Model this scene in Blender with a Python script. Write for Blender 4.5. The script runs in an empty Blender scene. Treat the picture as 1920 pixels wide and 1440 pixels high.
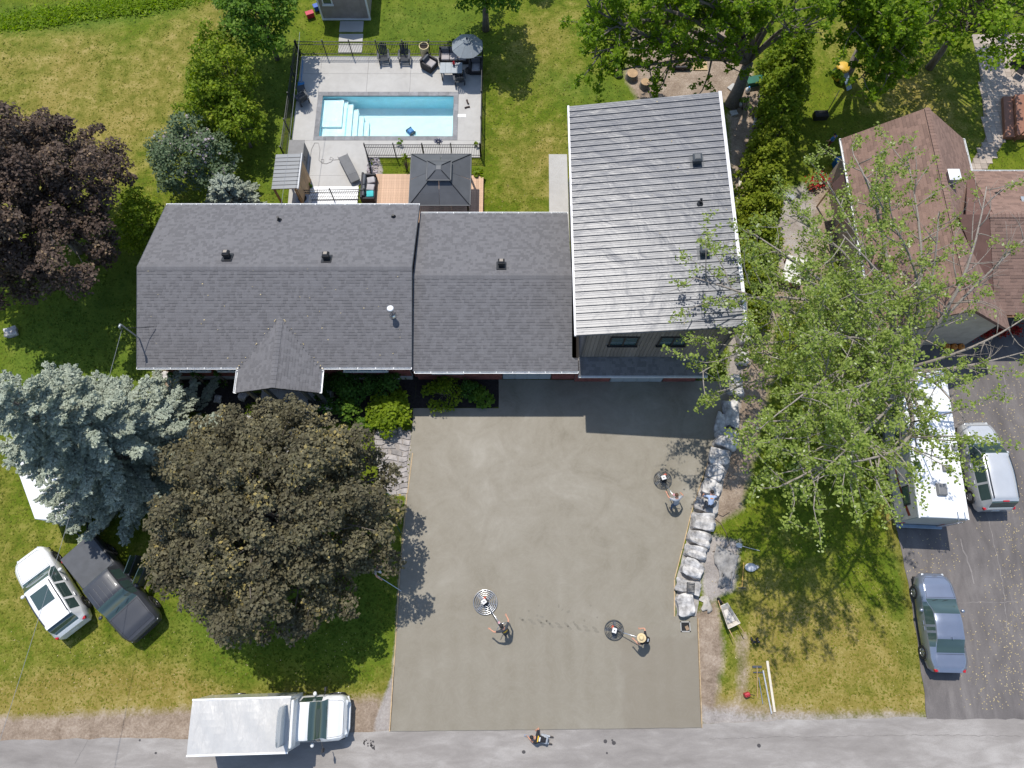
import bpy, bmesh, math, random
import numpy as np
from mathutils import Vector, Matrix

random.seed(7)
RNG = np.random.default_rng(11)
R = math.radians
SC = bpy.context.scene
COL = SC.collection

# ------------------------------------------------------------------ camera
FPX, TILT, CAMH = 1300.0, R(18.4), 36.0
cam_d = bpy.data.cameras.new('camera')
cam = bpy.data.objects.new('camera', cam_d)
COL.objects.link(cam)
cam.location = (0, 0, CAMH)
cam.rotation_euler = (TILT, 0, 0)
cam_d.sensor_width = 36
cam_d.lens = FPX / 1920 * 36
cam_d.clip_end = 2000
SC.camera = cam

# ------------------------------------------------------------------ sky, sun, exposure
SHX, SHY = 0.17, -0.45                     # ground shadow per metre of height
world = bpy.data.worlds.new('World')
SC.world = world
world.use_nodes = True
wn = world.node_tree.nodes
sky = wn.new('ShaderNodeTexSky')
sky.sky_type = 'NISHITA'
sky.sun_disc = False
sky.sun_elevation = math.atan2(1, math.hypot(SHX, SHY))
sky.sun_rotation = math.atan2(-SHX, -SHY)
sky.air_density = 1.0
sky.dust_density = 0.6
bg = wn['Background']
bg.inputs['Strength'].default_value = 0.15
world.node_tree.links.new(sky.outputs[0], bg.inputs['Color'])
sun_d = bpy.data.lights.new('sun', 'SUN')
sun_d.energy = 3.65
sun_d.angle = R(0.53)
sun_d.color = (1.0, 0.955, 0.88)
sun = bpy.data.objects.new('sun', sun_d)
COL.objects.link(sun)
sun.rotation_euler = Vector((SHX, SHY, -1)).to_track_quat('-Z', 'Y').to_euler()
sun.location = (-20, 40, 80)
SC.view_settings.view_transform = 'Standard'
SC.view_settings.look = 'None'
SC.view_settings.exposure = 0.38
SC.view_settings.gamma = 1.0
SC.view_settings.use_curve_mapping = False
SC.render.engine = 'CYCLES'
SC.cycles.max_bounces = 6
SC.cycles.transparent_max_bounces = 12
SC.cycles.sample_clamp_indirect = 4.0

# ------------------------------------------------------------------ camera back-projection: image pixels (1920 x 1440) to metres
CT, ST = math.cos(TILT), math.sin(TILT)
def G(px, py, z=0.0):
    a = (px - 960) / FPX
    b = (py - 720) / FPX
    dx, dy, dz = a, ST - b * CT, -CT - b * ST
    k = (z - CAMH) / dz
    return Vector((dx * k, dy * k, z))
def G2(px, py, z=0.0):
    p = G(px, py, z)
    return (p.x, p.y)
def heading(dpx, dpy, px=None, py=None):
    if px is None:
        return math.atan2(-dpy, dpx)
    a, b = G(px - dpx / 2, py - dpy / 2), G(px + dpx / 2, py + dpy / 2)
    return math.atan2(b.y - a.y, b.x - a.x)

# ------------------------------------------------------------------ materials
def hexc(r, g, b):
    f = lambda c: ((c / 255 + 0.055) / 1.055) ** 2.4 if c > 10 else c / 255 / 12.92
    return (f(r), f(g), f(b))
MATS = {}
def mat(name, col, rough=0.75, metal=0.0, var=0.14, scale=2.5, bump=0.0, bscale=40.0, col2=None,
        objvar=0.0, spec=0.4, coat=0.0, stretch=None, world_co=False, rndattr=0.0, bdist=0.02, detail=6):
    if name in MATS:
        return MATS[name]
    m = bpy.data.materials.new(name)
    m.use_nodes = True
    nt = m.node_tree
    N, L = nt.nodes, nt.links
    b = N['Principled BSDF']
    b.inputs['Roughness'].default_value = rough
    b.inputs['Metallic'].default_value = metal
    b.inputs['Specular IOR Level'].default_value = spec
    b.inputs['Coat Weight'].default_value = coat
    b.inputs['Coat Roughness'].default_value = 0.05
    if world_co:
        tc = N.new('ShaderNodeNewGeometry').outputs['Position']
    else:
        tc = N.new('ShaderNodeTexCoord').outputs['Object']
    if stretch:
        mp = N.new('ShaderNodeMapping')
        mp.inputs['Scale'].default_value = stretch
        L.new(tc, mp.inputs['Vector'])
        tc = mp.outputs['Vector']
    n1 = N.new('ShaderNodeTexNoise')
    n1.inputs['Scale'].default_value = scale
    n1.inputs['Detail'].default_value = detail
    n1.inputs['Roughness'].default_value = 0.62
    L.new(tc, n1.inputs['Vector'])
    rp = N.new('ShaderNodeValToRGB')
    c1 = tuple(max(0, c * (1 - var)) for c in col)
    c2 = tuple(min(1, c * (1 + var)) for c in (col2 or col))
    rp.color_ramp.elements[0].position = 0.32
    rp.color_ramp.elements[1].position = 0.68
    rp.color_ramp.elements[0].color = (*c1, 1)
    rp.color_ramp.elements[1].color = (*c2, 1)
    L.new(n1.outputs['Fac'], rp.inputs['Fac'])
    out = rp.outputs['Color']
    def modulate(out, src, amt):
        mr = N.new('ShaderNodeMapRange')
        mr.inputs['To Min'].default_value = 1 - amt
        mr.inputs['To Max'].default_value = 1 + amt
        L.new(src, mr.inputs['Value'])
        hs = N.new('ShaderNodeHueSaturation')
        L.new(mr.outputs[0], hs.inputs['Value'])
        L.new(out, hs.inputs['Color'])
        return hs.outputs['Color']
    if objvar:
        oi = N.new('ShaderNodeObjectInfo')
        out = modulate(out, oi.outputs['Random'], objvar)
    if rndattr:
        at = N.new('ShaderNodeAttribute')
        at.attribute_name = 'rnd'
        out = modulate(out, at.outputs['Fac'], rndattr)
    L.new(out, b.inputs['Base Color'])
    if bump:
        n2 = N.new('ShaderNodeTexNoise')
        n2.inputs['Scale'].default_value = bscale
        n2.inputs['Detail'].default_value = 4
        L.new(tc, n2.inputs['Vector'])
        bp = N.new('ShaderNodeBump')
        bp.inputs['Strength'].default_value = bump
        bp.inputs['Distance'].default_value = bdist
        L.new(n2.outputs['Fac'], bp.inputs['Height'])
        L.new(bp.outputs[0], b.inputs['Normal'])
    MATS[name] = m
    return m

def leafmat(name, ca, cb, cc=None, trans=0.35, rough=0.55, spec=0.14):
    """leaf colours picked by the per-leaf 'rnd' value"""
    if name in MATS:
        return MATS[name]
    m = bpy.data.materials.new(name)
    m.use_nodes = True
    nt = m.node_tree
    N, L = nt.nodes, nt.links
    b = N['Principled BSDF']
    b.inputs['Roughness'].default_value = rough
    b.inputs['Specular IOR Level'].default_value = spec
    at = N.new('ShaderNodeAttribute')
    at.attribute_name = 'rnd'
    rp = N.new('ShaderNodeValToRGB')
    e = rp.color_ramp.elements
    e[0].color = (*ca, 1)
    e[1].color = (*cb, 1)
    if cc:
        e[1].position = 0.9
        x = e.new(1.0)
        x.color = (*cc, 1)
    L.new(at.outputs['Fac'], rp.inputs['Fac'])
    L.new(rp.outputs['Color'], b.inputs['Base Color'])
    tr = N.new('ShaderNodeBsdfTranslucent')
    hs = N.new('ShaderNodeHueSaturation')
    hs.inputs['Saturation'].default_value = 1.15
    hs.inputs['Value'].default_value = 1.3
    L.new(rp.outputs['Color'], hs.inputs['Color'])
    L.new(hs.outputs['Color'], tr.inputs['Color'])
    mx = N.new('ShaderNodeMixShader')
    mx.inputs['Fac'].default_value = trans
    L.new(b.outputs[0], mx.inputs[1])
    L.new(tr.outputs[0], mx.inputs[2])
    L.new(mx.outputs[0], N['Material Output'].inputs['Surface'])
    MATS[name] = m
    return m

def glassmat(name, col, rough=0.04):
    if name in MATS:
        return MATS[name]
    m = bpy.data.materials.new(name)
    m.use_nodes = True
    b = m.node_tree.nodes['Principled BSDF']
    b.inputs['Base Color'].default_value = (*col, 1)
    b.inputs['Roughness'].default_value = rough
    b.inputs['Specular IOR Level'].default_value = 0.8
    b.inputs['Coat Weight'].default_value = 0.5
    MATS[name] = m
    return m

# ------------------------------------------------------------------ mesh building
class MB:
    def __init__(s):
        s.v, s.f, s.m, s.r = [], [], [], []
        s.mi = 0
    def add(s, vs, fs, rnd=None):
        o = len(s.v)
        s.v.extend([tuple(p) for p in vs])
        for f in fs:
            s.f.append(tuple(i + o for i in f))
            s.m.append(s.mi)
            s.r.append(random.random() if rnd is None else rnd)
        return s
    def box(s, c, d, rz=0.0, rx=0.0, ry=0.0, taper=1.0):
        x, y, z = d[0] / 2, d[1] / 2, d[2] / 2
        M = Matrix.Rotation(rz, 3, 'Z') @ Matrix.Rotation(ry, 3, 'Y') @ Matrix.Rotation(rx, 3, 'X')
        vs = []
        for k in (-1, 1):
            t = taper if k > 0 else 1.0
            for i, j in ((-1, -1), (1, -1), (1, 1), (-1, 1)):
                vs.append(M @ Vector((i * x * t, j * y * t, k * z)) + Vector(c))
        return s.add(vs, [(3, 2, 1, 0), (4, 5, 6, 7), (0, 1, 5, 4), (1, 2, 6, 5), (2, 3, 7, 6), (3, 0, 4, 7)])
    def bx(s, x0, x1, y0, y1, z0, z1):
        return s.box(((x0 + x1) / 2, (y0 + y1) / 2, (z0 + z1) / 2), (x1 - x0, y1 - y0, z1 - z0))
    def tube(s, pts, rads, n=8, caps=True):
        pts = [Vector(p) for p in pts]
        if not hasattr(rads, '__len__'):
            rads = [rads] * len(pts)
        o = []
        up = Vector((0, 0, 1))
        d0 = (pts[1] - pts[0]).normalized()
        if abs(d0.z) > 0.95:
            up = Vector((1, 0, 0))
        for i, p in enumerate(pts):
            d = (pts[min(i + 1, len(pts) - 1)] - pts[max(i - 1, 0)])
            if d.length < 1e-9:
                d = d0
            d.normalize()
            a = d.cross(up)
            if a.length < 1e-4:
                a = d.orthogonal()
            a.normalize()
            b = d.cross(a).normalized()
            up = -b if (-b).dot(up) > 0 else b
            for k in range(n):
                t = 2 * math.pi * k / n
                o.append(p + (a * math.cos(t) + b * math.sin(t)) * rads[i])
        fs = []
        for i in range(len(pts) - 1):
            for k in range(n):
                k2 = (k + 1) % n
                fs.append((i * n + k, i * n + k2, (i + 1) * n + k2, (i + 1) * n + k))
        if caps:
            fs.append(tuple(range(n - 1, -1, -1)))
            fs.append(tuple((len(pts) - 1) * n + k for k in range(n)))
        return s.add(o, fs)
    def cyl(s, p0, p1, r0, r1=None, n=12):
        return s.tube([p0, p1], [r0, r0 if r1 is None else r1], n)
    def lathe(s, prof, n=20, c=(0, 0, 0)):
        vs, fs = [], []
        for (r, z) in prof:
            for k in range(n):
                t = 2 * math.pi * k / n
                vs.append((c[0] + r * math.cos(t), c[1] + r * math.sin(t), c[2] + z))
        for i in range(len(prof) - 1):
            for k in range(n):
                k2 = (k + 1) % n
                fs.append((i * n + k, i * n + k2, (i + 1) * n + k2, (i + 1) * n + k))
        return s.add(vs, fs)
    def ell(s, c, r, n=12, m=8):
        prof = []
        vs, fs = [], []
        for i in range(m + 1):
            ph = -math.pi / 2 + math.pi * i / m
            for k in range(n):
                t = 2 * math.pi * k / n
                vs.append((c[0] + r[0] * math.cos(ph) * math.cos(t), c[1] + r[1] * math.cos(ph) * math.sin(t), c[2] + r[2] * math.sin(ph)))
        for i in range(m):
            for k in range(n):
                k2 = (k + 1) % n
                fs.append((i * n + k, i * n + k2, (i + 1) * n + k2, (i + 1) * n + k))
        return s.add(vs, fs)
    def prism(s, poly, z0, z1):
        n = len(poly)
        ar = sum(poly[i][0] * poly[(i + 1) % n][1] - poly[(i + 1) % n][0] * poly[i][1] for i in range(n))
        if ar < 0:
            poly = poly[::-1]
        vs = [(p[0], p[1], z0) for p in poly] + [(p[0], p[1], z1) for p in poly]
        fs = [tuple(range(n - 1, -1, -1)), tuple(range(n, 2 * n))]
        for i in range(n):
            j = (i + 1) % n
            fs.append((i, j, n + j, n + i))
        return s.add(vs, fs)
    def quad(s, a, b, c, d, rnd=None):
        return s.add([a, b, c, d], [(0, 1, 2, 3)], rnd)
    def slab(s, a, b, c, d, t):
        """a sloping slab: four top corners and a thickness"""
        q = [Vector(x) for x in (a, b, c, d)]
        n = (q[1] - q[0]).cross(q[3] - q[0]).normalized()
        if n.z < 0:
            q = q[::-1]
            n = -n
        w = [p - n * t for p in q]
        return s.add(q + w, [(0, 1, 2, 3), (7, 6, 5, 4), (0, 4, 5, 1), (1, 5, 6, 2), (2, 6, 7, 3), (3, 7, 4, 0)])
    def mesh(s, name, mats, smooth=False, rnd=False):
        me = bpy.data.meshes.new(name)
        me.from_pydata(s.v, [], s.f)
        for m in (mats if isinstance(mats, (list, tuple)) else [mats]):
            me.materials.append(m)
        if any(s.m):
            me.polygons.foreach_set('material_index', s.m)
        if smooth:
            me.polygons.foreach_set('use_smooth', [True] * len(s.f))
        if rnd:
            a = me.attributes.new('rnd', 'FLOAT', 'FACE')
            a.data.foreach_set('value', s.r)
        me.update()
        return me
    def build(s, name, mats, parent=None, smooth=False, bevel=0.0, rnd=False, auto=None):
        o = bpy.data.objects.new(name, s.mesh(name, mats, smooth, rnd))
        COL.objects.link(o)
        if parent:
            o.parent = parent
        if bevel:
            bv = o.modifiers.new('bevel', 'BEVEL')
            bv.width = bevel
            bv.segments = 2
            bv.limit_method = 'ANGLE'
        if auto:
            o.data.set_sharp_from_angle(angle=R(auto))
        return o

def tag(o, label=None, cat=None, group=None, kind=None):
    if label: o['label'] = label
    if cat: o['category'] = cat
    if group: o['group'] = group
    if kind: o['kind'] = kind
    return o
def thing(name, label, cat, loc=(0, 0, 0), rz=0.0, group=None):
    o = bpy.data.objects.new(name, None)
    COL.objects.link(o)
    o.empty_display_size = 0.2
    o.location = loc
    o.rotation_euler = (0, 0, rz)
    return tag(o, label, cat, group)
def inst(o, parent=None, loc=None, rz=None, scale=None):
    c = o.copy()
    COL.objects.link(c)
    if parent: c.parent = parent
    if loc is not None: c.location = loc
    if rz is not None: c.rotation_euler = (0, 0, rz)
    if scale is not None: c.scale = scale
    return c
def copy_tree(o, parent=None):
    c = o.copy()
    COL.objects.link(c)
    if parent: c.parent = parent
    for ch in list(o.children):
        copy_tree(ch, c)
    return c
def piece(name, me, parent, loc=(0, 0, 0), rot=(0, 0, 0), scale=None):
    o = bpy.data.objects.new(name, me)
    COL.objects.link(o)
    o.parent = parent
    o.location = loc
    o.rotation_euler = rot
    if scale: o.scale = scale
    return o
# ================================================================== GROUND
def ramp(N, stops, interp='LINEAR'):
    rp = N.new('ShaderNodeValToRGB')
    e = rp.color_ramp.elements
    rp.color_ramp.interpolation = interp
    while len(e) < len(stops):
        e.new(0.5)
    for el, (p, c) in zip(e, stops):
        el.position = p
        el.color = (*c, 1) if len(c) == 3 else c
    return rp
def noise(N, L, vec, scale, detail=5, rough=0.6, dist=0.0):
    n = N.new('ShaderNodeTexNoise')
    n.inputs['Scale'].default_value = scale
    n.inputs['Detail'].default_value = detail
    n.inputs['Roughness'].default_value = rough
    n.inputs['Distortion'].default_value = dist
    L.new(vec, n.inputs['Vector'])
    return n.outputs['Fac']
def math_n(N, L, op, a, b=None, clamp=False):
    m = N.new('ShaderNodeMath')
    m.operation = op
    m.use_clamp = clamp
    for i, x in enumerate((a, b)):
        if x is None: continue
        if isinstance(x, (int, float)):
            m.inputs[i].default_value = x
        else:
            L.new(x, m.inputs[i])
    return m.outputs[0]
def mixc(N, L, fac, a, b, mode='MIX'):
    m = N.new('ShaderNodeMix')
    m.data_type = 'RGBA'
    m.blend_type = mode
    if isinstance(fac, (int, float)):
        m.inputs[0].default_value = fac
    else:
        L.new(fac, m.inputs[0])
    for i, x in ((6, a), (7, b)):
        if isinstance(x, tuple):
            m.inputs[i].default_value = (*x, 1)
        else:
            L.new(x, m.inputs[i])
    return m.outputs[2]

def ground_material():
    m = bpy.data.materials.new('lawn_soil')
    m.use_nodes = True
    N, L = m.node_tree.nodes, m.node_tree.links
    b = N['Principled BSDF']
    b.inputs['Roughness'].default_value = 0.9
    b.inputs['Specular IOR Level'].default_value = 0.15
    pos = N.new('ShaderNodeNewGeometry').outputs['Position']
    def attr(nm):
        a = N.new('ShaderNodeAttribute')
        a.attribute_name = nm
        return a.outputs['Fac']
    big = noise(N, L, pos, 0.22, 4, 0.55, 0.4)
    mid = noise(N, L, pos, 1.1, 6, 0.65, 0.3)
    fine = noise(N, L, pos, 9.0, 5, 0.75)
    vfine = noise(N, L, pos, 34.0, 3, 0.8)
    # green of the grass
    g = ramp(N, [(0.36, (0.048, 0.082, 0.004)), (0.5, (0.108, 0.146, 0.008)), (0.64, (0.190, 0.205, 0.022))])
    f = math_n(N, L, 'ADD', math_n(N, L, 'MULTIPLY', mid, 0.45), math_n(N, L, 'ADD', math_n(N, L, 'MULTIPLY', fine, 0.35), math_n(N, L, 'MULTIPLY', vfine, 0.2)))
    L.new(f, g.inputs['Fac'])
    # dry straw grass
    d = ramp(N, [(0.36, (0.140, 0.118, 0.016)), (0.5, (0.240, 0.192, 0.046)), (0.64, (0.37, 0.295, 0.11))])
    L.new(f, d.inputs['Fac'])
    dsum = math_n(N, L, 'ADD', math_n(N, L, 'MULTIPLY', big, 0.75), math_n(N, L, 'ADD', math_n(N, L, 'MULTIPLY', mid, 0.75), math_n(N, L, 'MULTIPLY', fine, 0.35)))
    dmask = math_n(N, L, 'ADD', dsum, math_n(N, L, 'MULTIPLY', attr('dry'), 0.75))
    dm = ramp(N, [(0.0, (0, 0, 0)), (1.0, (1, 1, 1))])
    mr = N.new('ShaderNodeMapRange')
    mr.inputs['From Min'].default_value = 0.98
    mr.inputs['From Max'].default_value = 1.42
    L.new(dmask, mr.inputs['Value'])
    c = mixc(N, L, mr.outputs[0], g.outputs['Color'], d.outputs['Color'])
    # lush dark strip
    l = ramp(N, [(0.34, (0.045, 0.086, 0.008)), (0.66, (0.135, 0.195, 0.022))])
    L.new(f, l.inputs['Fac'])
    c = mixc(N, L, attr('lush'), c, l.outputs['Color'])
    def layer(c, name, stops, lo, hi, fac=f, edge=0.9):
        r = ramp(N, stops)
        L.new(fac, r.inputs['Fac'])
        k = math_n(N, L, 'ADD', attr(name), math_n(N, L, 'MULTIPLY', math_n(N, L, 'SUBTRACT', math_n(N, L, 'ADD', math_n(N, L, 'MULTIPLY', mid, 0.6), math_n(N, L, 'MULTIPLY', fine, 0.4)), 0.5), edge))
        q = N.new('ShaderNodeMapRange')
        q.inputs['From Min'].default_value = lo
        q.inputs['From Max'].default_value = hi
        L.new(k, q.inputs['Value'])
        return mixc(N, L, q.outputs[0], c, r.outputs['Color'])
    c = layer(c, 'dirt', [(0.36, (0.15, 0.108, 0.076)), (0.5, (0.28, 0.215, 0.160)), (0.64, (0.44, 0.36, 0.285))], 0.35, 0.65)
    c = layer(c, 'grit', [(0.3, (0.17, 0.15, 0.135)), (0.5, (0.33, 0.295, 0.27)), (0.7, (0.50, 0.46, 0.42))], 0.35, 0.65)
    c = layer(c, 'mulch', [(0.3, (0.012, 0.010, 0.010)), (0.55, (0.040, 0.034, 0.032)), (0.75, (0.12, 0.095, 0.080))], 0.4, 0.6, fac=math_n(N, L, 'ADD', math_n(N, L, 'MULTIPLY', fine, 0.5), math_n(N, L, 'MULTIPLY', vfine, 0.5)), edge=0.4)
    L.new(c, b.inputs['Base Color'])
    bp = N.new('ShaderNodeBump')
    bp.inputs['Strength'].default_value = 0.6
    bp.inputs['Distance'].default_value = 0.06
    L.new(math_n(N, L, 'ADD', fine, vfine), bp.inputs['Height'])
    L.new(bp.outputs[0], b.inputs['Normal'])
    return m

def axis(lo, hi, step, far):
    core = list(np.arange(lo, hi + 1e-6, step))
    out = []
    x, s = hi, step
    while x < far:
        s *= 1.5
        x += s
        out.append(x)
    pre = []
    x, s = lo, step
    while x > -far:
        s *= 1.5
        x -= s
        pre.append(x)
    return np.array(pre[::-1] + core + out)
gx = axis(-42, 42, 0.25, 1200)
gy = axis(-10, 46, 0.25, 1200)
GX, GY = np.meshgrid(gx, gy)
def sdist(poly):
    """signed distance (inside positive) to a polygon for every ground vertex"""
    pts = np.array(poly)
    n = len(pts)
    d = np.full(GX.shape, 1e9)
    ins = np.zeros(GX.shape, bool)
    for i in range(n):
        x0, y0 = pts[i]
        x1, y1 = pts[(i + 1) % n]
        ex, ey = x1 - x0, y1 - y0
        t = np.clip(((GX - x0) * ex + (GY - y0) * ey) / (ex * ex + ey * ey + 1e-12), 0, 1)
        d = np.minimum(d, np.hypot(GX - x0 - t * ex, GY - y0 - t * ey))
        if y0 != y1:
            c = ((y0 > GY) != (y1 > GY)) & (GX < (x1 - x0) * (GY - y0) / (y1 - y0) + x0)
            ins ^= c
    return np.where(ins, d, -d)
def soft(pxpoly, w):
    s = sdist([G2(*p) for p in pxpoly])
    return np.clip(0.5 + s / (2 * w), 0, 1)
A = {k: np.zeros(GX.shape) for k in ('dry', 'lush', 'dirt', 'grit', 'mulch')}
def paint(name, pxpoly, w, v=1.0):
    A[name] = np.maximum(A[name], soft(pxpoly, w) * v)
# dry field top left, road verge, right-hand lawn
paint('dry', [(-150, 60), (230, 60), (480, -10), (430, 120), (330, 230), (250, 370), (-100, 430)], 3.0, 0.50)
paint('dry', [(-60, 1270), (300, 1240), (420, 1290), (700, 1290), (735, 1250), (735, 1360), (-60, 1385)], 0.8, 0.85)
paint('dry', [(20, 900), (180, 1180), (420, 1220), (400, 1310), (-60, 1330), (-60, 900)], 2.5, 0.38)
paint('dry', [(1400, 1080), (1560, 1130), (1700, 1200), (1735, 1330), (1400, 1330)], 2.2, 0.85)
paint('dry', [(1300, 1290), (1735, 1290), (1735, 1345), (1300, 1345)], 0.5, 0.85)
paint('dry', [(1660, 900), (1700, 1010), (1735, 1290), (1715, 1290), (1690, 1080), (1650, 930)], 0.25, 0.9)
paint('dry', [(915, 260), (1060, 230), (1060, 380), (915, 390)], 1.2, 0.45)
paint('dry', [(950, 40), (1090, 10), (1130, 140), (960, 200)], 2.0, 0.30)
paint('dry', [(1540, 40), (1640, 20), (1800, 170), (1850, 260), (1700, 280), (1560, 120)], 2.0, 0.5)
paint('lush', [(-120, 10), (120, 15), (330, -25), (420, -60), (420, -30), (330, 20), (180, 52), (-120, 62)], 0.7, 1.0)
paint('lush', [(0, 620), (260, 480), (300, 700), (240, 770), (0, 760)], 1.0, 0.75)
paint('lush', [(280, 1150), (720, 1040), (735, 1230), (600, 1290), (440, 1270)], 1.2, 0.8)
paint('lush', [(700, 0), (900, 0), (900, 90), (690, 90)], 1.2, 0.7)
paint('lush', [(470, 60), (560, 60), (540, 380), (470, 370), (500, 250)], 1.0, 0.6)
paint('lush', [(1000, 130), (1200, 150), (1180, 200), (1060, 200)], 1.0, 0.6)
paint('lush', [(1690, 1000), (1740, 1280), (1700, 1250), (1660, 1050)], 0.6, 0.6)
# bare soil beside the boulders and under the trees
paint('dirt', [(1375, 600), (1450, 590), (1450, 700), (1420, 840), (1390, 960), (1330, 990), (1330, 900), (1380, 760)], 0.55, 0.95)
paint('dirt', [(1290, 1150), (1345, 1120), (1360, 1210), (1345, 1345), (1310, 1345)], 0.5, 0.9)
paint('dirt', [(1375, 1180), (1410, 1180), (1410, 1320), (1375, 1320)], 0.3, 0.55)
paint('dirt', [(1190, 60), (1390, 50), (1420, 180), (1370, 190), (1200, 200), (1170, 140)], 0.7, 0.95)
paint('dirt', [(1365, 150), (1450, 150), (1420, 330), (1385, 400), (1365, 300)], 0.5, 0.85)
paint('dirt', [(1440, 420), (1560, 330), (1600, 440), (1520, 560), (1440, 620)], 0.6, 0.8)
paint('dirt', [(420, 780), (470, 770), (520, 800), (420, 850), (380, 830)], 0.4, 0.85)
paint('dirt', [(290, 690), (330, 690), (320, 740), (280, 735)], 0.2, 0.9)
paint('dirt', [(1310, 1300), (1500, 1325), (1730, 1328), (1730, 1360), (1310, 1360)], 0.7, 0.7)
paint('dirt', [(-60, 1340), (230, 1330), (420, 1320), (720, 1300), (735, 1400), (-60, 1420)], 0.6, 0.8)
paint('grit', [(1370, 610), (1400, 610), (1390, 760), (1375, 820), (1355, 800)], 0.3, 0.9)
paint('grit', [(1440, 360), (1540, 320), (1540, 500), (1440, 560)], 0.6, 0.6)
paint('grit', [(1330, 1000), (1395, 1010), (1380, 1110), (1320, 1140), (1310, 1060)], 0.3, 0.75)
paint('grit', [(700, 1355), (735, 1260), (745, 1100), (760, 930), (775, 930), (735, 1390), (700, 1390)], 0.18, 0.85)
paint('grit', [(1310, 1322), (1420, 1338), (1600, 1342), (1740, 1340), (1740, 1360), (1310, 1370)], 0.55, 0.9)
paint('grit', [(900, 1366), (1340, 1358), (1340, 1380), (900, 1385)], 0.2, 0.8)
paint('grit', [(690, 320), (712, 290), (718, 330), (700, 385), (690, 385)], 0.1, 1.0)
paint('grit', [(700, 805), (772, 805), (764, 930), (728, 930), (705, 840)], 0.1, 1.0)
# planting beds
paint('mulch', [(322, 690), (450, 690), (480, 790), (420, 782), (350, 770)], 0.25)
paint('mulch', [(440, 735), (610, 740), (620, 800), (480, 800)], 0.2)
paint('mulch', [(600, 680), (780, 690), (780, 790), (700, 800), (610, 790)], 0.25)
paint('mulch', [(780, 690), (935, 690), (935, 764), (780, 764)], 0.05)
# rolling relief of the lawn, flat where things are built
H = (0.05 * np.sin(GX * 0.31 + 1.3) * np.cos(GY * 0.27) + 0.03 * np.sin(GX * 0.9 + GY * 0.7)) * np.clip((-GX - 22) / 6, 0, 1)
H = H - 0.15 * soft([(-150, 5), (330, -20), (330, 12), (180, 45), (-150, 55)], 1.2) * np.clip((-GX - 14) / 6, 0, 1)
H -= 0.02
_px0, _px1, _py0, _py1 = G(598, 262).x - 0.05, G(849, 262).x, G(720, 257).y, G(720, 180).y
H = np.where((GX > _px0 - 0.14) & (GX < _px1 + 0.14) & (GY > _py0 - 0.14) & (GY < _py1 + 0.14), -2.2, H)      # the pool is dug out
ny, nx = GX.shape
me = bpy.data.meshes.new('ground')
co = np.stack([GX, GY, H], -1).reshape(-1, 3)
idx = np.arange(nx * ny).reshape(ny, nx)
qf = np.stack([idx[:-1, :-1], idx[:-1, 1:], idx[1:, 1:], idx[1:, :-1]], -1).reshape(-1, 4)
me.vertices.add(len(co)); me.vertices.foreach_set('co', co.ravel())
me.loops.add(qf.size); me.loops.foreach_set('vertex_index', qf.ravel())
me.polygons.add(len(qf)); me.polygons.foreach_set('loop_start', np.arange(0, qf.size, 4)); me.polygons.foreach_set('loop_total', np.full(len(qf), 4))
me.polygons.foreach_set('use_smooth', np.ones(len(qf), bool))
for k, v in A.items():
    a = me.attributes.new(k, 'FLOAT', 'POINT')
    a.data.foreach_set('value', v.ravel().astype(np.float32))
me.update(); me.validate()
me.materials.append(ground_material())
ground = bpy.data.objects.new('ground', me)
COL.objects.link(ground)
tag(ground, kind='structure')

def sheet(name, poly, z, m, jitter=0.03, step=0.4, thick=0.06, parent=None, kind='structure'):
    """a flat sheet with slightly uneven edges"""
    out = []
    n = len(poly)
    for i in range(n):
        a, b = Vector(poly[i]), Vector(poly[(i + 1) % n])
        k = max(1, int((b - a).length / step))
        nrm = Vector((-(b - a).y, (b - a).x)).normalized()
        for j in range(k):
            p = a + (b - a) * j / k
            if j: p = p + nrm * random.uniform(-jitter, jitter)
            out.append((p.x, p.y))
    mb = MB()
    mb.prism(out, z - thick, z)
    o = mb.build(name, m, parent)
    if kind and not parent: tag(o, kind=kind)
    return o

def surface_mat(name, stops, sc=(0.25, 1.2, 14.0), wts=(0.45, 0.35, 0.2), rough=0.85, dist=0.6, bump=0.25, bdist=0.01, streak=None, spec=0.3):
    m = bpy.data.materials.new(name)
    m.use_nodes = True
    N, L = m.node_tree.nodes, m.node_tree.links
    b = N['Principled BSDF']
    b.inputs['Roughness'].default_value = rough
    b.inputs['Specular IOR Level'].default_value = spec
    pos = N.new('ShaderNodeNewGeometry').outputs['Position']
    v = pos
    if streak:
        mp = N.new('ShaderNodeMapping')
        mp.inputs['Scale'].default_value = streak
        L.new(pos, mp.inputs['Vector'])
        v = mp.outputs['Vector']
    a = noise(N, L, v, sc[0], 5, 0.6, dist)
    c = noise(N, L, v, sc[1], 6, 0.65, dist)
    e = noise(N, L, pos, sc[2], 5, 0.8)
    f = math_n(N, L, 'ADD', math_n(N, L, 'MULTIPLY', a, wts[0]), math_n(N, L, 'ADD', math_n(N, L, 'MULTIPLY', c, wts[1]), math_n(N, L, 'MULTIPLY', e, wts[2])))
    r = ramp(N, stops)
    L.new(f, r.inputs['Fac'])
    L.new(r.outputs['Color'], b.inputs['Base Color'])
    bp = N.new('ShaderNodeBump')
    bp.inputs['Strength'].default_value = bump
    bp.inputs['Distance'].default_value = bdist
    L.new(e, bp.inputs['Height'])
    L.new(bp.outputs[0], b.inputs['Normal'])
    MATS[name] = m
    return m, N, L, b, r, pos

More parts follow.
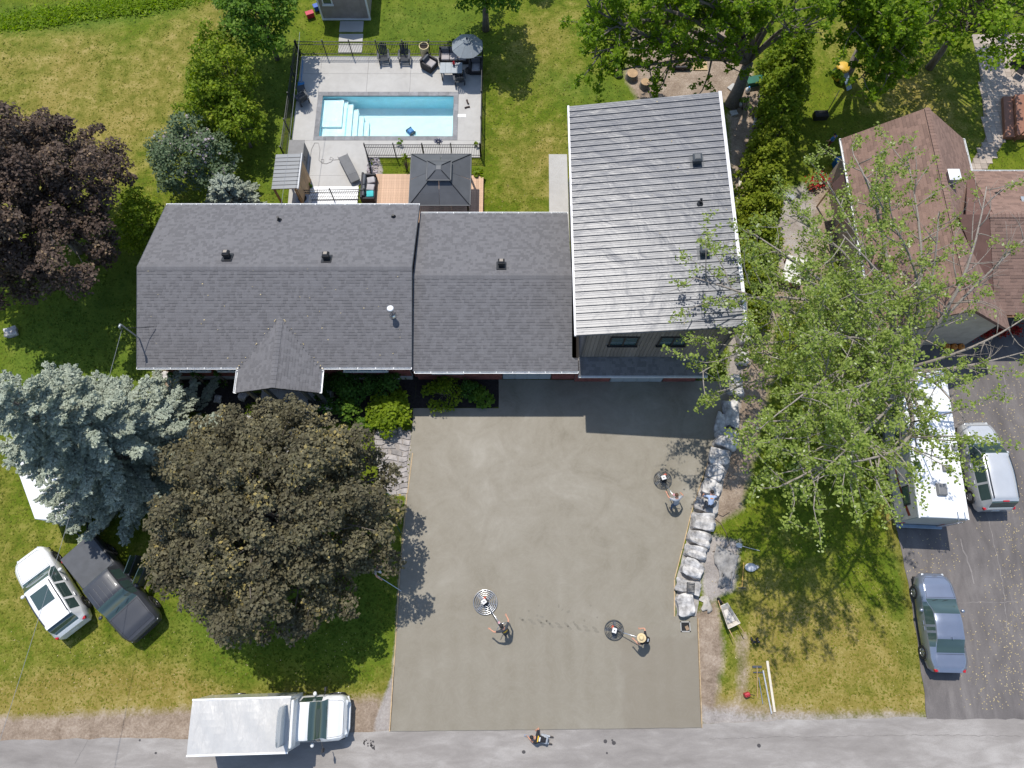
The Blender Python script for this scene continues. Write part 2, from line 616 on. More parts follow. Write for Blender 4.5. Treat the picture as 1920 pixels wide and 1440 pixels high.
# ---- street
ms, *_ = surface_mat('street_asphalt', [(0.36, (0.180, 0.162, 0.147)), (0.5, (0.25, 0.228, 0.208)), (0.62, (0.355, 0.33, 0.305))], sc=(0.35, 1.6, 22), wts=(0.5, 0.28, 0.22), streak=(0.5, 1.6, 1))
edge = [(-60, 1392), (0, 1389), (120, 1386), (240, 1383), (330, 1386), (480, 1378), (640, 1374), (720, 1370), (800, 1364), (1000, 1362), (1310, 1357), (1420, 1352), (1600, 1347), (1740, 1345), (1990, 1345)]
sheet('street', [(-200, G2(-60, 1392)[1])] + [G2(*p) for p in edge] + [(200, G2(1990, 1345)[1]), (200, -13.5), (-200, -13.5)], 0.006, ms, 0.05, 0.5)
# ---- neighbour's asphalt driveway
ma, *_ = surface_mat('driveway_asphalt', [(0.36, (0.082, 0.073, 0.070)), (0.5, (0.132, 0.118, 0.112)), (0.6, (0.182, 0.164, 0.153)), (0.68, (0.25, 0.225, 0.20))], sc=(0.4, 1.5, 26), wts=(0.45, 0.3, 0.25), streak=(1.5, 0.45, 1))
sheet('neighbour_driveway', [G2(*p) for p in [(1655, 700), (1665, 900), (1680, 985), (1690, 1030), (1700, 1080), (1712, 1150), (1722, 1220), (1734, 1300), (1735, 1330), (1738, 1348), (2080, 1348), (2080, 560), (1700, 560), (1650, 620)]], 0.010, ma, 0.04, 0.4)
# ---- fresh concrete driveway
mc, N, L, b, r, pos = surface_mat('fresh_concrete', [(0.37, (0.164, 0.144, 0.107)), (0.45, (0.205, 0.182, 0.140)), (0.53, (0.230, 0.207, 0.164)), (0.63, (0.280, 0.257, 0.212))], sc=(0.13, 0.5, 5), wts=(0.50, 0.40, 0.10), dist=1.4, bump=0.10, rough=0.62, spec=0.35)
base = r.outputs['Color']
# wetter, darker towards the street; paler and drier by the house
sp = N.new('ShaderNodeSeparateXYZ')
L.new(pos, sp.inputs[0])
wet = N.new('ShaderNodeMapRange')
wet.inputs['From Min'].default_value = 6.0
wet.inputs['From Max'].default_value = -1.5
L.new(math_n(N, L, 'ADD', sp.outputs['Y'], math_n(N, L, 'MULTIPLY', math_n(N, L, 'SUBTRACT', noise(N, L, pos, 0.35, 5, 0.6, 1.2), 0.5), 9.0)), wet.inputs['Value'])
col = mixc(N, L, wet.outputs[0], base, mixc(N, L, 0.55, base, (0.185, 0.162, 0.120)))
sw = ramp(N, [(0.44, (0, 0, 0)), (0.5, (1, 1, 1)), (0.56, (0, 0, 0))])          # pale trowel swirls
L.new(noise(N, L, pos, 0.9, 3, 0.5, 4.5), sw.inputs['Fac'])
col = mixc(N, L, math_n(N, L, 'MULTIPLY', sw.outputs['Color'], 0.07), col, (0.37, 0.345, 0.30))
wv = N.new('ShaderNodeTexWave')                      # passes of the trowel in the wet part
wv.inputs['Scale'].default_value = 0.33
wv.inputs['Distortion'].default_value = 3.0
wv.inputs['Detail'].default_value = 4
L.new(pos, wv.inputs['Vector'])
col = mixc(N, L, math_n(N, L, 'MULTIPLY', math_n(N, L, 'MULTIPLY', wv.outputs['Fac'], 0.10), wet.outputs[0]), col, (0.285, 0.262, 0.215))
# the last bay worked over, still wet, at the lower right
def edge_step(src, at, sgn):
    q = N.new('ShaderNodeMapRange')
    q.inputs['From Min'].default_value = at
    q.inputs['From Max'].default_value = at + sgn * 0.25
    L.new(math_n(N, L, 'ADD', src, math_n(N, L, 'MULTIPLY', math_n(N, L, 'SUBTRACT', noise(N, L, pos, 0.8, 4, 0.6), 0.5), 1.1)), q.inputs['Value'])
    return q.outputs[0]
bayw = math_n(N, L, 'MULTIPLY', edge_step(sp.outputs['X'], 5.1, 1), edge_step(sp.outputs['Y'], -0.9, -1))
col = mixc(N, L, math_n(N, L, 'MULTIPLY', bayw, 0.45), col, (0.172, 0.146, 0.109))
L.new(col, b.inputs['Base Color'])
DRIVE = [(775, 766), (935, 766), (935, 712), (1365, 715), (1368, 760), (1340, 830), (1300, 950), (1280, 1030), (1266, 1085), (1266, 1155), (1306, 1157), (1314, 1364), (733, 1371), (740, 1250), (752, 1060), (764, 920), (770, 850)]
DRIVEW = [G2(*p) for p in DRIVE]
sheet('concrete_driveway', DRIVEW, 0.05, mc, 0.012, 0.5, 0.12)
# forms of raw lumber along its edges
FORMW = mat('form_lumber', (0.42, 0.30, 0.17), 0.8, var=0.25, scale=6, objvar=0.2)
def form_board(a, b, lab):
    p, q = G(*a), G(*b)
    d = q - p
    mb = MB()
    mb.box((0, 0, 0), (d.length, 0.04, 0.12))
    o = mb.build('form_board', FORMW)
    o.location = (p + q) / 2 + Vector((0, 0, 0.012))
    o.rotation_euler = (0, 0, math.atan2(d.y, d.x))
    tag(o, lab, 'board', 'form boards around the fresh concrete')
form_board((774, 850), (764.5, 925), 'lumber form strip along concrete edge beside the flagstone path')
form_board((763.5, 925), (751, 1060), 'lumber form strip on concrete edge in the dark tree shade')
form_board((750.5, 1062), (739, 1250), 'lumber form strip on left concrete edge between lawn shade and gravel')
form_board((738.5, 1250), (731, 1371), 'lumber form strip at lower left corner of fresh concrete')
form_board((1308, 1160), (1315.5, 1364), 'lumber form strip on right concrete edge below the drain box')
form_board((1264, 1087), (1264, 1156), 'short lumber form strip beside the lowest boulder')
form_board((1278, 1032), (1264.5, 1085), 'lumber form strip beside the flat boulder with the grate')
form_board((1298, 952), (1279, 1030), 'lumber form strip along the middle boulders')
form_board((1338, 832), (1299, 950), 'lumber form strip along the upper boulders below garage shadow')
# ---- other paved areas
mcon, *_ = surface_mat('pale_concrete', [(0.3, (0.33, 0.315, 0.295)), (0.5, (0.40, 0.385, 0.36)), (0.7, (0.46, 0.445, 0.42))], sc=(0.5, 2.2, 20), bump=0.15, rough=0.8)
mcop = mat('coping_stone', (0.20, 0.20, 0.205), 0.75, var=0.2, scale=3, objvar=0.12, bump=0.2, bscale=60)
# ================================================================== HOUSES
SHINGLE = mat('asphalt_shingle', (0.128, 0.124, 0.128), 0.9, var=0.16, scale=30, rndattr=0.16, bump=0.5, bscale=220, bdist=0.004, world_co=True)
SHINGLE_BR = mat('brown_shingle', (0.200, 0.126, 0.098), 0.9, var=0.16, scale=25, rndattr=0.22, bump=0.5, bscale=200, bdist=0.004, world_co=True)
ROOFBASE = mat('roof_underlay', (0.05, 0.05, 0.055), 0.9)
BROWNBASE = mat('brown_underlay', (0.13, 0.07, 0.055), 0.9)
WHITE = mat('white_metal', (0.72, 0.72, 0.71), 0.45, var=0.06)
BLACK = mat('black_metal', (0.018, 0.018, 0.020), 0.45, var=0.2)
DARKGREY = mat('charcoal_metal', (0.055, 0.062, 0.070), 0.5, var=0.15)
STEEL = mat('bright_steel', (0.62, 0.63, 0.65), 0.28, metal=1.0, var=0.1)
BRICK = mat('brick_red', (0.19, 0.060, 0.048), 0.85, var=0.3, scale=12, objvar=0.25, bump=0.3, bscale=60)
MORTAR = mat('mortar', (0.30, 0.27, 0.25), 0.9)
CONC = mat('footing_concrete', (0.42, 0.41, 0.39), 0.85, var=0.12)
SIDING = mat('grey_plank', (0.165, 0.148, 0.138), 0.75, var=0.16, scale=3, objvar=0.16, stretch=(6, 6, 0.6), bump=0.15)
GLASS = glassmat('window_glass', (0.035, 0.07, 0.075))
DOORGREY = mat('door_grey', (0.27, 0.30, 0.32), 0.55, var=0.08)
WOOD = mat('cedar_deck', (0.50, 0.33, 0.22), 0.75, var=0.2, scale=4, objvar=0.16, stretch=(1, 8, 8))
TANWOOD = mat('tan_board', (0.42, 0.27, 0.14), 0.75, var=0.2, scale=3, objvar=0.15)
def shingles(mb, O, U, V, W, H, left=None, right=None, expo=0.145, wmin=0.09, wmax=0.25, lift=0.014):
    O, U, V = Vector(O), Vector(U).normalized(), Vector(V).normalized()
    Nn = U.cross(V)
    if Nn.z < 0: Nn = -Nn
    v, row = -0.02, 0
    while v < H - 0.02:
        v1 = min(v + expo, H)
        l = left(v) if left else 0.0
        r = right(v) if right else W
        l1 = left(v1) if left else 0.0
        r1 = right(v1) if right else W
        u = l - random.uniform(0, 0.12)
        while u < r:
            w = random.uniform(wmin, wmax)
            if r - (u + w) < 0.10: w = r - u + 0.001
            a, b = max(u, l), min(u + w, r)
            a1, b1 = max(u, l1), min(u + w, r1)
            if b - a > 0.02 and b1 > a1:
                q = random.random()
                t = lift * (0.75 + 0.75 * (q > 0.62))
                p0 = O + U * a + V * v + Nn * t
                p1 = O + U * b + V * v + Nn * t
                p2 = O + U * b1 + V * v1 + Nn * 0.004
                p3 = O + U * a1 + V * v1 + Nn * 0.004
                q0, q1 = O + U * a + V * v - Nn * 0.004, O + U * b + V * v - Nn * 0.004
                rr = 0.08 + 0.2 * random.random() if q > 0.62 else 0.5 + 0.4 * random.random()
                mb.add([p0, p1, p2, p3, q0, q1], [(0, 1, 2, 3), (4, 5, 1, 0)], rr)
            u += w
        v = v1
        row += 1
def cap_row(mb, a, b, w=0.16, step=0.2, drop=0.05):
    a, b = Vector(a), Vector(b)
    d = (b - a)
    n = max(1, int(d.length / step))
    s = d.normalized().cross(Vector((0, 0, 1))).normalized()
    for i in range(n):
        p, q = a + d * i / n, a + d * (i + 1) / n
        up = Vector((0, 0, 0.028)); up2 = Vector((0, 0, 0.016))
        rr = random.uniform(0.3, 0.8)
        mb.add([p - s * w + up - Vector((0, 0, drop)), p + up, p + s * w + up - Vector((0, 0, drop)), q - s * w + up2 - Vector((0, 0, drop)), q + up2, q + s * w + up2 - Vector((0, 0, drop))],
               [(0, 1, 4, 3), (1, 2, 5, 4)], rr)
def fix(mb):
    """make every face of a roof skin look upward"""
    V = mb.v
    for i, f in enumerate(mb.f):
        a, b, c = (Vector(V[k]) for k in f[:3])
        n = (b - a).cross(c - a)
        if n.z < -1e-9:
            mb.f[i] = tuple(reversed(f))
    return mb
def gutter(p, q, parent, m=None, w=0.11):
    p, q = Vector(p), Vector(q)
    d = (q - p).normalized()
    s = Vector((0, 0, 1)).cross(d)
    mb = MB()
    prof = [(-0.01, 0.0), (-0.01, -0.11), (w, -0.11), (w + 0.02, 0.0), (w, 0.0), (w - 0.015, -0.095), (0.005, -0.095), (0.005, 0.0)]
    vs = [p + s * x + Vector((0, 0, z)) for x, z in prof] + [q + s * x + Vector((0, 0, z)) for x, z in prof]
    n = len(prof)
    mb.add(vs, [(i, (i + 1) % n, n + (i + 1) % n, n + i) for i in range(n)] + [tuple(range(n)), tuple(range(2 * n - 1, n - 1, -1))])
    k = max(1, int((q - p).length / 0.8))
    for i in range(k + 1):                              # hanger straps
        c = p + (q - p) * (i / k)
        mb.box(c + s * (w / 2) + Vector((0, 0, 0.004)), (0.03, w, 0.012), rz=math.atan2(d.y, d.x))
    return mb.build('gutter', m or WHITE, parent)
def brick_wall(parent, p, q, z0, z1, name='brick_wall', individual=True):
    """running-bond bricks standing proud of a mortar backing"""
    p, q = Vector((p[0], p[1], 0)), Vector((q[0], q[1], 0))
    d = q - p
    Lw = d.length
    ang = math.atan2(d.y, d.x)
    out = Vector((d.y, -d.x, 0)).normalized()
    back = MB()
    back.box(((p + q) / 2 - out * 0.06 + Vector((0, 0, (z0 + z1) / 2))), (Lw, 0.12, z1 - z0), rz=ang)
    w = back.build(name, MORTAR, parent)
    mb = MB()
    z, r = z0 + 0.005, 0
    while z + 0.06 < z1:
        u = -0.11 if r % 2 else 0.0
        while u < Lw:
            a, b = max(u, 0), min(u + 0.21, Lw)
            if b - a > 0.03:
                c = p + d.normalized() * ((a + b) / 2) + out * 0.004 + Vector((0, 0, z + 0.0325))
                mb.box(c, (b - a, 0.03, 0.062), rz=ang)
            u += 0.22
        z += 0.075
        r += 1
    o = mb.build('bricks', mat('brick_facing', (0.19, 0.060, 0.048), 0.85, var=0.25, scale=20, rndattr=0.35, world_co=True), w, rnd=True)
    tag(o, kind='stuff')
    return w
def roof_vent(name, lab, loc, w=0.34, h=0.3, m=None, top=None, group=None, tilt=0.0):
    t = thing(name, lab, 'roof vent', loc, 0, group)
    t.rotation_euler = (tilt, 0, 0)
    mb = MB(); mb.box((0, 0, 0.01), (w * 1.5, w * 1.6, 0.02)); mb.build('flange', m or BLACK, t)
    mb = MB(); mb.box((0, 0, 0.12), (w * 0.8, w * 0.8, 0.24)); mb.build('vent_shaft', m or BLACK, t)
    mb = MB()
    mb.box((0, 0, h - 0.03), (w, w, 0.12)); mb.box((0, 0, h + 0.06), (w * 0.98, w * 0.98, 0.07), taper=0.65)
    mb.build('hood', m or BLACK, t, bevel=0.012)
    mb = MB(); mb.box((0, 0, h + 0.101), (w * 0.52, w * 0.52, 0.012)); mb.build('cap_plate', top or mat('vent_tan', (0.28, 0.24, 0.20), 0.7), t)
    return t
def window(parent, x0, x1, z0, z1, y, n=2, frame=BLACK, d=0.06):
    """window facing -y, its panes set back in the frame"""
    mb = MB()
    f = 0.07
    mb.bx(x0, x1, y - d, y + 0.02, z0, z0 + f); mb.bx(x0, x1, y - d, y + 0.02, z1 - f, z1)
    w = (x1 - x0 - f) / n
    for i in range(n + 1):
        mb.bx(x0 + i * w, x0 + i * w + f, y - d + 0.002, y + 0.018, z0 + f, z1 - f)
    o = mb.build('window', frame, parent)
    for i in range(n):
        g = MB(); g.bx(x0 + i * w + f, x0 + (i + 1) * w, y - 0.012, y - 0.006, z0 + f, z1 - f)
        g.build('pane', GLASS, o)
    s = MB(); s.bx(x0 - 0.05, x1 + 0.05, y - d - 0.05, y + 0.02, z0 - 0.05, z0 - 0.003); s.build('sill', frame, o)
    return o

# ---------------------------------------------------------------- main house
house = thing('house', 'dark grey shingled brick bungalow with porch gable and lower middle wing', 'house', (0, 0, 0))
MX0, MX1, MYF, MYB, MZE, MYR, MZR = -18.74, -5.02, 11.75, 21.05, 3.4, 16.50, 4.95
wf = brick_wall(house, (MX0 + 0.45, MYF + 0.55), (MX1 - 0.4, MYF + 0.55), 0.45, MZE - 0.12)
mb = MB(); mb.bx(MX0 + 0.45, MX1 - 0.4, MYF + 0.58, MYF + 0.9, 0.0, 0.45); mb.bx(MX0 + 0.45, MX1 - 0.4, MYF + 0.49, MYF + 0.58, 0, 0.43); mb.build('foundation', CONC, house)
mb = MB(); mb.bx(MX0 + 0.45, MX1 - 0.4, MYF + 0.7, MYB - 0.5, 0.05, MZE - 0.08)
mb.add([(x, y, z) for x in (MX0 + 0.45, MX1 - 0.4) for y, z in ((MYF + 0.7, MZE - 0.08), (MYB - 0.5, MZE - 0.08), (MYR, MZR - 0.16))], [(0, 1, 2), (3, 5, 4)])
mb.build('wall', BRICK, house)
mb = MB()
mb.slab((MX0, MYF, MZE), (MX1, MYF, MZE), (MX1, MYR, MZR), (MX0, MYR, MZR), 0.14)
mb.slab((MX1, MYB, MZE), (MX0, MYB, MZE), (MX0, MYR, MZR), (MX1, MYR, MZR), 0.14)
roof = mb.build('roof', ROOFBASE, house)
def roof_side(mb, x0, x1, y0, z0, yr, zr, **k):
    s = 1 if yr > y0 else -1
    V = Vector((0, yr - y0, zr - z0))
    if s > 0: shingles(mb, (x0, y0, z0), (1, 0, 0), V, x1 - x0, V.length, **k)
    else: shingles(mb, (x1, y0, z0), (-1, 0, 0), V, x1 - x0, V.length, **k)
mb = MB()
roof_side(mb, MX0, MX1, MYF, MZE, MYR, MZR)
roof_side(mb, MX0, MX1, MYB, MZE, MYR, MZR)
cap_row(mb, (MX0, MYR, MZR), (MX1, MYR, MZR))
tag(fix(mb).build('shingle_courses', SHINGLE, roof, rnd=True), kind='stuff')
for a, b in (((MX0, MYF), (MX0, MYB)), ((MX1, MYF), (MX1, MYB))):
    mb = MB()
    sx = -0.012 if a[0] == MX0 else 0.012
    for (y0, z0), (y1, z1) in (((MYF, MZE), (MYR, MZR)), ((MYR, MZR), (MYB, MZE))):
        mb.add([(a[0] + sx + dx, y, z + dz) for dx in (-0.012, 0.012) for y, z, dz in ((y0, z0, 0.012), (y1, z1, 0.012), (y1, z1, -0.19), (y0, z0, -0.19))],
               [(0, 1, 2, 3), (7, 6, 5, 4), (0, 4, 5, 1), (1, 5, 6, 2), (2, 6, 7, 3), (3, 7, 4, 0)])
    mb.build('rake_trim', DARKGREY, roof)
PX0, PX1 = -13.66, -9.52
gutter((PX1 + 0.02, MYF, MZE - 0.01), (MX1, MYF, MZE - 0.01), house) if False else None
def front_gutter(x0, x1, y, z): return gutter((x1, y, z), (x0, y, z), house)
front_gutter(MX0, PX0 - 0.03, MYF, MZE - 0.015)
front_gutter(PX1 + 0.03, MX1, MYF, MZE - 0.015)
gutter((MX0, MYB, MZE - 0.015), (MX1, MYB, MZE - 0.015), house)
# porch gable
PXM, PYF, PZE, PZR = (PX0 + PX1) / 2, 10.40, 3.36, 4.17
slope_m = (MZR - MZE) / (MYR - MYF)
def main_y(z): return MYF + (z - MZE) / slope_m
PYR = main_y(PZR)
mb = MB()
for x in (PX0, PX1):
    mb.slab((x, PYF, PZE), (PXM, PYF, PZR), (PXM, PYR, PZR), (x, main_y(PZE) + 0.02, PZE), 0.12)
proof = mb.build('porch_roof', ROOFBASE, house)
mb = MB()
for x, sg in ((PX0, 1), (PX1, -1)):
    V = Vector((PXM - x, 0, PZR - PZE))
    LV = V.length
    W = PYR - PYF
    if sg > 0: shingles(mb, (x, PYF, PZE), (0, 1, 0), V, W, LV, right=lambda v: (main_y(PZE) - PYF) + (W - main_y(PZE) + PYF) * v / LV + 0.05)
    else: shingles(mb, (x, PYF, PZE), (0, 1, 0), V, W, LV, right=lambda v: (main_y(PZE) - PYF) + (W - main_y(PZE) + PYF) * v / LV + 0.05)
cap_row(mb, (PXM, PYF, PZR), (PXM, PYR + 0.05, PZR), 0.15, 0.2, 0.045)
tag(fix(mb).build('porch_shingles', SHINGLE, proof, rnd=True), kind='stuff')
g1 = gutter((PX0, PYF, PZE - 0.01), (PX0, main_y(PZE) - 0.05, PZE - 0.01), house)
g2 = gutter((PX1, main_y(PZE) - 0.05, PZE - 0.01), (PX1, PYF, PZE - 0.01), house)
mb = MB(); mb.add([(PX0 + 0.1, PYF + 0.25, PZE - 0.1), (PX1 - 0.1, PYF + 0.25, PZE - 0.1), (PXM, PYF + 0.25, PZR - 0.16), (PX0 + 0.1, PYF + 0.33, PZE - 0.1), (PX1 - 0.1, PYF + 0.33, PZE - 0.1), (PXM, PYF + 0.33, PZR - 0.16)], [(0, 1, 2), (5, 4, 3), (0, 3, 4, 1), (1, 4, 5, 2), (2, 5, 3, 0)])
mb.build('porch_gable', WHITE, house)
for x in (PX0 + 0.35, PX1 - 0.35, -12.35, -10.55):
    mb = MB(); mb.bx(x - 0.08, x + 0.08, PYF + 0.22, PYF + 0.38, 0.5, PZE - 0.06); mb.build('porch_post', WHITE if False else DARKGREY, house)
mb = MB(); mb.bx(PX0 + 0.2, PX1 - 0.2, PYF + 0.1, MYF + 0.45, 0.0, 0.5); mb.build('porch_slab', CONC, house)
for k in range(3):
    mb = MB(); mb.bx(-12.1, -10.7, PYF + 0.1 - 0.3 * (k + 1), PYF + 0.1 - 0.3 * k - 0.003, 0.0, 0.5 - 0.14 * (k + 1)); mb.build('porch_step', CONC, house)
mb = MB(); mb.bx(-11.9, -11.0, MYF + 0.47, MYF + 0.53, 0.5, 2.55); dr = mb.build('front_door', mat('front_door_paint', (0.05, 0.05, 0.055), 0.4), house)
mb = MB(); mb.box((-11.1, MYF + 0.44, 1.5), (0.03, 0.06, 0.2)); mb.build('handle', STEEL, dr)
for x0, x1 in ((-17.6, -16.0), (-15.6, -14.2), (-8.9, -6.6)):
    window(house, x0, x1, 1.35, 2.65, MYF + 0.53, 3 if x1 - x0 > 2 else 2, WHITE)
# ---- middle wing
WX0, WX1, WYF, WYB, WZE, WYR, WZR = -5.0, 3.02, 11.62, 20.68, 3.15, 16.25, 4.50
mb = MB()
mb.slab((WX0, WYF, WZE), (WX1 + 0.30, WYF, WZE), (WX1 + 0.30, 12.25, WZE + 0.63 * (WZR - WZE) / (WYR - WYF)), (WX0, 12.25, WZE + 0.63 * (WZR - WZE) / (WYR - WYF)), 0.14)
k0 = WZE + 0.63 * (WZR - WZE) / (WYR - WYF)
mb.slab((WX0, 12.25, k0), (WX1, 12.25, k0), (WX1, WYR, WZR), (WX0, WYR, WZR), 0.14)
mb.slab((WX1, WYB, WZE), (WX0, WYB, WZE), (WX0, WYR, WZR), (WX1, WYR, WZR), 0.14)
wroof = mb.build('wing_roof', ROOFBASE, house)
mb = MB()
VL = math.hypot(WYR - WYF, WZR - WZE)
shingles(mb, (WX0, WYF, WZE), (1, 0, 0), (0, WYR - WYF, WZR - WZE), WX1 + 0.3 - WX0, VL, right=lambda v: (WX1 + 0.30 - WX0) if v < 0.63 else WX1 - WX0)
roof_side(mb, WX0, WX1, WYB, WZE, WYR, WZR)
cap_row(mb, (WX0, WYR, WZR), (WX1, WYR, WZR))
tag(fix(mb).build('wing_shingles', SHINGLE, wroof, rnd=True), kind='stuff')
gutter((WX1 + 0.3, WYF, WZE - 0.015), (WX0 + 0.1, WYF, WZE - 0.015), house)
gutter((WX0 + 0.05, WYB, WZE - 0.015), (WX1, WYB, WZE - 0.015), house)
mb = MB(); mb.bx(WX0 - 0.3, WX1, WYF + 0.75, WYB - 0.5, 0.05, WZE - 0.08)
mb.build('wing_wall', BRICK, house)
brick_wall(house, (WX0 - 0.1, WYF + 0.6), (-0.55, WYF + 0.6), 0.12, WZE - 0.1)
brick_wall(house, (2.15, WYF + 0.6), (WX1 + 0.6, WYF + 0.6), 0.12, WZE - 0.1)
def garage_door(parent, x0, x1, y, z1, rows=4):
    o = None
    h = z1 / rows
    for i in range(rows):
        for j in range(4):
            w = (x1 - x0) / 4
            mb = MB()
            if o is None:
                b0 = MB(); b0.bx(x0, x1, y + 0.01, y + 0.05, 0.05, z1); o = b0.build('garage_door', DOORGREY, parent)
            mb.box((x0 + (j + 0.5) * w, y, 0.05 + (i + 0.5) * (z1 - 0.05) / rows), (w - 0.05, 0.03, (z1 - 0.05) / rows - 0.04))
            mb.build('door_panel', DOORGREY, o, bevel=0.01)
    return o
garage_door(house, -0.5, 2.1, WYF + 0.63, 2.35)
mb = MB(); mb.bx(-0.55, 2.15, WYF + 0.57, WYF + 0.64, 2.36, 2.62); mb.build('door_header', WHITE, house)
window(house, -4.2, -2.6, 1.3, 2.4, WYF + 0.58, 2, WHITE)
mb = MB(); mb.box((-4.6, WYF + 0.5, 2.75), (2.0, 0.05, 0.05)); 
# ---------------------------------------------------------------- roof fittings
roof_vent('roof_vent', 'tan capped black roof vent left of the two near main ridge', (G(427, 483, 4.75).x, G(427, 483, 4.75).y, 4.80), tilt=-0.32, group='tan capped roof vents')
roof_vent('roof_vent', 'tan capped black roof vent right of the two near main ridge', (G(613, 486, 4.75).x, G(613, 486, 4.75).y, 4.80), tilt=-0.32, group='tan capped roof vents')
roof_vent('roof_vent', 'tan capped black roof vent alone on the middle wing roof', (G(940, 498, 4.35).x, G(940, 498, 4.35).y, 4.34), tilt=-0.30, group='tan capped roof vents')
def pipe(name, lab, x, y, z, h, r=0.055, lean=0.0):
    mb = MB()
    mb.cyl((0, 0, 0), (0, lean, h), r, r); mb.lathe([(r * 2.6, 0.0), (r * 2.4, 0.05), (r * 1.1, 0.12)], 14); mb.lathe([(r * 0.7, h), (r * 1.15, h), (r * 1.15, h - 0.05), (r, h - 0.05)], 12)
    o = mb.build(name, BLACK); o.location = (x, y, z)
    tag(o, lab, 'pipe')
def zback(y): return MZR - (y - MYR) * (MZR - MZE) / (MYB - MYR)
p = G(524, 413, 3.8); pipe('plumbing_pipe', 'black plumbing pipe on back slope above the left roof vent', p.x, p.y, zback(p.y) - 0.02, 0.35)
p = G(738, 407, 3.7); pipe('plumbing_pipe', 'short black pipe on back slope near the right rake edge', p.x, p.y, zback(p.y) - 0.02, 0.22)
cz = MZE + (14.2 - MYF) * slope_m
ch = thing('chimney_flue', 'shiny steel chimney flue with round cap on the front slope', 'chimney', (-5.95, 14.2, cz - 0.02))
mb = MB(); mb.lathe([(0.20, 0.0), (0.17, 0.10), (0.11, 0.16)], 18); mb.build('flashing', STEEL, ch, True)
mb = MB(); mb.cyl((0, 0, 0.02), (0, 0, 0.62), 0.10, n=18); mb.build('flue_pipe', STEEL, ch, True, auto=40)
mb = MB(); mb.lathe([(0.11, 0.62), (0.13, 0.64), (0.13, 0.72), (0.11, 0.74)], 18); mb.build('collar', STEEL, ch, True)
mb = MB(); mb.lathe([(0.0, 0.90), (0.12, 0.87), (0.17, 0.83), (0.165, 0.82), (0.0, 0.83)], 20); mb.build('rain_cap', mat('white_enamel', (0.8, 0.8, 0.8), 0.3), ch, True)
for k in range(4):
    t = k * math.pi / 2; mb = MB(); mb.cyl((0.11 * math.cos(t), 0.11 * math.sin(t), 0.70), (0.13 * math.cos(t), 0.13 * math.sin(t), 0.84), 0.008, n=5); mb.build('cap_strut', STEEL, ch)
# service mast and cables
ms_ = thing('service_mast', 'thin metal electric service mast at left edge of house roof', 'mast', (MX0 + 0.12, 13.1, 0))
mb = MB(); mb.cyl((0, 0, 0.8), (0, 0, 5.5), 0.035); mb.build('mast_pipe', mat('galvanized', (0.42, 0.44, 0.45), 0.45, metal=0.6), ms_)
mb = MB(); mb.tube([(0, 0, 5.45), (0.0, -0.03, 5.62), (0.0, -0.14, 5.66), (0, -0.2, 5.56)], [0.05, 0.06, 0.06, 0.04], 10); mb.build('weather_head', MATS['galvanized'], ms_, True)
mb = MB(); mb.tube([(0, 0, 5.2), (0.35, 0.25, 4.6), (0.8, 0.5, 4.15)], 0.018, 6); mb.build('mast_brace', BLACK, ms_)
mb = MB(); mb.tube([(0, -0.2, 5.52), (0.12, -0.35, 5.25), (0.05, -0.25, 5.0)], 0.012, 6); mb.build('drip_loop', BLACK, ms_)
def cable(name, lab, a, b, r=0.018, sag=0.3, m=None):
    a, b = Vector(a), Vector(b)
    pts = [a + (b - a) * t + Vector((0, 0, -sag * 4 * t * (1 - t))) for t in [i / 24 for i in range(25)]]
    mb = MB(); mb.tube(pts, r, 6)
    tag(mb.build(name, m or mat('cable_grey', (0.22, 0.23, 0.24), 0.5), smooth=True), lab, 'cable')
far = G(0, 1335, 7.0)
cable('service_cable', 'thin grey overhead service cable from roof mast over the parked cars', (MX0 + 0.12, 13.0, 5.42), far + (far - Vector((MX0, 13, 5.4))) * 0.6, 0.009, 0.5)
cable('service_cable', 'thin overhead cable crossing the small metal shed roof', G(527, 388, 3.6), G(562, 60, 4.5), 0.010, 0.2)

# ---------------------------------------------------------------- tall garage
gar = thing('garage_building', 'tall garage with sloping silver ribbed metal roof and grey plank front', 'garage')
GX0, GX1, GYF, GYB, GZ0, GZ1 = 2.95, 10.42, 12.15, 24.95, 6.5, 7.55
mb = MB()
yf, yb = GYF + 0.22, GYB - 0.12
vs = []
for y in (yf + 0.03, yb):
    vs += [(GX0 + 0.46, y, 0), (GX1 - 0.12, y, 0), (GX1 - 0.12, y, GZ1 - 0.14), (GX0 + 0.46, y, GZ0 - 0.08)]
mb.add(vs, [(0, 1, 2, 3), (7, 6, 5, 4), (0, 4, 5, 1), (1, 5, 6, 2), (2, 6, 7, 3), (3, 7, 4, 0)])
mb.build('wall', mat('wrap_grey', (0.14, 0.13, 0.125), 0.8), gar)
# front planks
x = GX0 + 0.46
W1 = [(4.65, 6.02), (7.0, 8.35)]
WZ0, WZ1 = 4.75, 5.85
zt = lambda x: GZ0 - 0.11 + (x - GX0) * (GZ1 - GZ0) / (GX1 - GX0)
while x < GX1 - 0.16:
    w = 0.185
    spans = [(3.16, zt(x) - 0.01)]
    for a, b in W1:
        if x + w > a - 0.02 and x < b + 0.02:
            spans = [(3.16, WZ0 - 0.02), (WZ1 + 0.02, zt(x) - 0.01)]
    for z0, z1 in spans:
        mb = MB(); mb.bx(-w / 2 + 0.008, w / 2 - 0.008, -0.024, 0.0, 0, z1 - z0)
        o = mb.build('plank', SIDING, gar); o.location = (x + w / 2, yf + 0.028, z0)
    x += w
for a, b in W1:
    window(gar, a, b, WZ0, WZ1, yf - 0.0, 2, BLACK, 0.05)
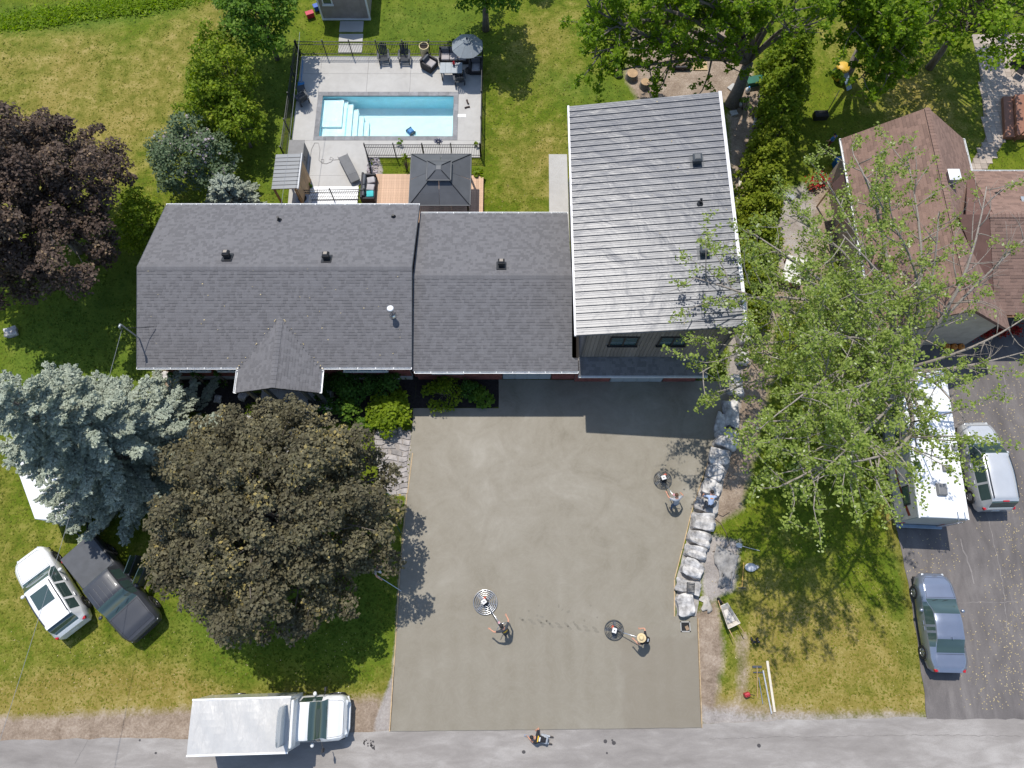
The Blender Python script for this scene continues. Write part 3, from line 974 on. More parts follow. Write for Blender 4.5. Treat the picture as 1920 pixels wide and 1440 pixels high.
# skirt roof over the garage door
mb = MB(); mb.slab((GX0 + 0.42, 11.52, 2.78), (9.9, 11.52, 2.78), (9.9, yf, 3.15), (GX0 + 0.42, yf, 3.15), 0.1)
sk = mb.build('skirt_roof', ROOFBASE, gar)
mb = MB(); shingles(mb, (GX0 + 0.42, 11.52, 2.78), (1, 0, 0), (0, yf - 11.52, 0.37), 9.9 - GX0 - 0.42, math.hypot(yf - 11.52, 0.37))
tag(fix(mb).build('skirt_shingles', SHINGLE, sk, rnd=True), kind='stuff')
gutter((9.9, 11.52, 2.77), (GX0 + 0.42, 11.52, 2.77), gar)
brick_wall(gar, (GX0 + 0.45, 12.1), (5.3, 12.1), 0.1, 2.7)
brick_wall(gar, (8.2, 12.1), (9.95, 12.1), 0.1, 2.7)
garage_door(gar, 5.35, 8.15, 12.1, 2.4)
mb = MB(); mb.bx(5.3, 8.2, 12.05, 12.12, 2.41, 2.68); mb.build('door_header', DOORGREY, gar)
# metal roof of separate ribbed panels
def metal_mat():
    m = mat('silver_roofing', (0.140, 0.142, 0.152), 0.36, metal=0.0, spec=0.33, var=0.10, scale=0.9, stretch=(0.7, 5, 1), objvar=0.05)
    N, L = m.node_tree.nodes, m.node_tree.links
    b = N['Principled BSDF']
    tc = N.new('ShaderNodeNewGeometry').outputs['Position']
    mp = N.new('ShaderNodeMapping'); mp.inputs['Scale'].default_value = (0.8, 1.0, 1); mp.inputs['Rotation'].default_value = (0, 0, 0.5)
    L.new(tc, mp.inputs['Vector'])
    n = noise(N, L, mp.outputs[0], 1.1, 3, 0.5, 0.5)
    bp = N.new('ShaderNodeBump'); bp.inputs['Strength'].default_value = 0.7; bp.inputs['Distance'].default_value = 0.06
    L.new(n, bp.inputs['Height']); L.new(bp.outputs[0], b.inputs['Normal'])
    return m
ROOFMETAL = metal_mat()
NP = 35
pw = (GYB - GYF) / NP
LX = GX1 - GX0 + 0.05
prof = [(0, 0.0), (0.005, 0.060), (0.035, 0.060), (0.05, 0.0), (0.15, 0.0), (0.16, 0.010), (0.18, 0.010), (0.19, 0.0), (0.26, 0.0), (0.27, 0.010), (0.29, 0.010), (0.30, 0.0), (pw, 0.0)]
mb = MB()
vs = [(x, y, z) for x in (0, LX) for y, z in prof]
n = len(prof)
mb.add(vs, [(i, n + i, n + i + 1, i + 1) for i in range(n - 1)])
mb.add([(x, y, z - 0.03) for x in (0, LX) for y, z in ((0, 0), (pw, 0))], [(0, 1, 3, 2)])
pm = fix(mb).mesh('roof_panel', ROOFMETAL)
gslope = math.atan2(GZ1 - GZ0, GX1 - GX0)
for i in range(NP):
    piece('roof_panel', pm, gar, (GX0 - 0.02, GYF + i * pw, GZ0 + random.uniform(0, 0.003)), (0, -gslope, 0))
mb = MB()
mb.slab((GX0, GYF + 0.02, GZ0 - 0.035), (GX1, GYF + 0.02, GZ1 - 0.035), (GX1, GYB - 0.02, GZ1 - 0.035), (GX0, GYB - 0.02, GZ0 - 0.035), 0.1)
mb.build('roof_deck', ROOFBASE, gar)
for nm, a, b, ww in (('edge_flashing', (GX0 - 0.04, GYF, GZ0), (GX0 - 0.04, GYB, GZ0), 0.10), ('edge_flashing', (GX1 + 0.03, GYF, GZ1), (GX1 + 0.03, GYB, GZ1), 0.16)):
    mb = MB(); mb.box(((a[0] + b[0]) / 2, (a[1] + b[1]) / 2, a[2] - 0.02), (ww, GYB - GYF + 0.04, 0.14)); mb.build(nm, mat('flashing_white', (0.62, 0.60, 0.60), 0.5, metal=0.2), gar, bevel=0.01)
mb = MB(); mb.slab((GX0 - 0.05, GYF - 0.03, GZ0 + 0.02), (GX1 + 0.1, GYF - 0.03, GZ1 + 0.02), (GX1 + 0.1, GYF + 0.02, GZ1 + 0.045), (GX0 - 0.05, GYF + 0.02, GZ0 + 0.045), 0.16); mb.build('front_fascia', DARKGREY, gar)
for dp in ([(GX0 + 0.5, 12.28, 6.3), (GX0 + 0.5, 12.28, 3.5)], [(GX1 - 0.3, 12.26, 6.6), (GX1 - 0.25, 12.2, 0.2)]):
    mb = MB(); mb.tube(dp, 0.042, 8); mb.build('downspout', DARKGREY, gar)
groof = lambda x: GZ0 + (x - GX0) * math.tan(gslope)
for px, py, lab in ((1306, 305, 'charcoal box vent high on the silver metal roof'), (1320, 474, 'charcoal box vent low on the silver metal roof')):
    q = G(px, py, 7.3)
    t = roof_vent('box_vent', lab, (q.x, q.y, groof(q.x)), 0.44, 0.36, DARKGREY, DARKGREY, 'box vents on the metal roof')
    t.rotation_euler = (0, -gslope, 0)
q = G(1311, 386, 7.2)
pipe('plumbing_pipe', 'black bent pipe between the box vents on metal roof', q.x, q.y, groof(q.x), 0.3, 0.06, 0.1)

# ---------------------------------------------------------------- neighbour's house
nb = thing('neighbour_house', 'brown shingled house half hidden behind the leafy tree', 'house')
NZE = 3.0
a0, a1 = G(1578, 262, NZE), G(1805, 258, NZE)
NX0, NX1 = a0.x, a1.x
NXM, NZR = (NX0 + NX1) / 2, 0
zz = min((abs(G(1738, 196, z / 20).x - NXM), z / 20) for z in range(60, 180))[1]
NZR = min(zz, 5.6)
NYB = (a0.y + a1.y) / 2
NYF = G(1620, 620, NZE).y
WB = G(1860, 322, NZE).y                       # back eave of the wing on the right
WFY = G(1860, 590, NZE).y
WR = (WB + WFY) / 2
WZ = NZE + (WB - WR) * (NZR - NZE) / (NXM - NX0) * 0.8
XR = 37.0
mb = MB()
mb.slab((NX0, NYF, NZE), (NX0, NYB, NZE), (NXM, NYB, NZR), (NXM, NYF, NZR), 0.14)
mb.slab((NX1, NYB, NZE), (NX1, NYF, NZE), (NXM, NYF, NZR), (NXM, NYB, NZR), 0.14)
nr = mb.build('roof', BROWNBASE, nb)
mb = MB()
VV = Vector((NXM - NX0, 0, NZR - NZE))
shingles(mb, (NX0, NYF, NZE), (0, 1, 0), VV, NYB - NYF, VV.length, expo=0.17, wmin=0.25, wmax=0.4)
shingles(mb, (NX1, NYF, NZE), (0, 1, 0), Vector((-VV.x, 0, VV.z)), NYB - NYF, VV.length, expo=0.17, wmin=0.25, wmax=0.4)
cap_row(mb, (NXM, NYF, NZR), (NXM, NYB, NZR))
tag(fix(mb).build('shingle_courses', SHINGLE_BR, nr, rnd=True), kind='stuff')
mb = MB()
mb.slab((NX1 - 0.6, WFY, NZE), (XR, WFY, NZE), (XR, WR, WZ), (NX1 - 0.6 - (WZ - NZE), WR, WZ), 0.14)
mb.slab((XR, WB, NZE), (NX1 - 0.2, WB, NZE), (NX1 - 0.2 - (WZ - NZE), WR, WZ), (XR, WR, WZ), 0.14)
wr_ = mb.build('wing_roof', BROWNBASE, nb)
mb = MB()
x0 = NX1 - 1.6
V1 = Vector((0, WR - WFY, WZ - NZE))
shingles(mb, (x0, WFY, NZE + 0.02), (1, 0, 0), V1, XR - x0, V1.length, expo=0.17, wmin=0.25, wmax=0.4, left=lambda v: 1.0 - 1.0 * v / V1.length)
V2 = Vector((0, WR - WB, WZ - NZE))
shingles(mb, (x0, WB, NZE + 0.02), (1, 0, 0), V2, XR - x0, V2.length, expo=0.17, wmin=0.25, wmax=0.4, left=lambda v: 1.5 - 1.3 * v / V2.length)
cap_row(mb, (x0, WR, WZ), (XR, WR, WZ))
tag(fix(mb).build('wing_shingles', SHINGLE_BR, wr_, rnd=True), kind='stuff')
mb = MB()
mb.bx(NX0 + 0.4, NX1 - 0.4, NYF + 0.4, NYB - 0.5, 0, NZE - 0.1)
mb.add([(x, y, z) for y in (NYF + 0.4, NYB - 0.5) for x, z in ((NX0 + 0.4, NZE - 0.1), (NX1 - 0.4, NZE - 0.1), (NXM, NZR - 0.2))], [(0, 1, 2), (5, 4, 3)])
mb.bx(NX1 - 0.4, XR - 0.5, WFY + 1.2, WB - 0.5, 0, NZE - 0.1)
mb.build('wall', mat('tan_siding', (0.40, 0.34, 0.27), 0.7), nb)
gutter((NX0, NYF, NZE - 0.01), (NX0, NYB, NZE - 0.01), nb)
gutter((NX1, NYB, NZE - 0.01), (NX1, WB + 0.1, NZE - 0.01), nb)
gutter((NX1, WB, NZE - 0.01), (XR, WB, NZE - 0.01), nb)
gutter((XR, WFY, NZE - 0.01), (NX1 - 0.5, WFY, NZE - 0.01), nb, mat('gutter_brown', (0.35, 0.2, 0.1), 0.5))
for i in range(3):
    x = NX1 + 1.5 + 3 * i
    window(nb, x, x + 1.4, 1.0, 2.2, WFY + 1.15, 2, WHITE)
# brown lean-to beside it
lt = thing('lean_to', 'dark brown lean-to roof on low posts beside the neighbour house', 'lean-to')
q = [G(1560, 345, 2.3), G(1588, 318, 2.9), G(1606, 425, 2.9), G(1575, 415, 2.3)]
mb = MB(); mb.slab(q[0], q[3], q[2], q[1], 0.06); mb.build('lean_roof', mat('dark_brown_felt', (0.06, 0.032, 0.028), 0.85), lt)
for p in (q[0], q[3]):
    mb = MB(); mb.cyl((p.x + 0.1, p.y, 0), (p.x + 0.1, p.y, 2.25), 0.05); mb.build('post', TANWOOD, lt)
q = G(1765, 352, 4.4)
nzs = lambda x: NZR - abs(x - NXM) * (NZR - NZE) / (NXM - NX0)
ck = thing('roof_chimney', 'small grey metal chimney with white face on brown roof', 'chimney', (q.x, q.y, nzs(q.x) - 0.15))
mb = MB(); mb.box((0, 0, 0.3), (0.5, 0.55, 0.6)); mb.build('stack', MATS['galvanized'], ck)
mb = MB(); mb.box((0, 0, 0.65), (0.62, 0.66, 0.08), taper=0.5); mb.build('cap', WHITE, ck)
q = G(1860, 372, 4.0); pipe('plumbing_pipe', 'black pipe on the brown wing roof', q.x, q.y, NZE + (WB - q.y) * (WZ - NZE) / (WB - WR) - 0.03, 0.35)
roof_vent('roof_vent', 'square grey vent on the brown wing roof near the frame edge', (G(1910, 392, 4.2).x, G(1910, 392, 4.2).y, NZE + (WB - G(1910, 392, 4.2).y) * (WZ - NZE) / (WB - WR)), 0.4, 0.3, MATS['galvanized'], MATS['galvanized'])

# ---------------------------------------------------------------- garden shed at the top
sh = thing('garden_shed', 'grey sided garden shed with small window at top edge of photo', 'shed')
sA, sB = G(606, 36, 0), G(694, 36, 0)
SY = (sA.y + sB.y) / 2
mb = MB(); mb.bx(sA.x, sB.x, SY + 0.02, SY + 3.2, 0, 2.5)
mb.add([(x, y, z) for y in (SY + 0.02, SY + 3.2) for x, z in ((sA.x, 2.5), (sB.x, 2.5), ((sA.x + sB.x) / 2, 3.3))], [(0, 1, 2), (5, 4, 3)])
mb.build('wall', mat('shed_siding', (0.27, 0.235, 0.205), 0.8), sh)
k = 0
z = 0.08
while z < 2.45:
    mb = MB(); mb.box(((sA.x + sB.x) / 2, SY + 0.008, z + 0.1), (sB.x - sA.x, 0.03, 0.196), rx=-0.06); mb.build('clapboard', mat('shed_clapboard', (0.29, 0.25, 0.22), 0.75, objvar=0.05), sh); z += 0.2
window(sh, sA.x + 0.3, sA.x + 0.95, 1.2, 2.0, SY - 0.02, 1, WHITE)
mb = MB(); mb.bx(sB.x - 1.25, sB.x - 0.4, SY - 0.03, SY - 0.012, 0.08, 2.1); mb.build('door', mat('shed_door', (0.30, 0.26, 0.23), 0.7), sh)
for x in (sA.x, sB.x):
    mb = MB(); mb.box((x, SY - 0.02, 1.25), (0.1, 0.1, 2.5)); mb.build('corner_trim', WHITE, sh)
mb = MB(); xm = (sA.x + sB.x) / 2
mb.slab((sA.x - 0.25, SY - 0.25, 2.4), (xm, SY - 0.25, 3.42), (xm, SY + 3.4, 3.42), (sA.x - 0.25, SY + 3.4, 2.4), 0.08)
mb.slab((sB.x + 0.25, SY - 0.25, 2.4), (sB.x + 0.25, SY + 3.4, 2.4), (xm, SY + 3.4, 3.42), (xm, SY - 0.25, 3.42), 0.08)
fix(mb).build('roof', ROOFBASE, sh)
mb = MB(); mb.box((xm, SY - 0.02, 0.04), (sB.x - sA.x + 0.1, 0.14, 0.09)); mb.build('base_board', WHITE, sh)
# ================================================================== POOL YARD
# paved deck around the pool (frame of slabs so that the basin is open)
PL0, PL1 = G(598, 262).x - 0.05, G(849, 262).x
PYN, PYS = G(720, 180).y, G(720, 257).y
DX0, DX1 = G(566, 105).x, G(904, 105).x
DYN, DYS = G(720, 106).y, G(720, 292).y
deckpieces = []
def slab_sheet(name, poly, z=0.05, m=None):
    mb = MB(); mb.prism(poly, -0.1, z)
    return tag(mb.build(name, m or mcon, bevel=0.008), kind='structure')
# control joints: the deck is poured in bays
cw = 0.28
xs = [DX0, PL0 - cw, PL0 + (PL1 - PL0) * 0.33, PL0 + (PL1 - PL0) * 0.66, PL1 + cw, DX1]
deck = bpy.data.objects.new('pool_deck', None); COL.objects.link(deck)
tag(deck, kind='structure')
def bay(x0, x1, y0, y1):
    mb = MB(); mb.bx(x0 + 0.006, x1 - 0.006, y0 + 0.006, y1 - 0.006, -0.1, 0.05); mb.build('deck_slab', mcon, deck)
ym = (DYN + PYN) / 2 + 0.15
for i in range(5):
    bay(xs[i], xs[i + 1], ym, DYN)
    bay(xs[i], xs[i + 1], PYN + cw, ym)
bay(DX0, PL0 - cw, PYS - cw, PYN + cw)
bay(PL1 + cw, DX1, PYS - cw, PYN + cw)
SXL = G(565, 300).x
SXR = G(690, 300).x
bay(SXR, DX1, DYS - 0.15, PYS - cw)
s0, s1 = G(720, 330).y, G(720, 372).y
bay(SXL, SXR, s0, PYS - cw)
mb = MB(); mb.prism([G2(545, 330), G2(690, 330), G2(650, 372), G2(600, 385), G2(540, 385)], -0.1, 0.046); mb.build('deck_slab', mcon, deck)
# pool
pool = thing('swimming_pool', 'rectangular swimming pool with white tanning shelf, steps and turquoise water', 'pool', (0, 0, 0))
PWHITE = mat('pool_shell', (0.72, 0.77, 0.78), 0.5, var=0.05, scale=2)
D = 1.15
def pool_part(name, x0, x1, y0, y1, z0, z1, m=PWHITE, par=None):
    mb = MB(); mb.bx(x0, x1, y0, y1, z0, z1); return mb.build(name, m, par or pool)
basin = pool_part('basin_floor', PL0 - 0.1, PL1 + 0.1, PYS - 0.1, PYN + 0.1, -D - 0.1, -D)
PWALL = mat('pool_wall', (0.42, 0.76, 0.85), 0.5, var=0.05, scale=2)
pool_part('basin_wall', PL0 - 0.1, PL0, PYS, PYN, -D, 0.0, PWALL); pool_part('basin_wall', PL1, PL1 + 0.1, PYS, PYN, -D, 0.0, PWALL)
pool_part('basin_wall', PL0 - 0.1, PL1 + 0.1, PYN, PYN + 0.1, -D, 0.0, PWALL); pool_part('basin_wall', PL0 - 0.1, PL1 + 0.1, PYS - 0.1, PYS, -D, 0.0, PWALL)
shx = G(655, 200).x
pool_part('tanning_shelf', PL0 + 0.002, shx - 0.45, PYS + 0.95, PYN - 0.12, -D + 0.002, -0.22)
pool_part('shelf_step', PL0 + 0.002, shx - 0.2, PYS + 0.002, PYN - 0.06, -D + 0.003, -0.36)
for k in range(4):
    pool_part('pool_step', shx - 0.2 + 0.002 + 0.33 * k, shx - 0.2 + 0.33 * (k + 1), PYS + 0.002, PYN - 0.3 - 0.32 * k, -D + 0.004, -0.42 - 0.16 * k)
for k in range(5):
    mb = MB(); mb.box((shx - 0.2 + 0.33 * k - 0.03, (PYS + PYN - 0.45) / 2 - 0.1 * k, -0.355 - 0.02 * (k == 0) - 0.16 * max(0, k - 0) - (0.042 if k else -0.02)), (0.03, 2.3 - 0.2 * k, 0.008)); mb.build('step_trim', mat('aqua_trim', (0.15, 0.55, 0.62), 0.5), pool)
def water_mat():
    m = bpy.data.materials.new('pool_water'); m.use_nodes = True
    N, L = m.node_tree.nodes, m.node_tree.links
    N.remove(N['Principled BSDF'])
    tr = N.new('ShaderNodeBsdfTransparent'); tr.inputs['Color'].default_value = (0.80, 0.95, 0.97, 1)
    gl = N.new('ShaderNodeBsdfGlossy'); gl.inputs['Roughness'].default_value = 0.06
    tc = N.new('ShaderNodeNewGeometry').outputs['Position']
    n1 = noise(N, L, tc, 3.5, 4, 0.6, 0.8); n2 = noise(N, L, tc, 12, 3, 0.6, 0.4)
    bp = N.new('ShaderNodeBump'); bp.inputs['Strength'].default_value = 0.9; bp.inputs['Distance'].default_value = 0.10
    L.new(math_n(N, L, 'ADD', n1, math_n(N, L, 'MULTIPLY', n2, 0.35)), bp.inputs['Height'])
    L.new(bp.outputs[0], gl.inputs['Normal'])
    fr = N.new('ShaderNodeFresnel'); fr.inputs['IOR'].default_value = 1.33
    L.new(bp.outputs[0], fr.inputs['Normal'])
    mx = N.new('ShaderNodeMixShader')
    L.new(fr.outputs[0], mx.inputs[0]); L.new(tr.outputs[0], mx.inputs[1]); L.new(gl.outputs[0], mx.inputs[2])
    L.new(mx.outputs[0], N['Material Output'].inputs['Surface'])
    return m
mb = MB(); mb.quad((PL0, PYS, -0.09), (PL1, PYS, -0.09), (PL1, PYN, -0.09), (PL0, PYN, -0.09)); mb.build('water', water_mat(), pool)
def coping_run(x0, x1, y0, y1, along):
    n = max(1, round(((x1 - x0) if along == 'x' else (y1 - y0)) / 0.62))
    for i in range(n):
        mb = MB()
        if along == 'x': mb.bx(x0 + (x1 - x0) * i / n + 0.004, x0 + (x1 - x0) * (i + 1) / n - 0.004, y0, y1, -0.02, 0.062)
        else: mb.bx(x0, x1, y0 + (y1 - y0) * i / n + 0.004, y0 + (y1 - y0) * (i + 1) / n - 0.004, -0.02, 0.062)
        mb.build('coping_stone', mcop, pool)
coping_run(PL0 - cw + 0.004, PL1 + cw - 0.004, PYN - 0.03, PYN + cw - 0.004, 'x'); coping_run(PL0 - cw + 0.004, PL1 + cw - 0.004, PYS - cw + 0.004, PYS + 0.03, 'x')
coping_run(PL0 - cw + 0.004, PL0 + 0.03, PYS + 0.034, PYN - 0.034, 'y'); coping_run(PL1 - 0.03, PL1 + cw - 0.004, PYS + 0.034, PYN - 0.034, 'y')
q = G(768, 236, -0.5)
rb = thing('pool_robot', 'blue robotic pool cleaner under the water', 'pool cleaner', (q.x, q.y, -D + 0.02), 0.7)
BLUE = mat('robot_blue', (0.01, 0.13, 0.36), 0.4)
mb = MB(); mb.box((0, 0, 0.14), (0.42, 0.4, 0.2), taper=0.75); mb.build('body', BLUE, rb, bevel=0.03)
for y in (-0.22, 0.22):
    mb = MB(); mb.box((0, y, 0.1), (0.44, 0.06, 0.18)); mb.build('track', BLACK, rb, bevel=0.02)
for px, py in ((862, 217), (870, 217)):
    q = G(px, py, 0.05); mb = MB(); mb.box((0, 0, 0.004), (0.24, 0.22, 0.012)); o = mb.build('skimmer_lid', WHITE); o.location = (q.x, q.y, 0.055)
    tag(o, 'white skimmer lid in deck right of pool, %s one' % ('left' if px < 866 else 'right'), 'lid', 'skimmer lids')

# ---------------------------------------------------------------- fences
FENCE = mat('fence_black', (0.022, 0.024, 0.028), 0.5, var=0.1)
pk = MB(); pk.box((0, 0, 0.6), (0.018, 0.018, 1.12)); PICK = pk.mesh('picket', FENCE)
po = MB(); po.box((0, 0, 0.64), (0.06, 0.06, 1.28)); po.box((0, 0, 1.29), (0.075, 0.075, 0.03)); POST = po.mesh('post', FENCE)
def fence(lab, a, b, h=1.2, base=0.05, spacing=0.105, posts=1.8, zend=None, group='black pool fences'):
    a, b = Vector((*a, base)), Vector((*b, base))
    d = b - a
    t = thing('picket_fence', lab, 'fence', a, math.atan2(d.y, d.x), group)
    Ln = d.length
    for z in (0.16, 0.92, 1.16):
        mb = MB(); mb.box((Ln / 2, 0, z * h / 1.2), (Ln, 0.032, 0.03)); mb.build('rail', FENCE, t)
    n = int(Ln / spacing)
    for i in range(1, n):
        piece('picket', PICK, t, (i * Ln / n, 0, 0), scale=(1, 1, h / 1.2))
    k = max(1, round(Ln / posts))
    for i in range(k + 1):
        piece('post', POST, t, (i * Ln / k, 0, 0), scale=(1, 1, h / 1.2))
    return t
fence('black picket fence along the far side of the pool deck', (DX0 - 0.05, DYN + 0.02), (DX1 + 0.02, DYN + 0.02))
fence('black picket fence on the left side of pool along the cedars', G2(537, 300), (DX0 - 0.1, DYN - 0.05), base=0.02)
fence('black picket fence on the right side of pool beside the lawn', (DX1 + 0.05, DYS - 0.1), (DX1 + 0.05, DYN - 0.05))
fence('black picket fence between pool and gazebo', (SXR, DYS - 0.12), (DX1, DYS - 0.12))
fence('short black picket fence by the pebble strip beside gazebo lawn', G2(700, 338), (SXR, DYS - 0.18), base=0.0)
fence('black picket gate fence beside the white steps behind house', G2(565, 378), G2(690, 376), base=0.0)

# ---------------------------------------------------------------- deck, gazebo and furniture
DZ = 0.35
wd = thing('timber_deck', 'pale cedar plank deck between house and gazebo', 'deck')
wx0, wx1, wyb, wyf = G(682, 372, DZ).x, G(906, 372, DZ).x, G(720, 327, DZ).y, G(720, 420, DZ).y
nb_ = int((wx1 - wx0) / 0.145)
pl = MB(); pl.box((0, (wyb - wyf) / 2, 0), (0.138, wyb - wyf, 0.03)); PLK = pl.mesh('deck_board', WOOD)
for i in range(nb_):
    piece('deck_board', PLK, wd, (wx0 + (i + 0.5) * 0.145, wyf, DZ - 0.015))
mb = MB(); mb.bx(wx0, wx0 + nb_ * 0.145, wyb - 0.005, wyb + 0.03, 0, DZ - 0.005); mb.build('fascia', WOOD, wd)
mb = MB(); mb.bx(wx0 + 0.03, wx0 + nb_ * 0.145 - 0.03, wyf, wyb - 0.03, 0.0, DZ - 0.035); mb.build('framing', TANWOOD, wd)
# gazebo
GZ = mat('gazebo_panel', (0.085, 0.088, 0.094), 0.55, var=0.12, scale=1.5, objvar=0.06)
gz = thing('gazebo', 'dark grey hardtop gazebo with tiered square roof on timber deck', 'gazebo')
z0g, z1g, z2g = 2.45, 3.15, 3.45
c = [G(771, 289, z0g), G(884, 289, z0g), G(881, 386, z0g), G(767, 385, z0g)]
gx0, gx1 = (c[0].x + c[3].x) / 2, (c[1].x + c[2].x) / 2
gyb, gyf = (c[0].y + c[1].y) / 2, (c[2].y + c[3].y) / 2
gxm, gym = (gx0 + gx1) / 2, (gyb + gyf) / 2
def pyr(x0, x1, y0, y1, z0, xi0, xi1, yi0, yi1, z1, parent, split=2):
    O = [(x0, y0), (x1, y0), (x1, y1), (x0, y1)]
    I = [(xi0, yi0), (xi1, yi0), (xi1, yi1), (xi0, yi1)]
    L_ = lambda p, q, t: (p[0] + (q[0] - p[0]) * t, p[1] + (q[1] - p[1]) * t)
    for k in range(4):
        j = (k + 1) % 4
        for s in range(split):
            a, b = s / split + 0.004, (s + 1) / split - 0.004
            p = [(*L_(O[k], O[j], a), z0), (*L_(O[k], O[j], b), z0), (*L_(I[k], I[j], b), z1), (*L_(I[k], I[j], a), z1)]
            m_ = [Vector(p[0]) * 0.5 + Vector(p[3]) * 0.5, Vector(p[1]) * 0.5 + Vector(p[2]) * 0.5]
            mb = MB(); mb.slab(p[0], p[1], m_[1] + Vector((0, 0, -0.004)), m_[0] + Vector((0, 0, -0.004)), 0.02); mb.build('roof_panel', GZ, parent)
            mb = MB(); mb.slab(m_[0], m_[1], p[2], p[3], 0.02); mb.build('roof_panel', GZ, parent)
        mb = MB(); mb.tube([(*O[k], z0 + 0.01), (*I[k], z1 + 0.01)], 0.025, 6); mb.build('hip_rib', BLACK, parent)
    mb = MB()
    for k in range(4):
        j = (k + 1) % 4
        mb.tube([(*O[k], z0), (*O[j], z0)], 0.035, 6)
    tag(mb.build('eave_rim', DARKGREY, parent), kind='stuff')
u = 0.17 * (gx1 - gx0)
pyr(gx0, gx1, gyf, gyb, z0g, gxm - u, gxm + u, gym - u, gym + u, z1g, gz)
pyr(gxm - u * 1.15, gxm + u * 1.15, gym - u * 1.1, gym + u * 1.1, z1g + 0.14, gxm - u * 0.3, gxm + u * 0.3, gym - u * 0.3, gym + u * 0.3, z2g + 0.1, gz, 1)
mb = MB(); mb.box((gxm, gym, z2g + 0.11), (u * 0.62, u * 0.62, 0.04), taper=0.7); mb.build('finial_plate', GZ, gz)
for x in (gx0 + 0.15, gx1 - 0.15):
    for y in (gyf + 0.15, gyb - 0.15):
        mb = MB(); mb.box((x, y, (DZ + z0g) / 2), (0.1, 0.1, z0g - DZ)); mb.build('post', BLACK, gz)
# wicker furniture
WICK = mat('dark_wicker', (0.030, 0.028, 0.030), 0.7, var=0.3, scale=60, bump=0.5, bscale=120)
CUSH = mat('grey_cushion', (0.36, 0.335, 0.33), 0.9, var=0.1)
CUSHD = mat('dark_cushion', (0.10, 0.105, 0.115), 0.9, var=0.1)
TEAL = mat('teal_pillow', (0.06, 0.42, 0.42), 0.85, var=0.1)
def pillow(parent, c, d, m, rz=0, rx=0):
    mb = MB(); mb.box((0, 0, 0), d); o = mb.build('cushion', m, parent, bevel=min(d) * 0.35, smooth=True); o.location = c; o.rotation_euler = (rx, 0, rz); return o
def armchair(lab, loc, rz, w=0.85, name='armchair', cat='armchair', n=1, group=None, cush=CUSH, extra=None):
    t = thing(name, lab, cat, loc, rz, group)
    W = w
    mb = MB(); mb.box((0, 0, 0.16), (W, 0.8, 0.26)); mb.build('seat_base', WICK, t, bevel=0.03)
    mb = MB(); mb.box((0, 0.36, 0.42), (W, 0.14, 0.60)); mb.build('backrest', WICK, t, bevel=0.04)
    for s in (-1, 1):
        mb = MB(); mb.box((s * (W / 2 - 0.06), -0.03, 0.40), (0.12, 0.72, 0.36)); mb.build('armrest', WICK, t, bevel=0.03)
    cwid = (W - 0.26) / n
    for i in range(n):
        x = -W / 2 + 0.13 + cwid * (i + 0.5)
        pillow(t, (x, -0.06, 0.36), (cwid - 0.02, 0.62, 0.14), cush)
        pillow(t, (x, 0.23, 0.56), (cwid - 0.03, 0.13, 0.36), CUSHD if cush is CUSH else cush, rx=-0.15)
    return t
q = G(806, 126, 0.05); armchair('dark wicker armchair turned at an angle left of the table', (q.x, q.y, 0.05), R(-125) + R(180), group='wicker armchairs')
q = G(893, 132, 0.05); armchair('dark wicker armchair against right fence behind the table', (q.x, q.y, 0.05), R(0), group='wicker armchairs')
q = G(852, 112, 0.05); armchair('dark wicker sofa with grey cushions partly under the umbrella', (q.x, q.y, 0.05), 0, 1.9, 'wicker_sofa', 'sofa', 3)
q = G(697, 362, DZ); sf = armchair('charcoal outdoor sofa with pale pillows and a teal pillow', (q.x - 0.1, q.y + 0.1, DZ), R(90), 1.75, 'deck_sofa', 'sofa', 2, cush=CUSHD)
pillow(sf, (0.45, -0.12, 0.5), (0.42, 0.45, 0.14), CUSH, 0.2); pillow(sf, (-0.05, -0.12, 0.5), (0.42, 0.45, 0.14), CUSH, -0.1); pillow(sf, (-0.5, -0.12, 0.5), (0.42, 0.42, 0.13), TEAL, 0.05)
# table
q = G(846, 128, 0.72)
tb = thing('patio_table', 'grey topped outdoor table with a red flower pot on it', 'table', (q.x, q.y, 0.05))
TT = mat('table_top_grey', (0.27, 0.30, 0.32), 0.35, var=0.08)
for i in range(4):
    mb = MB(); mb.box((-0.525 + 0.35 * i, 0, 0.70), (0.34, 0.82, 0.04)); mb.build('table_slat', TT, tb)
for sx in (-1, 1):
    for sy in (-1, 1):
        mb = MB(); mb.box((sx * 0.6, sy * 0.32, 0.34), (0.07, 0.07, 0.68)); mb.build('leg', BLACK, tb)
mb = MB(); mb.box((0, 0, 0.64), (1.2, 0.6, 0.05)); mb.build('apron', BLACK, tb)
LEAF_FLOWER = leafmat('flower_red', (0.35, 0.01, 0.02), (0.5, 0.04, 0.06), trans=0.2)
# ================================================================== PLANTS
BARK = mat('bark_grey', (0.165, 0.140, 0.118), 0.9, var=0.3, scale=5, bump=0.6, bscale=20, bdist=0.03, stretch=(3, 3, 0.7))
BARKL = mat('bark_pale', (0.27, 0.235, 0.20), 0.9, var=0.25, scale=5, bump=0.5, bscale=20, bdist=0.03, stretch=(3, 3, 0.7))
L_DARKMAPLE = leafmat('leaf_bronze_maple', (0.050, 0.043, 0.024), (0.170, 0.153, 0.086), (0.33, 0.26, 0.09), 0.22, 0.6, 0.2)
L_PURPLE = leafmat('leaf_purple_maple', (0.040, 0.026, 0.021), (0.130, 0.090, 0.066), (0.27, 0.19, 0.11), 0.22, 0.6, 0.2)
L_SPRUCE = leafmat('needle_blue_spruce', (0.18, 0.215, 0.165), (0.47, 0.505, 0.395), (0.64, 0.65, 0.49), 0.12, 0.6)
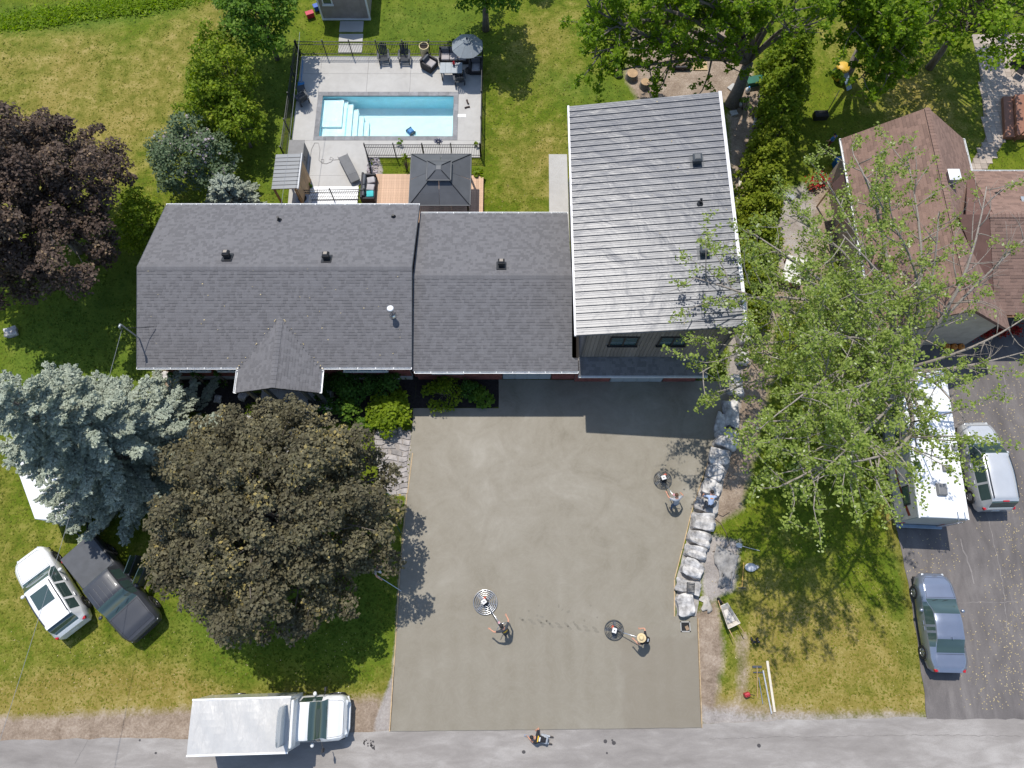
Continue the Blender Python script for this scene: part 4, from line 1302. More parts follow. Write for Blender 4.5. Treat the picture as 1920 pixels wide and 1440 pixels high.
L_CEDAR = leafmat('leaf_cedar', (0.080, 0.135, 0.008), (0.235, 0.31, 0.024), (0.37, 0.41, 0.045), 0.42, 0.6)
L_GREEN = leafmat('leaf_green', (0.055, 0.12, 0.012), (0.155, 0.26, 0.032), (0.25, 0.35, 0.06), 0.42)
L_LILAC = leafmat('leaf_lilac', (0.060, 0.095, 0.040), (0.16, 0.21, 0.115), (0.40, 0.33, 0.36), 0.25)
L_WILLOW = leafmat('leaf_ash', (0.075, 0.150, 0.010), (0.25, 0.36, 0.025), (0.40, 0.48, 0.06), 0.52)
L_SILVER = leafmat('leaf_silver_maple', (0.15, 0.215, 0.035), (0.36, 0.43, 0.115), (0.64, 0.67, 0.44), 0.48)
L_LIME = leafmat('leaf_lime', (0.10, 0.16, 0.008), (0.24, 0.32, 0.020), None, 0.40)
L_DEEP = leafmat('leaf_deep', (0.030, 0.080, 0.012), (0.090, 0.185, 0.032), None, 0.38)
def leaf_object(name, m, parent, C, Nn, S, Rn, aspect=1.0, rng=RNG):
    n = len(C)
    r = rng.normal(size=(n, 3))
    Nn = Nn / (np.linalg.norm(Nn, axis=1, keepdims=True) + 1e-9)
    T = r - (r * Nn).sum(1, keepdims=True) * Nn
    T /= (np.linalg.norm(T, axis=1, keepdims=True) + 1e-9)
    B = np.cross(Nn, T)
    S = S[:, None]
    fold = Nn * S * 0.18
    v = np.stack([C - T * S * 0.5 * aspect, C + B * S * 0.42 - fold * 0.5, C + T * S * 0.6 * aspect - fold, C - B * S * 0.42 - fold * 0.5], 1).reshape(-1, 3)
    me = bpy.data.meshes.new(name)
    me.vertices.add(len(v)); me.vertices.foreach_set('co', v.ravel().astype(np.float32))
    me.loops.add(4 * n); me.loops.foreach_set('vertex_index', np.arange(4 * n, dtype=np.int32))
    me.polygons.add(n); me.polygons.foreach_set('loop_start', np.arange(0, 4 * n, 4, dtype=np.int32)); me.polygons.foreach_set('loop_total', np.full(n, 4, dtype=np.int32))
    a = me.attributes.new('rnd', 'FLOAT', 'FACE'); a.data.foreach_set('value', np.clip(Rn, 0, 1).astype(np.float32))
    me.update()
    me.materials.append(m)
    o = bpy.data.objects.new(name, me); COL.objects.link(o); o.parent = parent
    return o
def clump_leaves(clumps, dens, size, flat=0.75, up=0.6, tone=0.25, rng=RNG):
    """clumps: (x,y,z,r); returns leaf arrays spread through each clump's volume, thicker toward its skin"""
    Cs, Ns, Ss, Rs = [], [], [], []
    for (x, y, z, r) in clumps:
        n = max(6, int(dens * r * r))
        d = rng.normal(size=(n, 3)); d /= np.linalg.norm(d, axis=1, keepdims=True)
        d[:, 2] = np.where(d[:, 2] < -0.3, -d[:, 2], d[:, 2])
        rad = r * rng.uniform(0.25, 1.0, n) ** 0.55
        rad *= 1 + 0.22 * np.sin(d[:, 0] * 5 + x * 3) * np.sin(d[:, 1] * 6 + y * 2)
        p = d * rad[:, None] * np.array([1, 1, flat])
        Cs.append(p + np.array([x, y, z]))
        Ns.append(d * (1 - up) + np.array([0, 0, up]) + rng.normal(size=(n, 3)) * 0.38)
        Ss.append(size * rng.uniform(0.5, 1.55, n))
        t = rng.uniform(-tone, tone) * 1.6
        Rs.append(np.clip(rng.beta(2, 2, n) + t * 0.5, 0, 1))
    return np.concatenate(Cs), np.concatenate(Ns), np.concatenate(Ss), np.concatenate(Rs)
def bent(a, b, k=6, amp=0.25, lift=0.25, rng=random):
    a, b = Vector(a), Vector(b)
    L_ = (b - a).length
    off = Vector((rng.uniform(-1, 1), rng.uniform(-1, 1), rng.uniform(-0.4, 0.4))) * amp * L_ * 0.25
    out = []
    for i in range(k + 1):
        t = i / k
        out.append(a + (b - a) * t + off * math.sin(math.pi * t) + Vector((0, 0, lift * L_ * 0.25 * math.sin(math.pi * t))))
    return out
def dome_tree(name, lab, base, h, rad, crown_z, leaf, size=0.16, dens=340, nclump=120, clr=(0.55, 1.0), lobes=0.18, trunk_r=0.22, ry=1.0, seed=1, cat='tree', group=None, bark=BARK, low=-0.35, flat=0.75, up=0.6, shape=None):
    rg = np.random.default_rng(seed); rr = random.Random(seed)
    t = thing(name, lab, cat, base, 0, group)
    cz = crown_z
    top = h - cz
    bot = cz * 0.75
    clumps = []
    tries = 0
    ph = rg.uniform(0, 6.28, 6)
    while len(clumps) < nclump and tries < nclump * 40:
        tries += 1
        d = rg.normal(size=3); d /= np.linalg.norm(d)
        if d[2] < low: continue
        az = math.atan2(d[1], d[0])
        f = 1 + lobes * (0.5 * math.sin(3 * az + ph[0]) + 0.35 * math.sin(5 * az + ph[1] + d[2] * 3) + 0.3 * math.sin(8 * az + ph[2] - d[2] * 5)) + rg.uniform(-0.08, 0.08)
        q = rg.uniform(0.72, 1.0) if rg.random() < 0.75 else rg.uniform(0.4, 0.72)
        f *= q
        r = rg.uniform(*clr) * (0.8 + 0.2 * q)
        x, y = d[0] * (rad - 0.6 * r) * f, d[1] * (rad * ry - 0.6 * r) * f
        z = cz + d[2] * ((top - 0.5 * r) if d[2] > 0 else bot * 0.9) * f
        if shape: x, y, z = shape(x, y, z)
        if any((x - c[0]) ** 2 + (y - c[1]) ** 2 + (z - c[2]) ** 2 < (0.48 * (r + c[3])) ** 2 for c in clumps): continue
        clumps.append((x, y, max(z, r * 0.6), r))
    C, Nn, S, Rn = clump_leaves(clumps, dens, size, flat, up, rng=rg)
    leaf_object('crown', leaf, t, C, Nn, S, Rn, rng=rg)
    mb = MB()
    fz = max(0.5, cz * 0.45)
    mb.tube([(0, 0, -0.1), (0.03, 0, fz * 0.5), (0, 0.04, fz), (0.1, 0.05, cz), (0.05, 0.1, cz + top * 0.5)], [trunk_r * 1.35, trunk_r, trunk_r * 0.9, trunk_r * 0.55, trunk_r * 0.2], 10)
    for c in clumps[::2]:
        z0 = rr.uniform(fz, max(fz + 0.1, min(cz + 0.5, c[2])))
        mb.tube(bent((0.04, 0.04, z0), c[:3], 5, 0.5, 0.15, rr), [trunk_r * 0.34, trunk_r * 0.28, trunk_r * 0.22, trunk_r * 0.16, trunk_r * 0.1, 0.012], 6)
    mb.build('trunk', bark, t, True)
    return t
def cedar(name, lab, base, h, r, leaf=None, seed=1, size=0.13, dens=300, group=None, cat='tree', squash=1.0, dull=0):
    """columnar evergreen: clumps wound around a tapering core"""
    rg = np.random.default_rng(seed); rr = random.Random(seed)
    t = thing(name, lab, cat, base, 0, group)
    cl = []
    n = int(26 * h * r)
    for i in range(n):
        z = h * (rg.random() ** 0.85)
        f = (1 - (z / h) ** 1.7)
        az = rg.uniform(0, 6.283)
        R_ = r * f * (0.82 + 0.22 * math.sin(3 * az + seed) + rg.uniform(-0.12, 0.12))
        cr = max(0.13, min(0.42, 0.34 * r) * (0.55 + 0.45 * f))
        cl.append((R_ * math.cos(az), R_ * math.sin(az) * squash, max(z, 0.2), cr))
    cl.append((0, 0, h - 0.1, 0.18))
    C, Nn, S, Rn = clump_leaves(cl, dens, size, 1.15, 0.45, rng=rg)
    leaf_object('crown', leaf or L_CEDAR, t, C, Nn, S, Rn, 1.2, rng=rg)
    mb = MB(); mb.tube([(0, 0, -0.1), (0.02, 0, h * 0.5), (0, 0, h * 0.95)], [0.12 * r + 0.04, 0.07 * r + 0.03, 0.01], 8)
    mb.build('trunk', BARK, t, True)
    return t
def shrub(name, lab, base, r, h, leaf, seed=1, size=0.11, dens=420, n=16, cat='shrub', group=None):
    rg = np.random.default_rng(seed)
    t = thing(name, lab, cat, base, 0, group)
    cl = []
    for i in range(n):
        az, q = rg.uniform(0, 6.283), math.sqrt(rg.random())
        R_ = r * 0.72 * q
        cl.append((R_ * math.cos(az), R_ * math.sin(az), h * (0.3 + 0.5 * (1 - q * q) + 0.15 * rg.random()), r * rg.uniform(0.26, 0.42)))
    C, Nn, S, Rn = clump_leaves(cl, dens, size, 0.8, 0.6, rng=rg)
    C[:, 2] = np.maximum(C[:, 2], 0.02)
    leaf_object('foliage', leaf, t, C, Nn, S, Rn, rng=rg)
    mb = MB()
    for c in cl:
        mb.tube(bent((0, 0, -0.05), c[:3], 3, 0.4, 0.1), [0.025, 0.018, 0.012, 0.006], 5)
    tag(mb.build('stems', BARK, t, True), kind='stuff')
    return t

# ---- dark maples
b_ = G(555, 985, 0)
dome_tree('bronze_maple', 'broad dark bronze leaved maple on the front lawn beside the driveway', b_ + Vector((0.35, -0.2, 0)), 8.7, 5.7, 4.0, L_DARKMAPLE, 0.125, 700, 320, (0.4, 0.9), 0.10, 0.24, 0.98, 3, low=-0.3)
b_ = G(150, 455, 0)
dome_tree('purple_maple', 'dark purple maple at the left edge above the lawn shade', b_ + Vector((0.1, -0.5, 0)), 9.0, 5.4, 4.2, L_PURPLE, 0.13, 700, 220, (0.35, 1.15), 0.24, 0.24, 1.0, 5, low=-0.35)
# ---- big blue spruce
def spruce(name, lab, base, h, r, seed=4, whorl=0.5, leaf=L_SPRUCE, size=0.105, twig=1.6):
    rg = np.random.default_rng(seed); rr = random.Random(seed)
    t = thing(name, lab, 'spruce', base)
    mb = MB(); mb.tube([(0, 0, -0.1), (0, 0, h * 0.5), (0, 0, h)], [0.2 * h / 10, 0.12 * h / 10, 0.015], 8)
    Cs, Ns, Ss, Rs = [], [], [], []
    def spray(p, d, L_, wdt):
        """a twig brush: needles tightly around an axis"""
        n = max(8, int(95 * L_ * twig))
        u = rg.uniform(0, 1, n) ** 0.85
        axis_p = np.array(p)[None] + np.array(d)[None] * (u * L_)[:, None]
        e = rg.normal(size=(n, 3)); e -= (e * np.array(d)).sum(1, keepdims=True) * np.array(d)
        e /= np.linalg.norm(e, axis=1, keepdims=True)
        Cs.append(axis_p + e * (wdt * rg.uniform(0.3, 1, n) * (1.1 - 0.6 * u))[:, None])
        Ns.append(e * 0.8 + np.array([0, 0, 0.5]) + rg.normal(size=(n, 3)) * 0.3)
        Ss.append(size * rg.uniform(0.6, 1.25, n))
        Rs.append(np.clip(rg.beta(2, 2, n) * 0.8 + 0.18 * u, 0, 1))
    z = 0.5
    while z < h - 0.2:
        f = (1 - z / h)
        R_ = r * (f ** 0.8) * rg.uniform(0.88, 1.08) + 0.15
        nb = max(5, int(4 + 9 * f))
        a0 = rg.uniform(0, 6.28)
        for k in range(nb):
            a = a0 + 6.283 * k / nb + rg.uniform(-0.25, 0.25)
            L_ = R_ * rg.uniform(0.78, 1.08)
            droop = -0.18 * f + 0.10
            e = Vector((math.cos(a) * L_, math.sin(a) * L_, z + droop * L_ + 0.15 * L_ * 0.3))
            pts = [Vector((0, 0, z)) + (e - Vector((0, 0, z))) * s + Vector((0, 0, -0.10 * L_ * math.sin(math.pi * s))) for s in (0, 0.33, 0.66, 1)]
            mb.tube(pts, [0.045 * f + 0.012, 0.03 * f + 0.01, 0.02 * f + 0.008, 0.005], 5)
            m = max(2, int(L_ / 0.26))
            for i in range(m):
                s = 0.25 + 0.75 * (i + 0.5) / m
                p = Vector((0, 0, z)) + (e - Vector((0, 0, z))) * s + Vector((0, 0, -0.10 * L_ * math.sin(math.pi * s)))
                side = 0.55 * (1.25 - s) * min(1.0, L_ * 0.4) + 0.16
                for sg in (-1, 1):
                    aa = a + sg * rg.uniform(0.55, 0.95)
                    d = Vector((math.cos(aa), math.sin(aa), rg.uniform(-0.05, 0.3))).normalized()
                    spray(p, d, side * rg.uniform(0.8, 1.25), 0.085)
            dd = (pts[3] - pts[2]).normalized()
            spray(pts[3] - dd * 0.15, (dd + Vector((0, 0, 0.15))).normalized(), 0.35, 0.08)
        z += whorl * rg.uniform(0.8, 1.2) * (0.65 + 0.35 * f)
    spray((0, 0, h - 0.4), (0, 0, 1), 0.5, 0.08)
    leaf_object('crown', leaf, t, np.concatenate(Cs), np.concatenate(Ns), np.concatenate(Ss), np.concatenate(Rs), 1.5, rng=rg)
    mb.build('trunk', BARK, t, True)
    return t
b_ = G(287, 866, 0)
spruce('blue_spruce', 'large silvery blue spruce over the white trailer at left', b_, 12.3, 4.75, 4)
b_ = G(447, 392, 0)
spruce('dwarf_spruce', 'small blue spruce just behind the house roof edge', b_, 3.0, 1.6, 9, 0.3)

# ---- evergreens left of the pool
GL = 'evergreens along the left of the pool'
for i, (px, py, h, r, lab, lf) in enumerate((
        (540, 70, 6.5, 2.2, None, None),
        (455, 215, 6.2, 1.75, 'tall bushy cedar nearest the pool fence on its left', L_CEDAR),
        (425, 250, 5.0, 1.5, 'olive green cedar behind the grey green lilac', L_CEDAR),
        (470, 275, 4.4, 1.3, 'lower cedar beside pool fence right of the lilac', L_CEDAR),
        (415, 195, 4.0, 1.2, 'yellow green cedar on the lawn side of the row', L_CEDAR),
        (440, 150, 4.6, 1.3, 'narrow cedar just below the big leafy tree', L_CEDAR))):
    if lab: dome_tree('cedar_tree', lab, G(px, py), h * 0.85, r * 1.2, h * 0.36, lf, 0.14, 380, int(34 * r), (0.35, 0.6), 0.2, 0.08, 1.0, 20 + i, group=GL, low=-0.5, up=0.45, flat=1.0)
dome_tree('leafy_tree', 'round mid green leafy tree at top left of pool', G(520, 110), 6.2, 2.6, 3.4, L_GREEN, 0.16, 320, 75, (0.45, 0.8), 0.2, 0.13, 1.0, 31)
dome_tree('lilac_bush', 'grey green lilac with faded pink blossom above the house corner', G(385, 335), 4.2, 2.5, 1.9, L_LILAC, 0.13, 380, 80, (0.4, 0.7), 0.2, 0.07, 0.95, 33, 'shrub', low=-0.4)
dome_tree('hedge_bush', 'bright green bush squeezed against the left house corner', G(292, 448), 3.4, 1.35, 1.7, L_CEDAR, 0.13, 420, 44, (0.35, 0.6), 0.2, 0.06, 1.6, 35, 'shrub', low=-0.5)
# ---- cedar hedge right of the garage
GH = 'cedar hedge right of the garage'
L_CEDARPALE = leafmat('leaf_cedar_pale', (0.10, 0.15, 0.010), (0.28, 0.33, 0.030), (0.40, 0.43, 0.06), 0.42, 0.6)  # paler, yellower cedar leaf colour for the nearer part of the hedge
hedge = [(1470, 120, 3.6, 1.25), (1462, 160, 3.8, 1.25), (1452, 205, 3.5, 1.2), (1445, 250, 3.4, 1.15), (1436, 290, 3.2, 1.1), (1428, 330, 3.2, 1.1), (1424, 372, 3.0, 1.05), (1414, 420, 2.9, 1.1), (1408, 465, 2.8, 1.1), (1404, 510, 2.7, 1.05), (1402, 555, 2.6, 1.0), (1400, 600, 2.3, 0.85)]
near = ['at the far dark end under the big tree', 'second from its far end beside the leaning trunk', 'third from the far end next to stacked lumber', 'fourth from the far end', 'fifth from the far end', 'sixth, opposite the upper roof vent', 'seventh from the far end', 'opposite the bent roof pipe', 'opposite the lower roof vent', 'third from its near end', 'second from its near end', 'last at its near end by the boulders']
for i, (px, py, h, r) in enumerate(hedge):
    cedar('hedge_cedar', 'hedge cedar ' + near[i], G(px, py), h, r * 1.2, L_CEDAR if i < 4 else L_CEDARPALE, 50 + i, 0.14, 300, GH, squash=1.15)

# ---- limb trees: every limb drawn to a target, twigs and leaves along it
def limb_tree(name, lab, base, fork, targets, trunk_r, leaf, size, bark, seed, twigs=1.0, leaves=9, spread=0.9, cat='tree'):
    rg = np.random.default_rng(seed); rr = random.Random(seed)
    t = thing(name, lab, cat, base)
    base = Vector(base)
    fk = Vector(fork) - base
    mb = MB()
    mb.tube([Vector((0, 0, -0.15)), fk * 0.4 + Vector((0.05, 0, 0)), fk], [trunk_r * 1.4, trunk_r * 1.05, trunk_r * 0.85], 12)
    Cs, Ns, Ss, Rs = [], [], [], []
    def leafy(p, d, L_, n):
        for _ in range(n):
            s = rr.uniform(0.15, 1.05)
            c = np.array(p + d * (L_ * s))
            k = rr.randint(3, 6)
            Cs.append(c[None] + rg.normal(size=(k, 3)) * 0.10)
            Ns.append(rg.normal(size=(k, 3)) * 0.5 + np.array([0, 0, 0.8]))
            Ss.append(size * rg.uniform(0.6, 1.25, k))
            Rs.append(np.clip(rg.beta(2, 2, k) + rr.uniform(-0.15, 0.15), 0, 1))
    def branch(path, r0, dens, depth):
        n = len(path)
        total = sum((path[i + 1] - path[i]).length for i in range(n - 1))
        m = max(2, int(total * (1.9 if depth == 0 else 2.6) * twigs))
        for i in range(m):
            s = (0.30 if depth == 0 else 0.15) + (0.70 if depth == 0 else 0.85) * (i + rr.random()) / m
            k = min(n - 2, int(s * (n - 1))); f = s * (n - 1) - k
            p = path[k] + (path[k + 1] - path[k]) * f
            d = (path[k + 1] - path[k]).normalized()
            side = Vector((rr.gauss(0, 1), rr.gauss(0, 1), rr.gauss(0.15, 0.5))).normalized()
            dd = (d * 0.75 + side * spread).normalized()
            if depth == 0:
                L_ = total * rr.uniform(0.16, 0.36) * (1.15 - 0.5 * s)
                sub = bent(p, p + dd * L_, 4, 0.6, 0.1, rr)
                rad = r0 * 0.4 * (1 - 0.5 * s)
                mb.tube(sub, [max(0.012, rad), rad * 0.75 + 0.006, rad * 0.5 + 0.005, rad * 0.3 + 0.004, 0.005], 5)
                branch(sub, rad, dens, 1)
            else:
                L_ = rr.uniform(0.35, 0.8)
                mb.tube([p, p + dd * L_ * 0.5 + Vector((0, 0, 0.02)), p + dd * L_], [0.010, 0.007, 0.004], 4)
                if rr.random() < dens: leafy(p, dd, L_, max(1, int(leaves * rr.uniform(0.5, 1.2))))
        if depth == 1 and rr.random() < dens:
            leafy(path[-2], (path[-1] - path[-2]).normalized(), (path[-1] - path[-2]).length, leaves)
    for tg in targets:
        px, py, z, dens = tg[:4]
        e = G(px, py, z) - base
        st = fk if len(tg) < 5 else fk * tg[4]
        path = bent(st, e, 8, 0.5, 0.35, rr)
        r0 = trunk_r * min(0.62, 0.22 + 0.035 * (e - st).length)
        mb.tube(path, [r0 * (1 - 0.9 * (i / 8)) + 0.012 for i in range(9)], 8)
        branch(path, r0, dens, 0)
    mb.build('trunk', bark, t, True)
    leaf_object('crown', leaf, t, np.concatenate(Cs), np.concatenate(Ns), np.concatenate(Ss), np.concatenate(Rs), rng=rg)
    return t
sb = G(1640, 800, 0)
limb_tree('silver_maple', 'big pale green maple overhanging the neighbour house and camper', sb, G(1682, 695, 4.4), [
    (1312, 700, 7.5, 1.0), (1345, 735, 6.5, 0.9), (1300, 520, 9.5, 0.8), (1380, 560, 9.0, 0.9), (1420, 660, 8.5, 1.0), (1400, 430, 9.0, 1.0), (1470, 400, 9.5, 1.0), (1545, 330, 9.5, 1.0),
    (1600, 290, 9.0, 1.0), (1700, 290, 9.0, 0.9), (1500, 520, 10.5, 1.0), (1580, 440, 11.0, 1.0), (1660, 400, 11.0, 0.9), (1600, 540, 11.0, 1.0), (1520, 640, 10.0, 1.0),
    (1600, 895, 11.0, 0.9), (1570, 870, 11.5, 1.0), (1525, 900, 11.0, 1.0), (1465, 910, 9.5, 1.0), (1440, 830, 9.5, 1.0), (1400, 790, 8.0, 0.9), (1480, 760, 11.0, 1.0), (1560, 740, 11.5, 1.0), (1570, 640, 11.0, 1.0), (1640, 640, 10.5, 0.6),
    (1760, 400, 10.0, 0.15), (1850, 350, 10.0, 0.12), (1930, 440, 9.5, 0.12), (1930, 590, 8.0, 0.25), (1920, 660, 7.0, 0.3), (1810, 790, 7.0, 0.35), (1750, 850, 7.0, 0.2), (1690, 780, 8.0, 0.35)],
    0.20, L_SILVER, 0.115, BARKL, 8, 0.76, 7, 0.95)
wb = G(1372, 196, 0)
limb_tree('ash_tree', 'large bright green tree with thick leaning trunks behind the garage', wb, wb + Vector((0.5, 1.3, 2.2)), [
    (1110, 110, 6.5, 1.0), (1130, 60, 7.5, 1.0), (1100, 10, 8.0, 1.0), (1165, 130, 5.5, 0.9), (1200, 10, 8.5, 1.0), (1300, 0, 9.0, 1.0), (1335, 95, 6.5, 0.7), (1290, -40, 10.0, 1.0), (1390, 0, 9.5, 1.0), (1360, 50, 8.0, 0.9),
    (1440, -30, 9.5, 0.8), (1500, 20, 8.5, 0.35), (1540, 40, 8.0, 0.4), (1480, 60, 7.5, 0.3), (1170, -30, 9.0, 1.0), (1230, -60, 9.5, 1.0), (1370, -70, 10.0, 1.0)],
    0.34, L_WILLOW, 0.18, BARK, 14, 0.85, 7, 0.75)
nb2 = G(1582, 150, 0)
limb_tree('yard_tree', 'bright green tree over the yellow toy slide in neighbour yard', nb2, nb2 + Vector((0.3, 0.8, 2.0)), [
    (1600, 60, 7.0, 1.0), (1640, 20, 8.0, 1.0), (1690, 40, 8.0, 1.0), (1730, 80, 6.5, 1.0), (1700, 110, 6.0, 1.0), (1640, 110, 6.0, 1.0), (1560, -10, 8.5, 1.0), (1620, -40, 9.0, 1.0), (1720, -20, 8.5, 1.0), (1760, 20, 7.5, 1.0), (1610, 150, 5.0, 0.9), (1660, 150, 5.0, 0.8)],
    0.26, L_WILLOW, 0.19, BARK, 17, 1.0, 8, 0.9)
dome_tree('corner_tree', 'leafy tree hanging in at the top right corner', Vector((*G2(1835, 5, 5.0), 0)), 8.6, 4.7, 5.2, L_WILLOW, 0.18, 220, 115, (0.5, 0.9), 0.2, 0.2, 1.0, 41)
dome_tree('top_tree', 'dark green tree at the top edge behind the pool umbrella', Vector((*G2(905, -72, 5.0), 0)), 7.6, 2.9, 4.6, L_GREEN, 0.17, 300, 70, (0.5, 0.9), 0.25, 0.2, 1.0, 43)
dome_tree('top_tree', 'small round tree whose shade falls on the lawn at top centre', G(1010, 10) + Vector((-0.4, 2.6, 0)), 4.6, 1.1, 3.4, L_GREEN, 0.17, 420, 26, (0.35, 0.55), 0.1, 0.08, 1.0, 44)
# ---- front beds
def sp_(px, py, r, h, leaf, lab, seed, name='shrub', size=0.11, n=16, dens=420): shrub(name, lab, G(px, py), r * (1.22 if r > 0.5 else 1.0), h, leaf, seed, size, dens, n)
sp_(640, 742, 1.15, 1.3, L_DEEP, 'large dark green shrub right of the porch', 61, size=0.13)
sp_(690, 725, 0.8, 1.2, L_DEEP, 'dark green shrub below the main roof right end', 62)
sp_(738, 730, 0.95, 1.3, L_DEEP, 'deep green shrub at the corner between house and wing', 63)
sp_(658, 768, 0.75, 0.9, L_GREEN, 'lighter green leafy shrub in front of the dark one', 64, size=0.13)
sp_(735, 780, 1.15, 1.0, L_LIME, 'bright lime green low maple at the concrete corner', 65, size=0.15, n=24)
sp_(832, 740, 1.0, 0.8, L_LIME if False else L_CEDAR, 'fresh green feathery shrub in the wing planting bed', 66)
sp_(880, 735, 0.6, 0.7, L_DEEP, 'dark conical shrub in the wing planting bed', 67)
sp_(905, 748, 0.65, 0.5, L_GREEN, 'loose leafy perennial at right end of the wing bed', 68, size=0.15)
sp_(690, 795, 0.6, 0.5, L_GREEN, 'low grassy perennial by the flagstone steps', 69, size=0.16)
sp_(475, 772, 0.45, 0.6, L_LIME, 'small lime globe shrub left of the front walk', 70, n=10)
sp_(512, 780, 0.35, 0.5, L_DEEP, 'tiny dark globe shrub beside the front walk', 71, n=8)
sp_(590, 778, 0.4, 0.5, L_DEEP, 'tiny dark shrub right of the front walk', 72, n=8)
for i, (px, lab) in enumerate(((340, 'leftmost small evergreen along the front wall'), (382, 'middle small evergreen along the front wall'), (424, 'small evergreen along the front wall nearest the porch'))):
    cedar('small_evergreen', lab, G(px, 716), 1.4, 0.42, L_DEEP, 80 + i, 0.09, 420, 'evergreens on the front wall', 'shrub')
sp_(1392, 205, 0.5, 0.9, L_GREEN, 'small bush at the back right garage corner', 86, n=10)
sp_(763, 318, 0.35, 1.5, L_CEDAR, 'slender green shrub left of the gazebo', 87, n=12)
sp_(897, 332, 0.5, 0.5, L_LIME, 'spiky lime plant beside the gazebo right edge', 88, size=0.2, n=9)
sp_(752, 272, 0.28, 0.5, L_GREEN, 'hanging green plant on the fence near the gazebo', 89, n=6)
sp_(894, 275, 0.22, 0.4, L_LIME, 'small yellow potted flower at the right fence corner', 90, n=6)
sp_(582, 350, 0.22, 0.4, L_GREEN, 'potted flowers beside the small metal shed', 91, n=6)
sp_(1560, 870, 0.9, 1.5, L_GREEN, 'dense green bush under the silver maple on the right lawn', 92, n=14)
sp_(1480, 905, 0.9, 1.2, L_GREEN, 'bright low bush beside the bare soil on right lawn', 93, n=14)
# tall grass along the ditch
rg = np.random.default_rng(5)
nG = 16000
pxs = rg.uniform(-20, 400, nG)
yc = 45 - 0.15 * pxs + rg.normal(size=nG) * 9
P3 = np.array([tuple(G(x, y, 0.0)) for x, y in zip(pxs, yc)])
P3[:, 2] = rg.uniform(-0.18, 0.06, nG)
o = leaf_object('ditch_grass', L_WILLOW, None, P3, rg.normal(size=(nG, 3)) * 0.5 + np.array([0, 0.1, 0.8]), rg.uniform(0.06, 0.16, nG), rg.uniform(0.3, 1, nG), 2.2, rng=rg)
tag(o, 'tall green grass along the ditch at top left', 'grass', kind='stuff')
# ================================================================== VEHICLES
def paint(name, col, metal=0.0, rough=0.35):
    return mat(name, col, rough, metal=metal, var=0.04, scale=1.5, coat=0.8, spec=0.5)
TYRE = mat('tyre_rubber', (0.018, 0.018, 0.019), 0.85, var=0.2)
RIM = mat('alloy_rim', (0.36, 0.37, 0.38), 0.35, metal=0.8)
RIMD = mat('dark_rim', (0.10, 0.10, 0.105), 0.4, metal=0.6)
TRIM = mat('black_trim', (0.02, 0.02, 0.022), 0.6)
CARGLASS = glassmat('car_glass', (0.040, 0.068, 0.062))
REDLAMP = mat('red_lamp', (0.40, 0.01, 0.015), 0.25, coat=0.6)
CLEARLAMP = mat('clear_lamp', (0.55, 0.57, 0.58), 0.15, coat=0.6)
INTERIOR = mat('car_interior', (0.03, 0.028, 0.028), 0.8)
def wheel(t, x, y, r=0.34, w=0.22, rim=RIM):
    o = bpy.data.objects.new('wheel', None); COL.objects.link(o); o.parent = t; o.location = (x, y, r)
    s = 1 if y > 0 else -1
    prof = [(r * 0.62, -w / 2), (r * 0.93, -w / 2), (r, -w * 0.32), (r, w * 0.32), (r * 0.93, w / 2), (r * 0.62, w / 2)]
    mb = MB(); mb.lathe(prof, 24); mb.lathe([(r * 0.62, w / 2), (r * 0.62, -w / 2)], 24)
    tt = mb.build('tyre', TYRE, o, True, auto=40); tt.rotation_euler = (R(90), 0, 0)
    mb = MB(); mb.lathe([(r * 0.66, w * 0.42), (r * 0.60, w * 0.44), (r * 0.56, w * 0.2), (0.0, w * 0.15)], 24)
    for k in range(5):
        a = k * 2 * math.pi / 5
        mb.box((math.cos(a) * r * 0.32, math.sin(a) * r * 0.32, w * 0.36), (r * 0.5, r * 0.15, 0.04), rz=a)
    mb.lathe([(r * 0.12, w * 0.42), (0.0, w * 0.43)], 12)
    rr = mb.build('rim', rim, o, True, auto=30); rr.rotation_euler = (R(-90) if s > 0 else R(90), 0, 0)
    return o
def interp(tab, u):
    for (a, va), (b, vb) in zip(tab, tab[1:]):
        if u <= b:
            f = (u - a) / (b - a) if b > a else 0
            f = f * f * (3 - 2 * f)
            return va + (vb - va) * f
    return tab[-1][1]
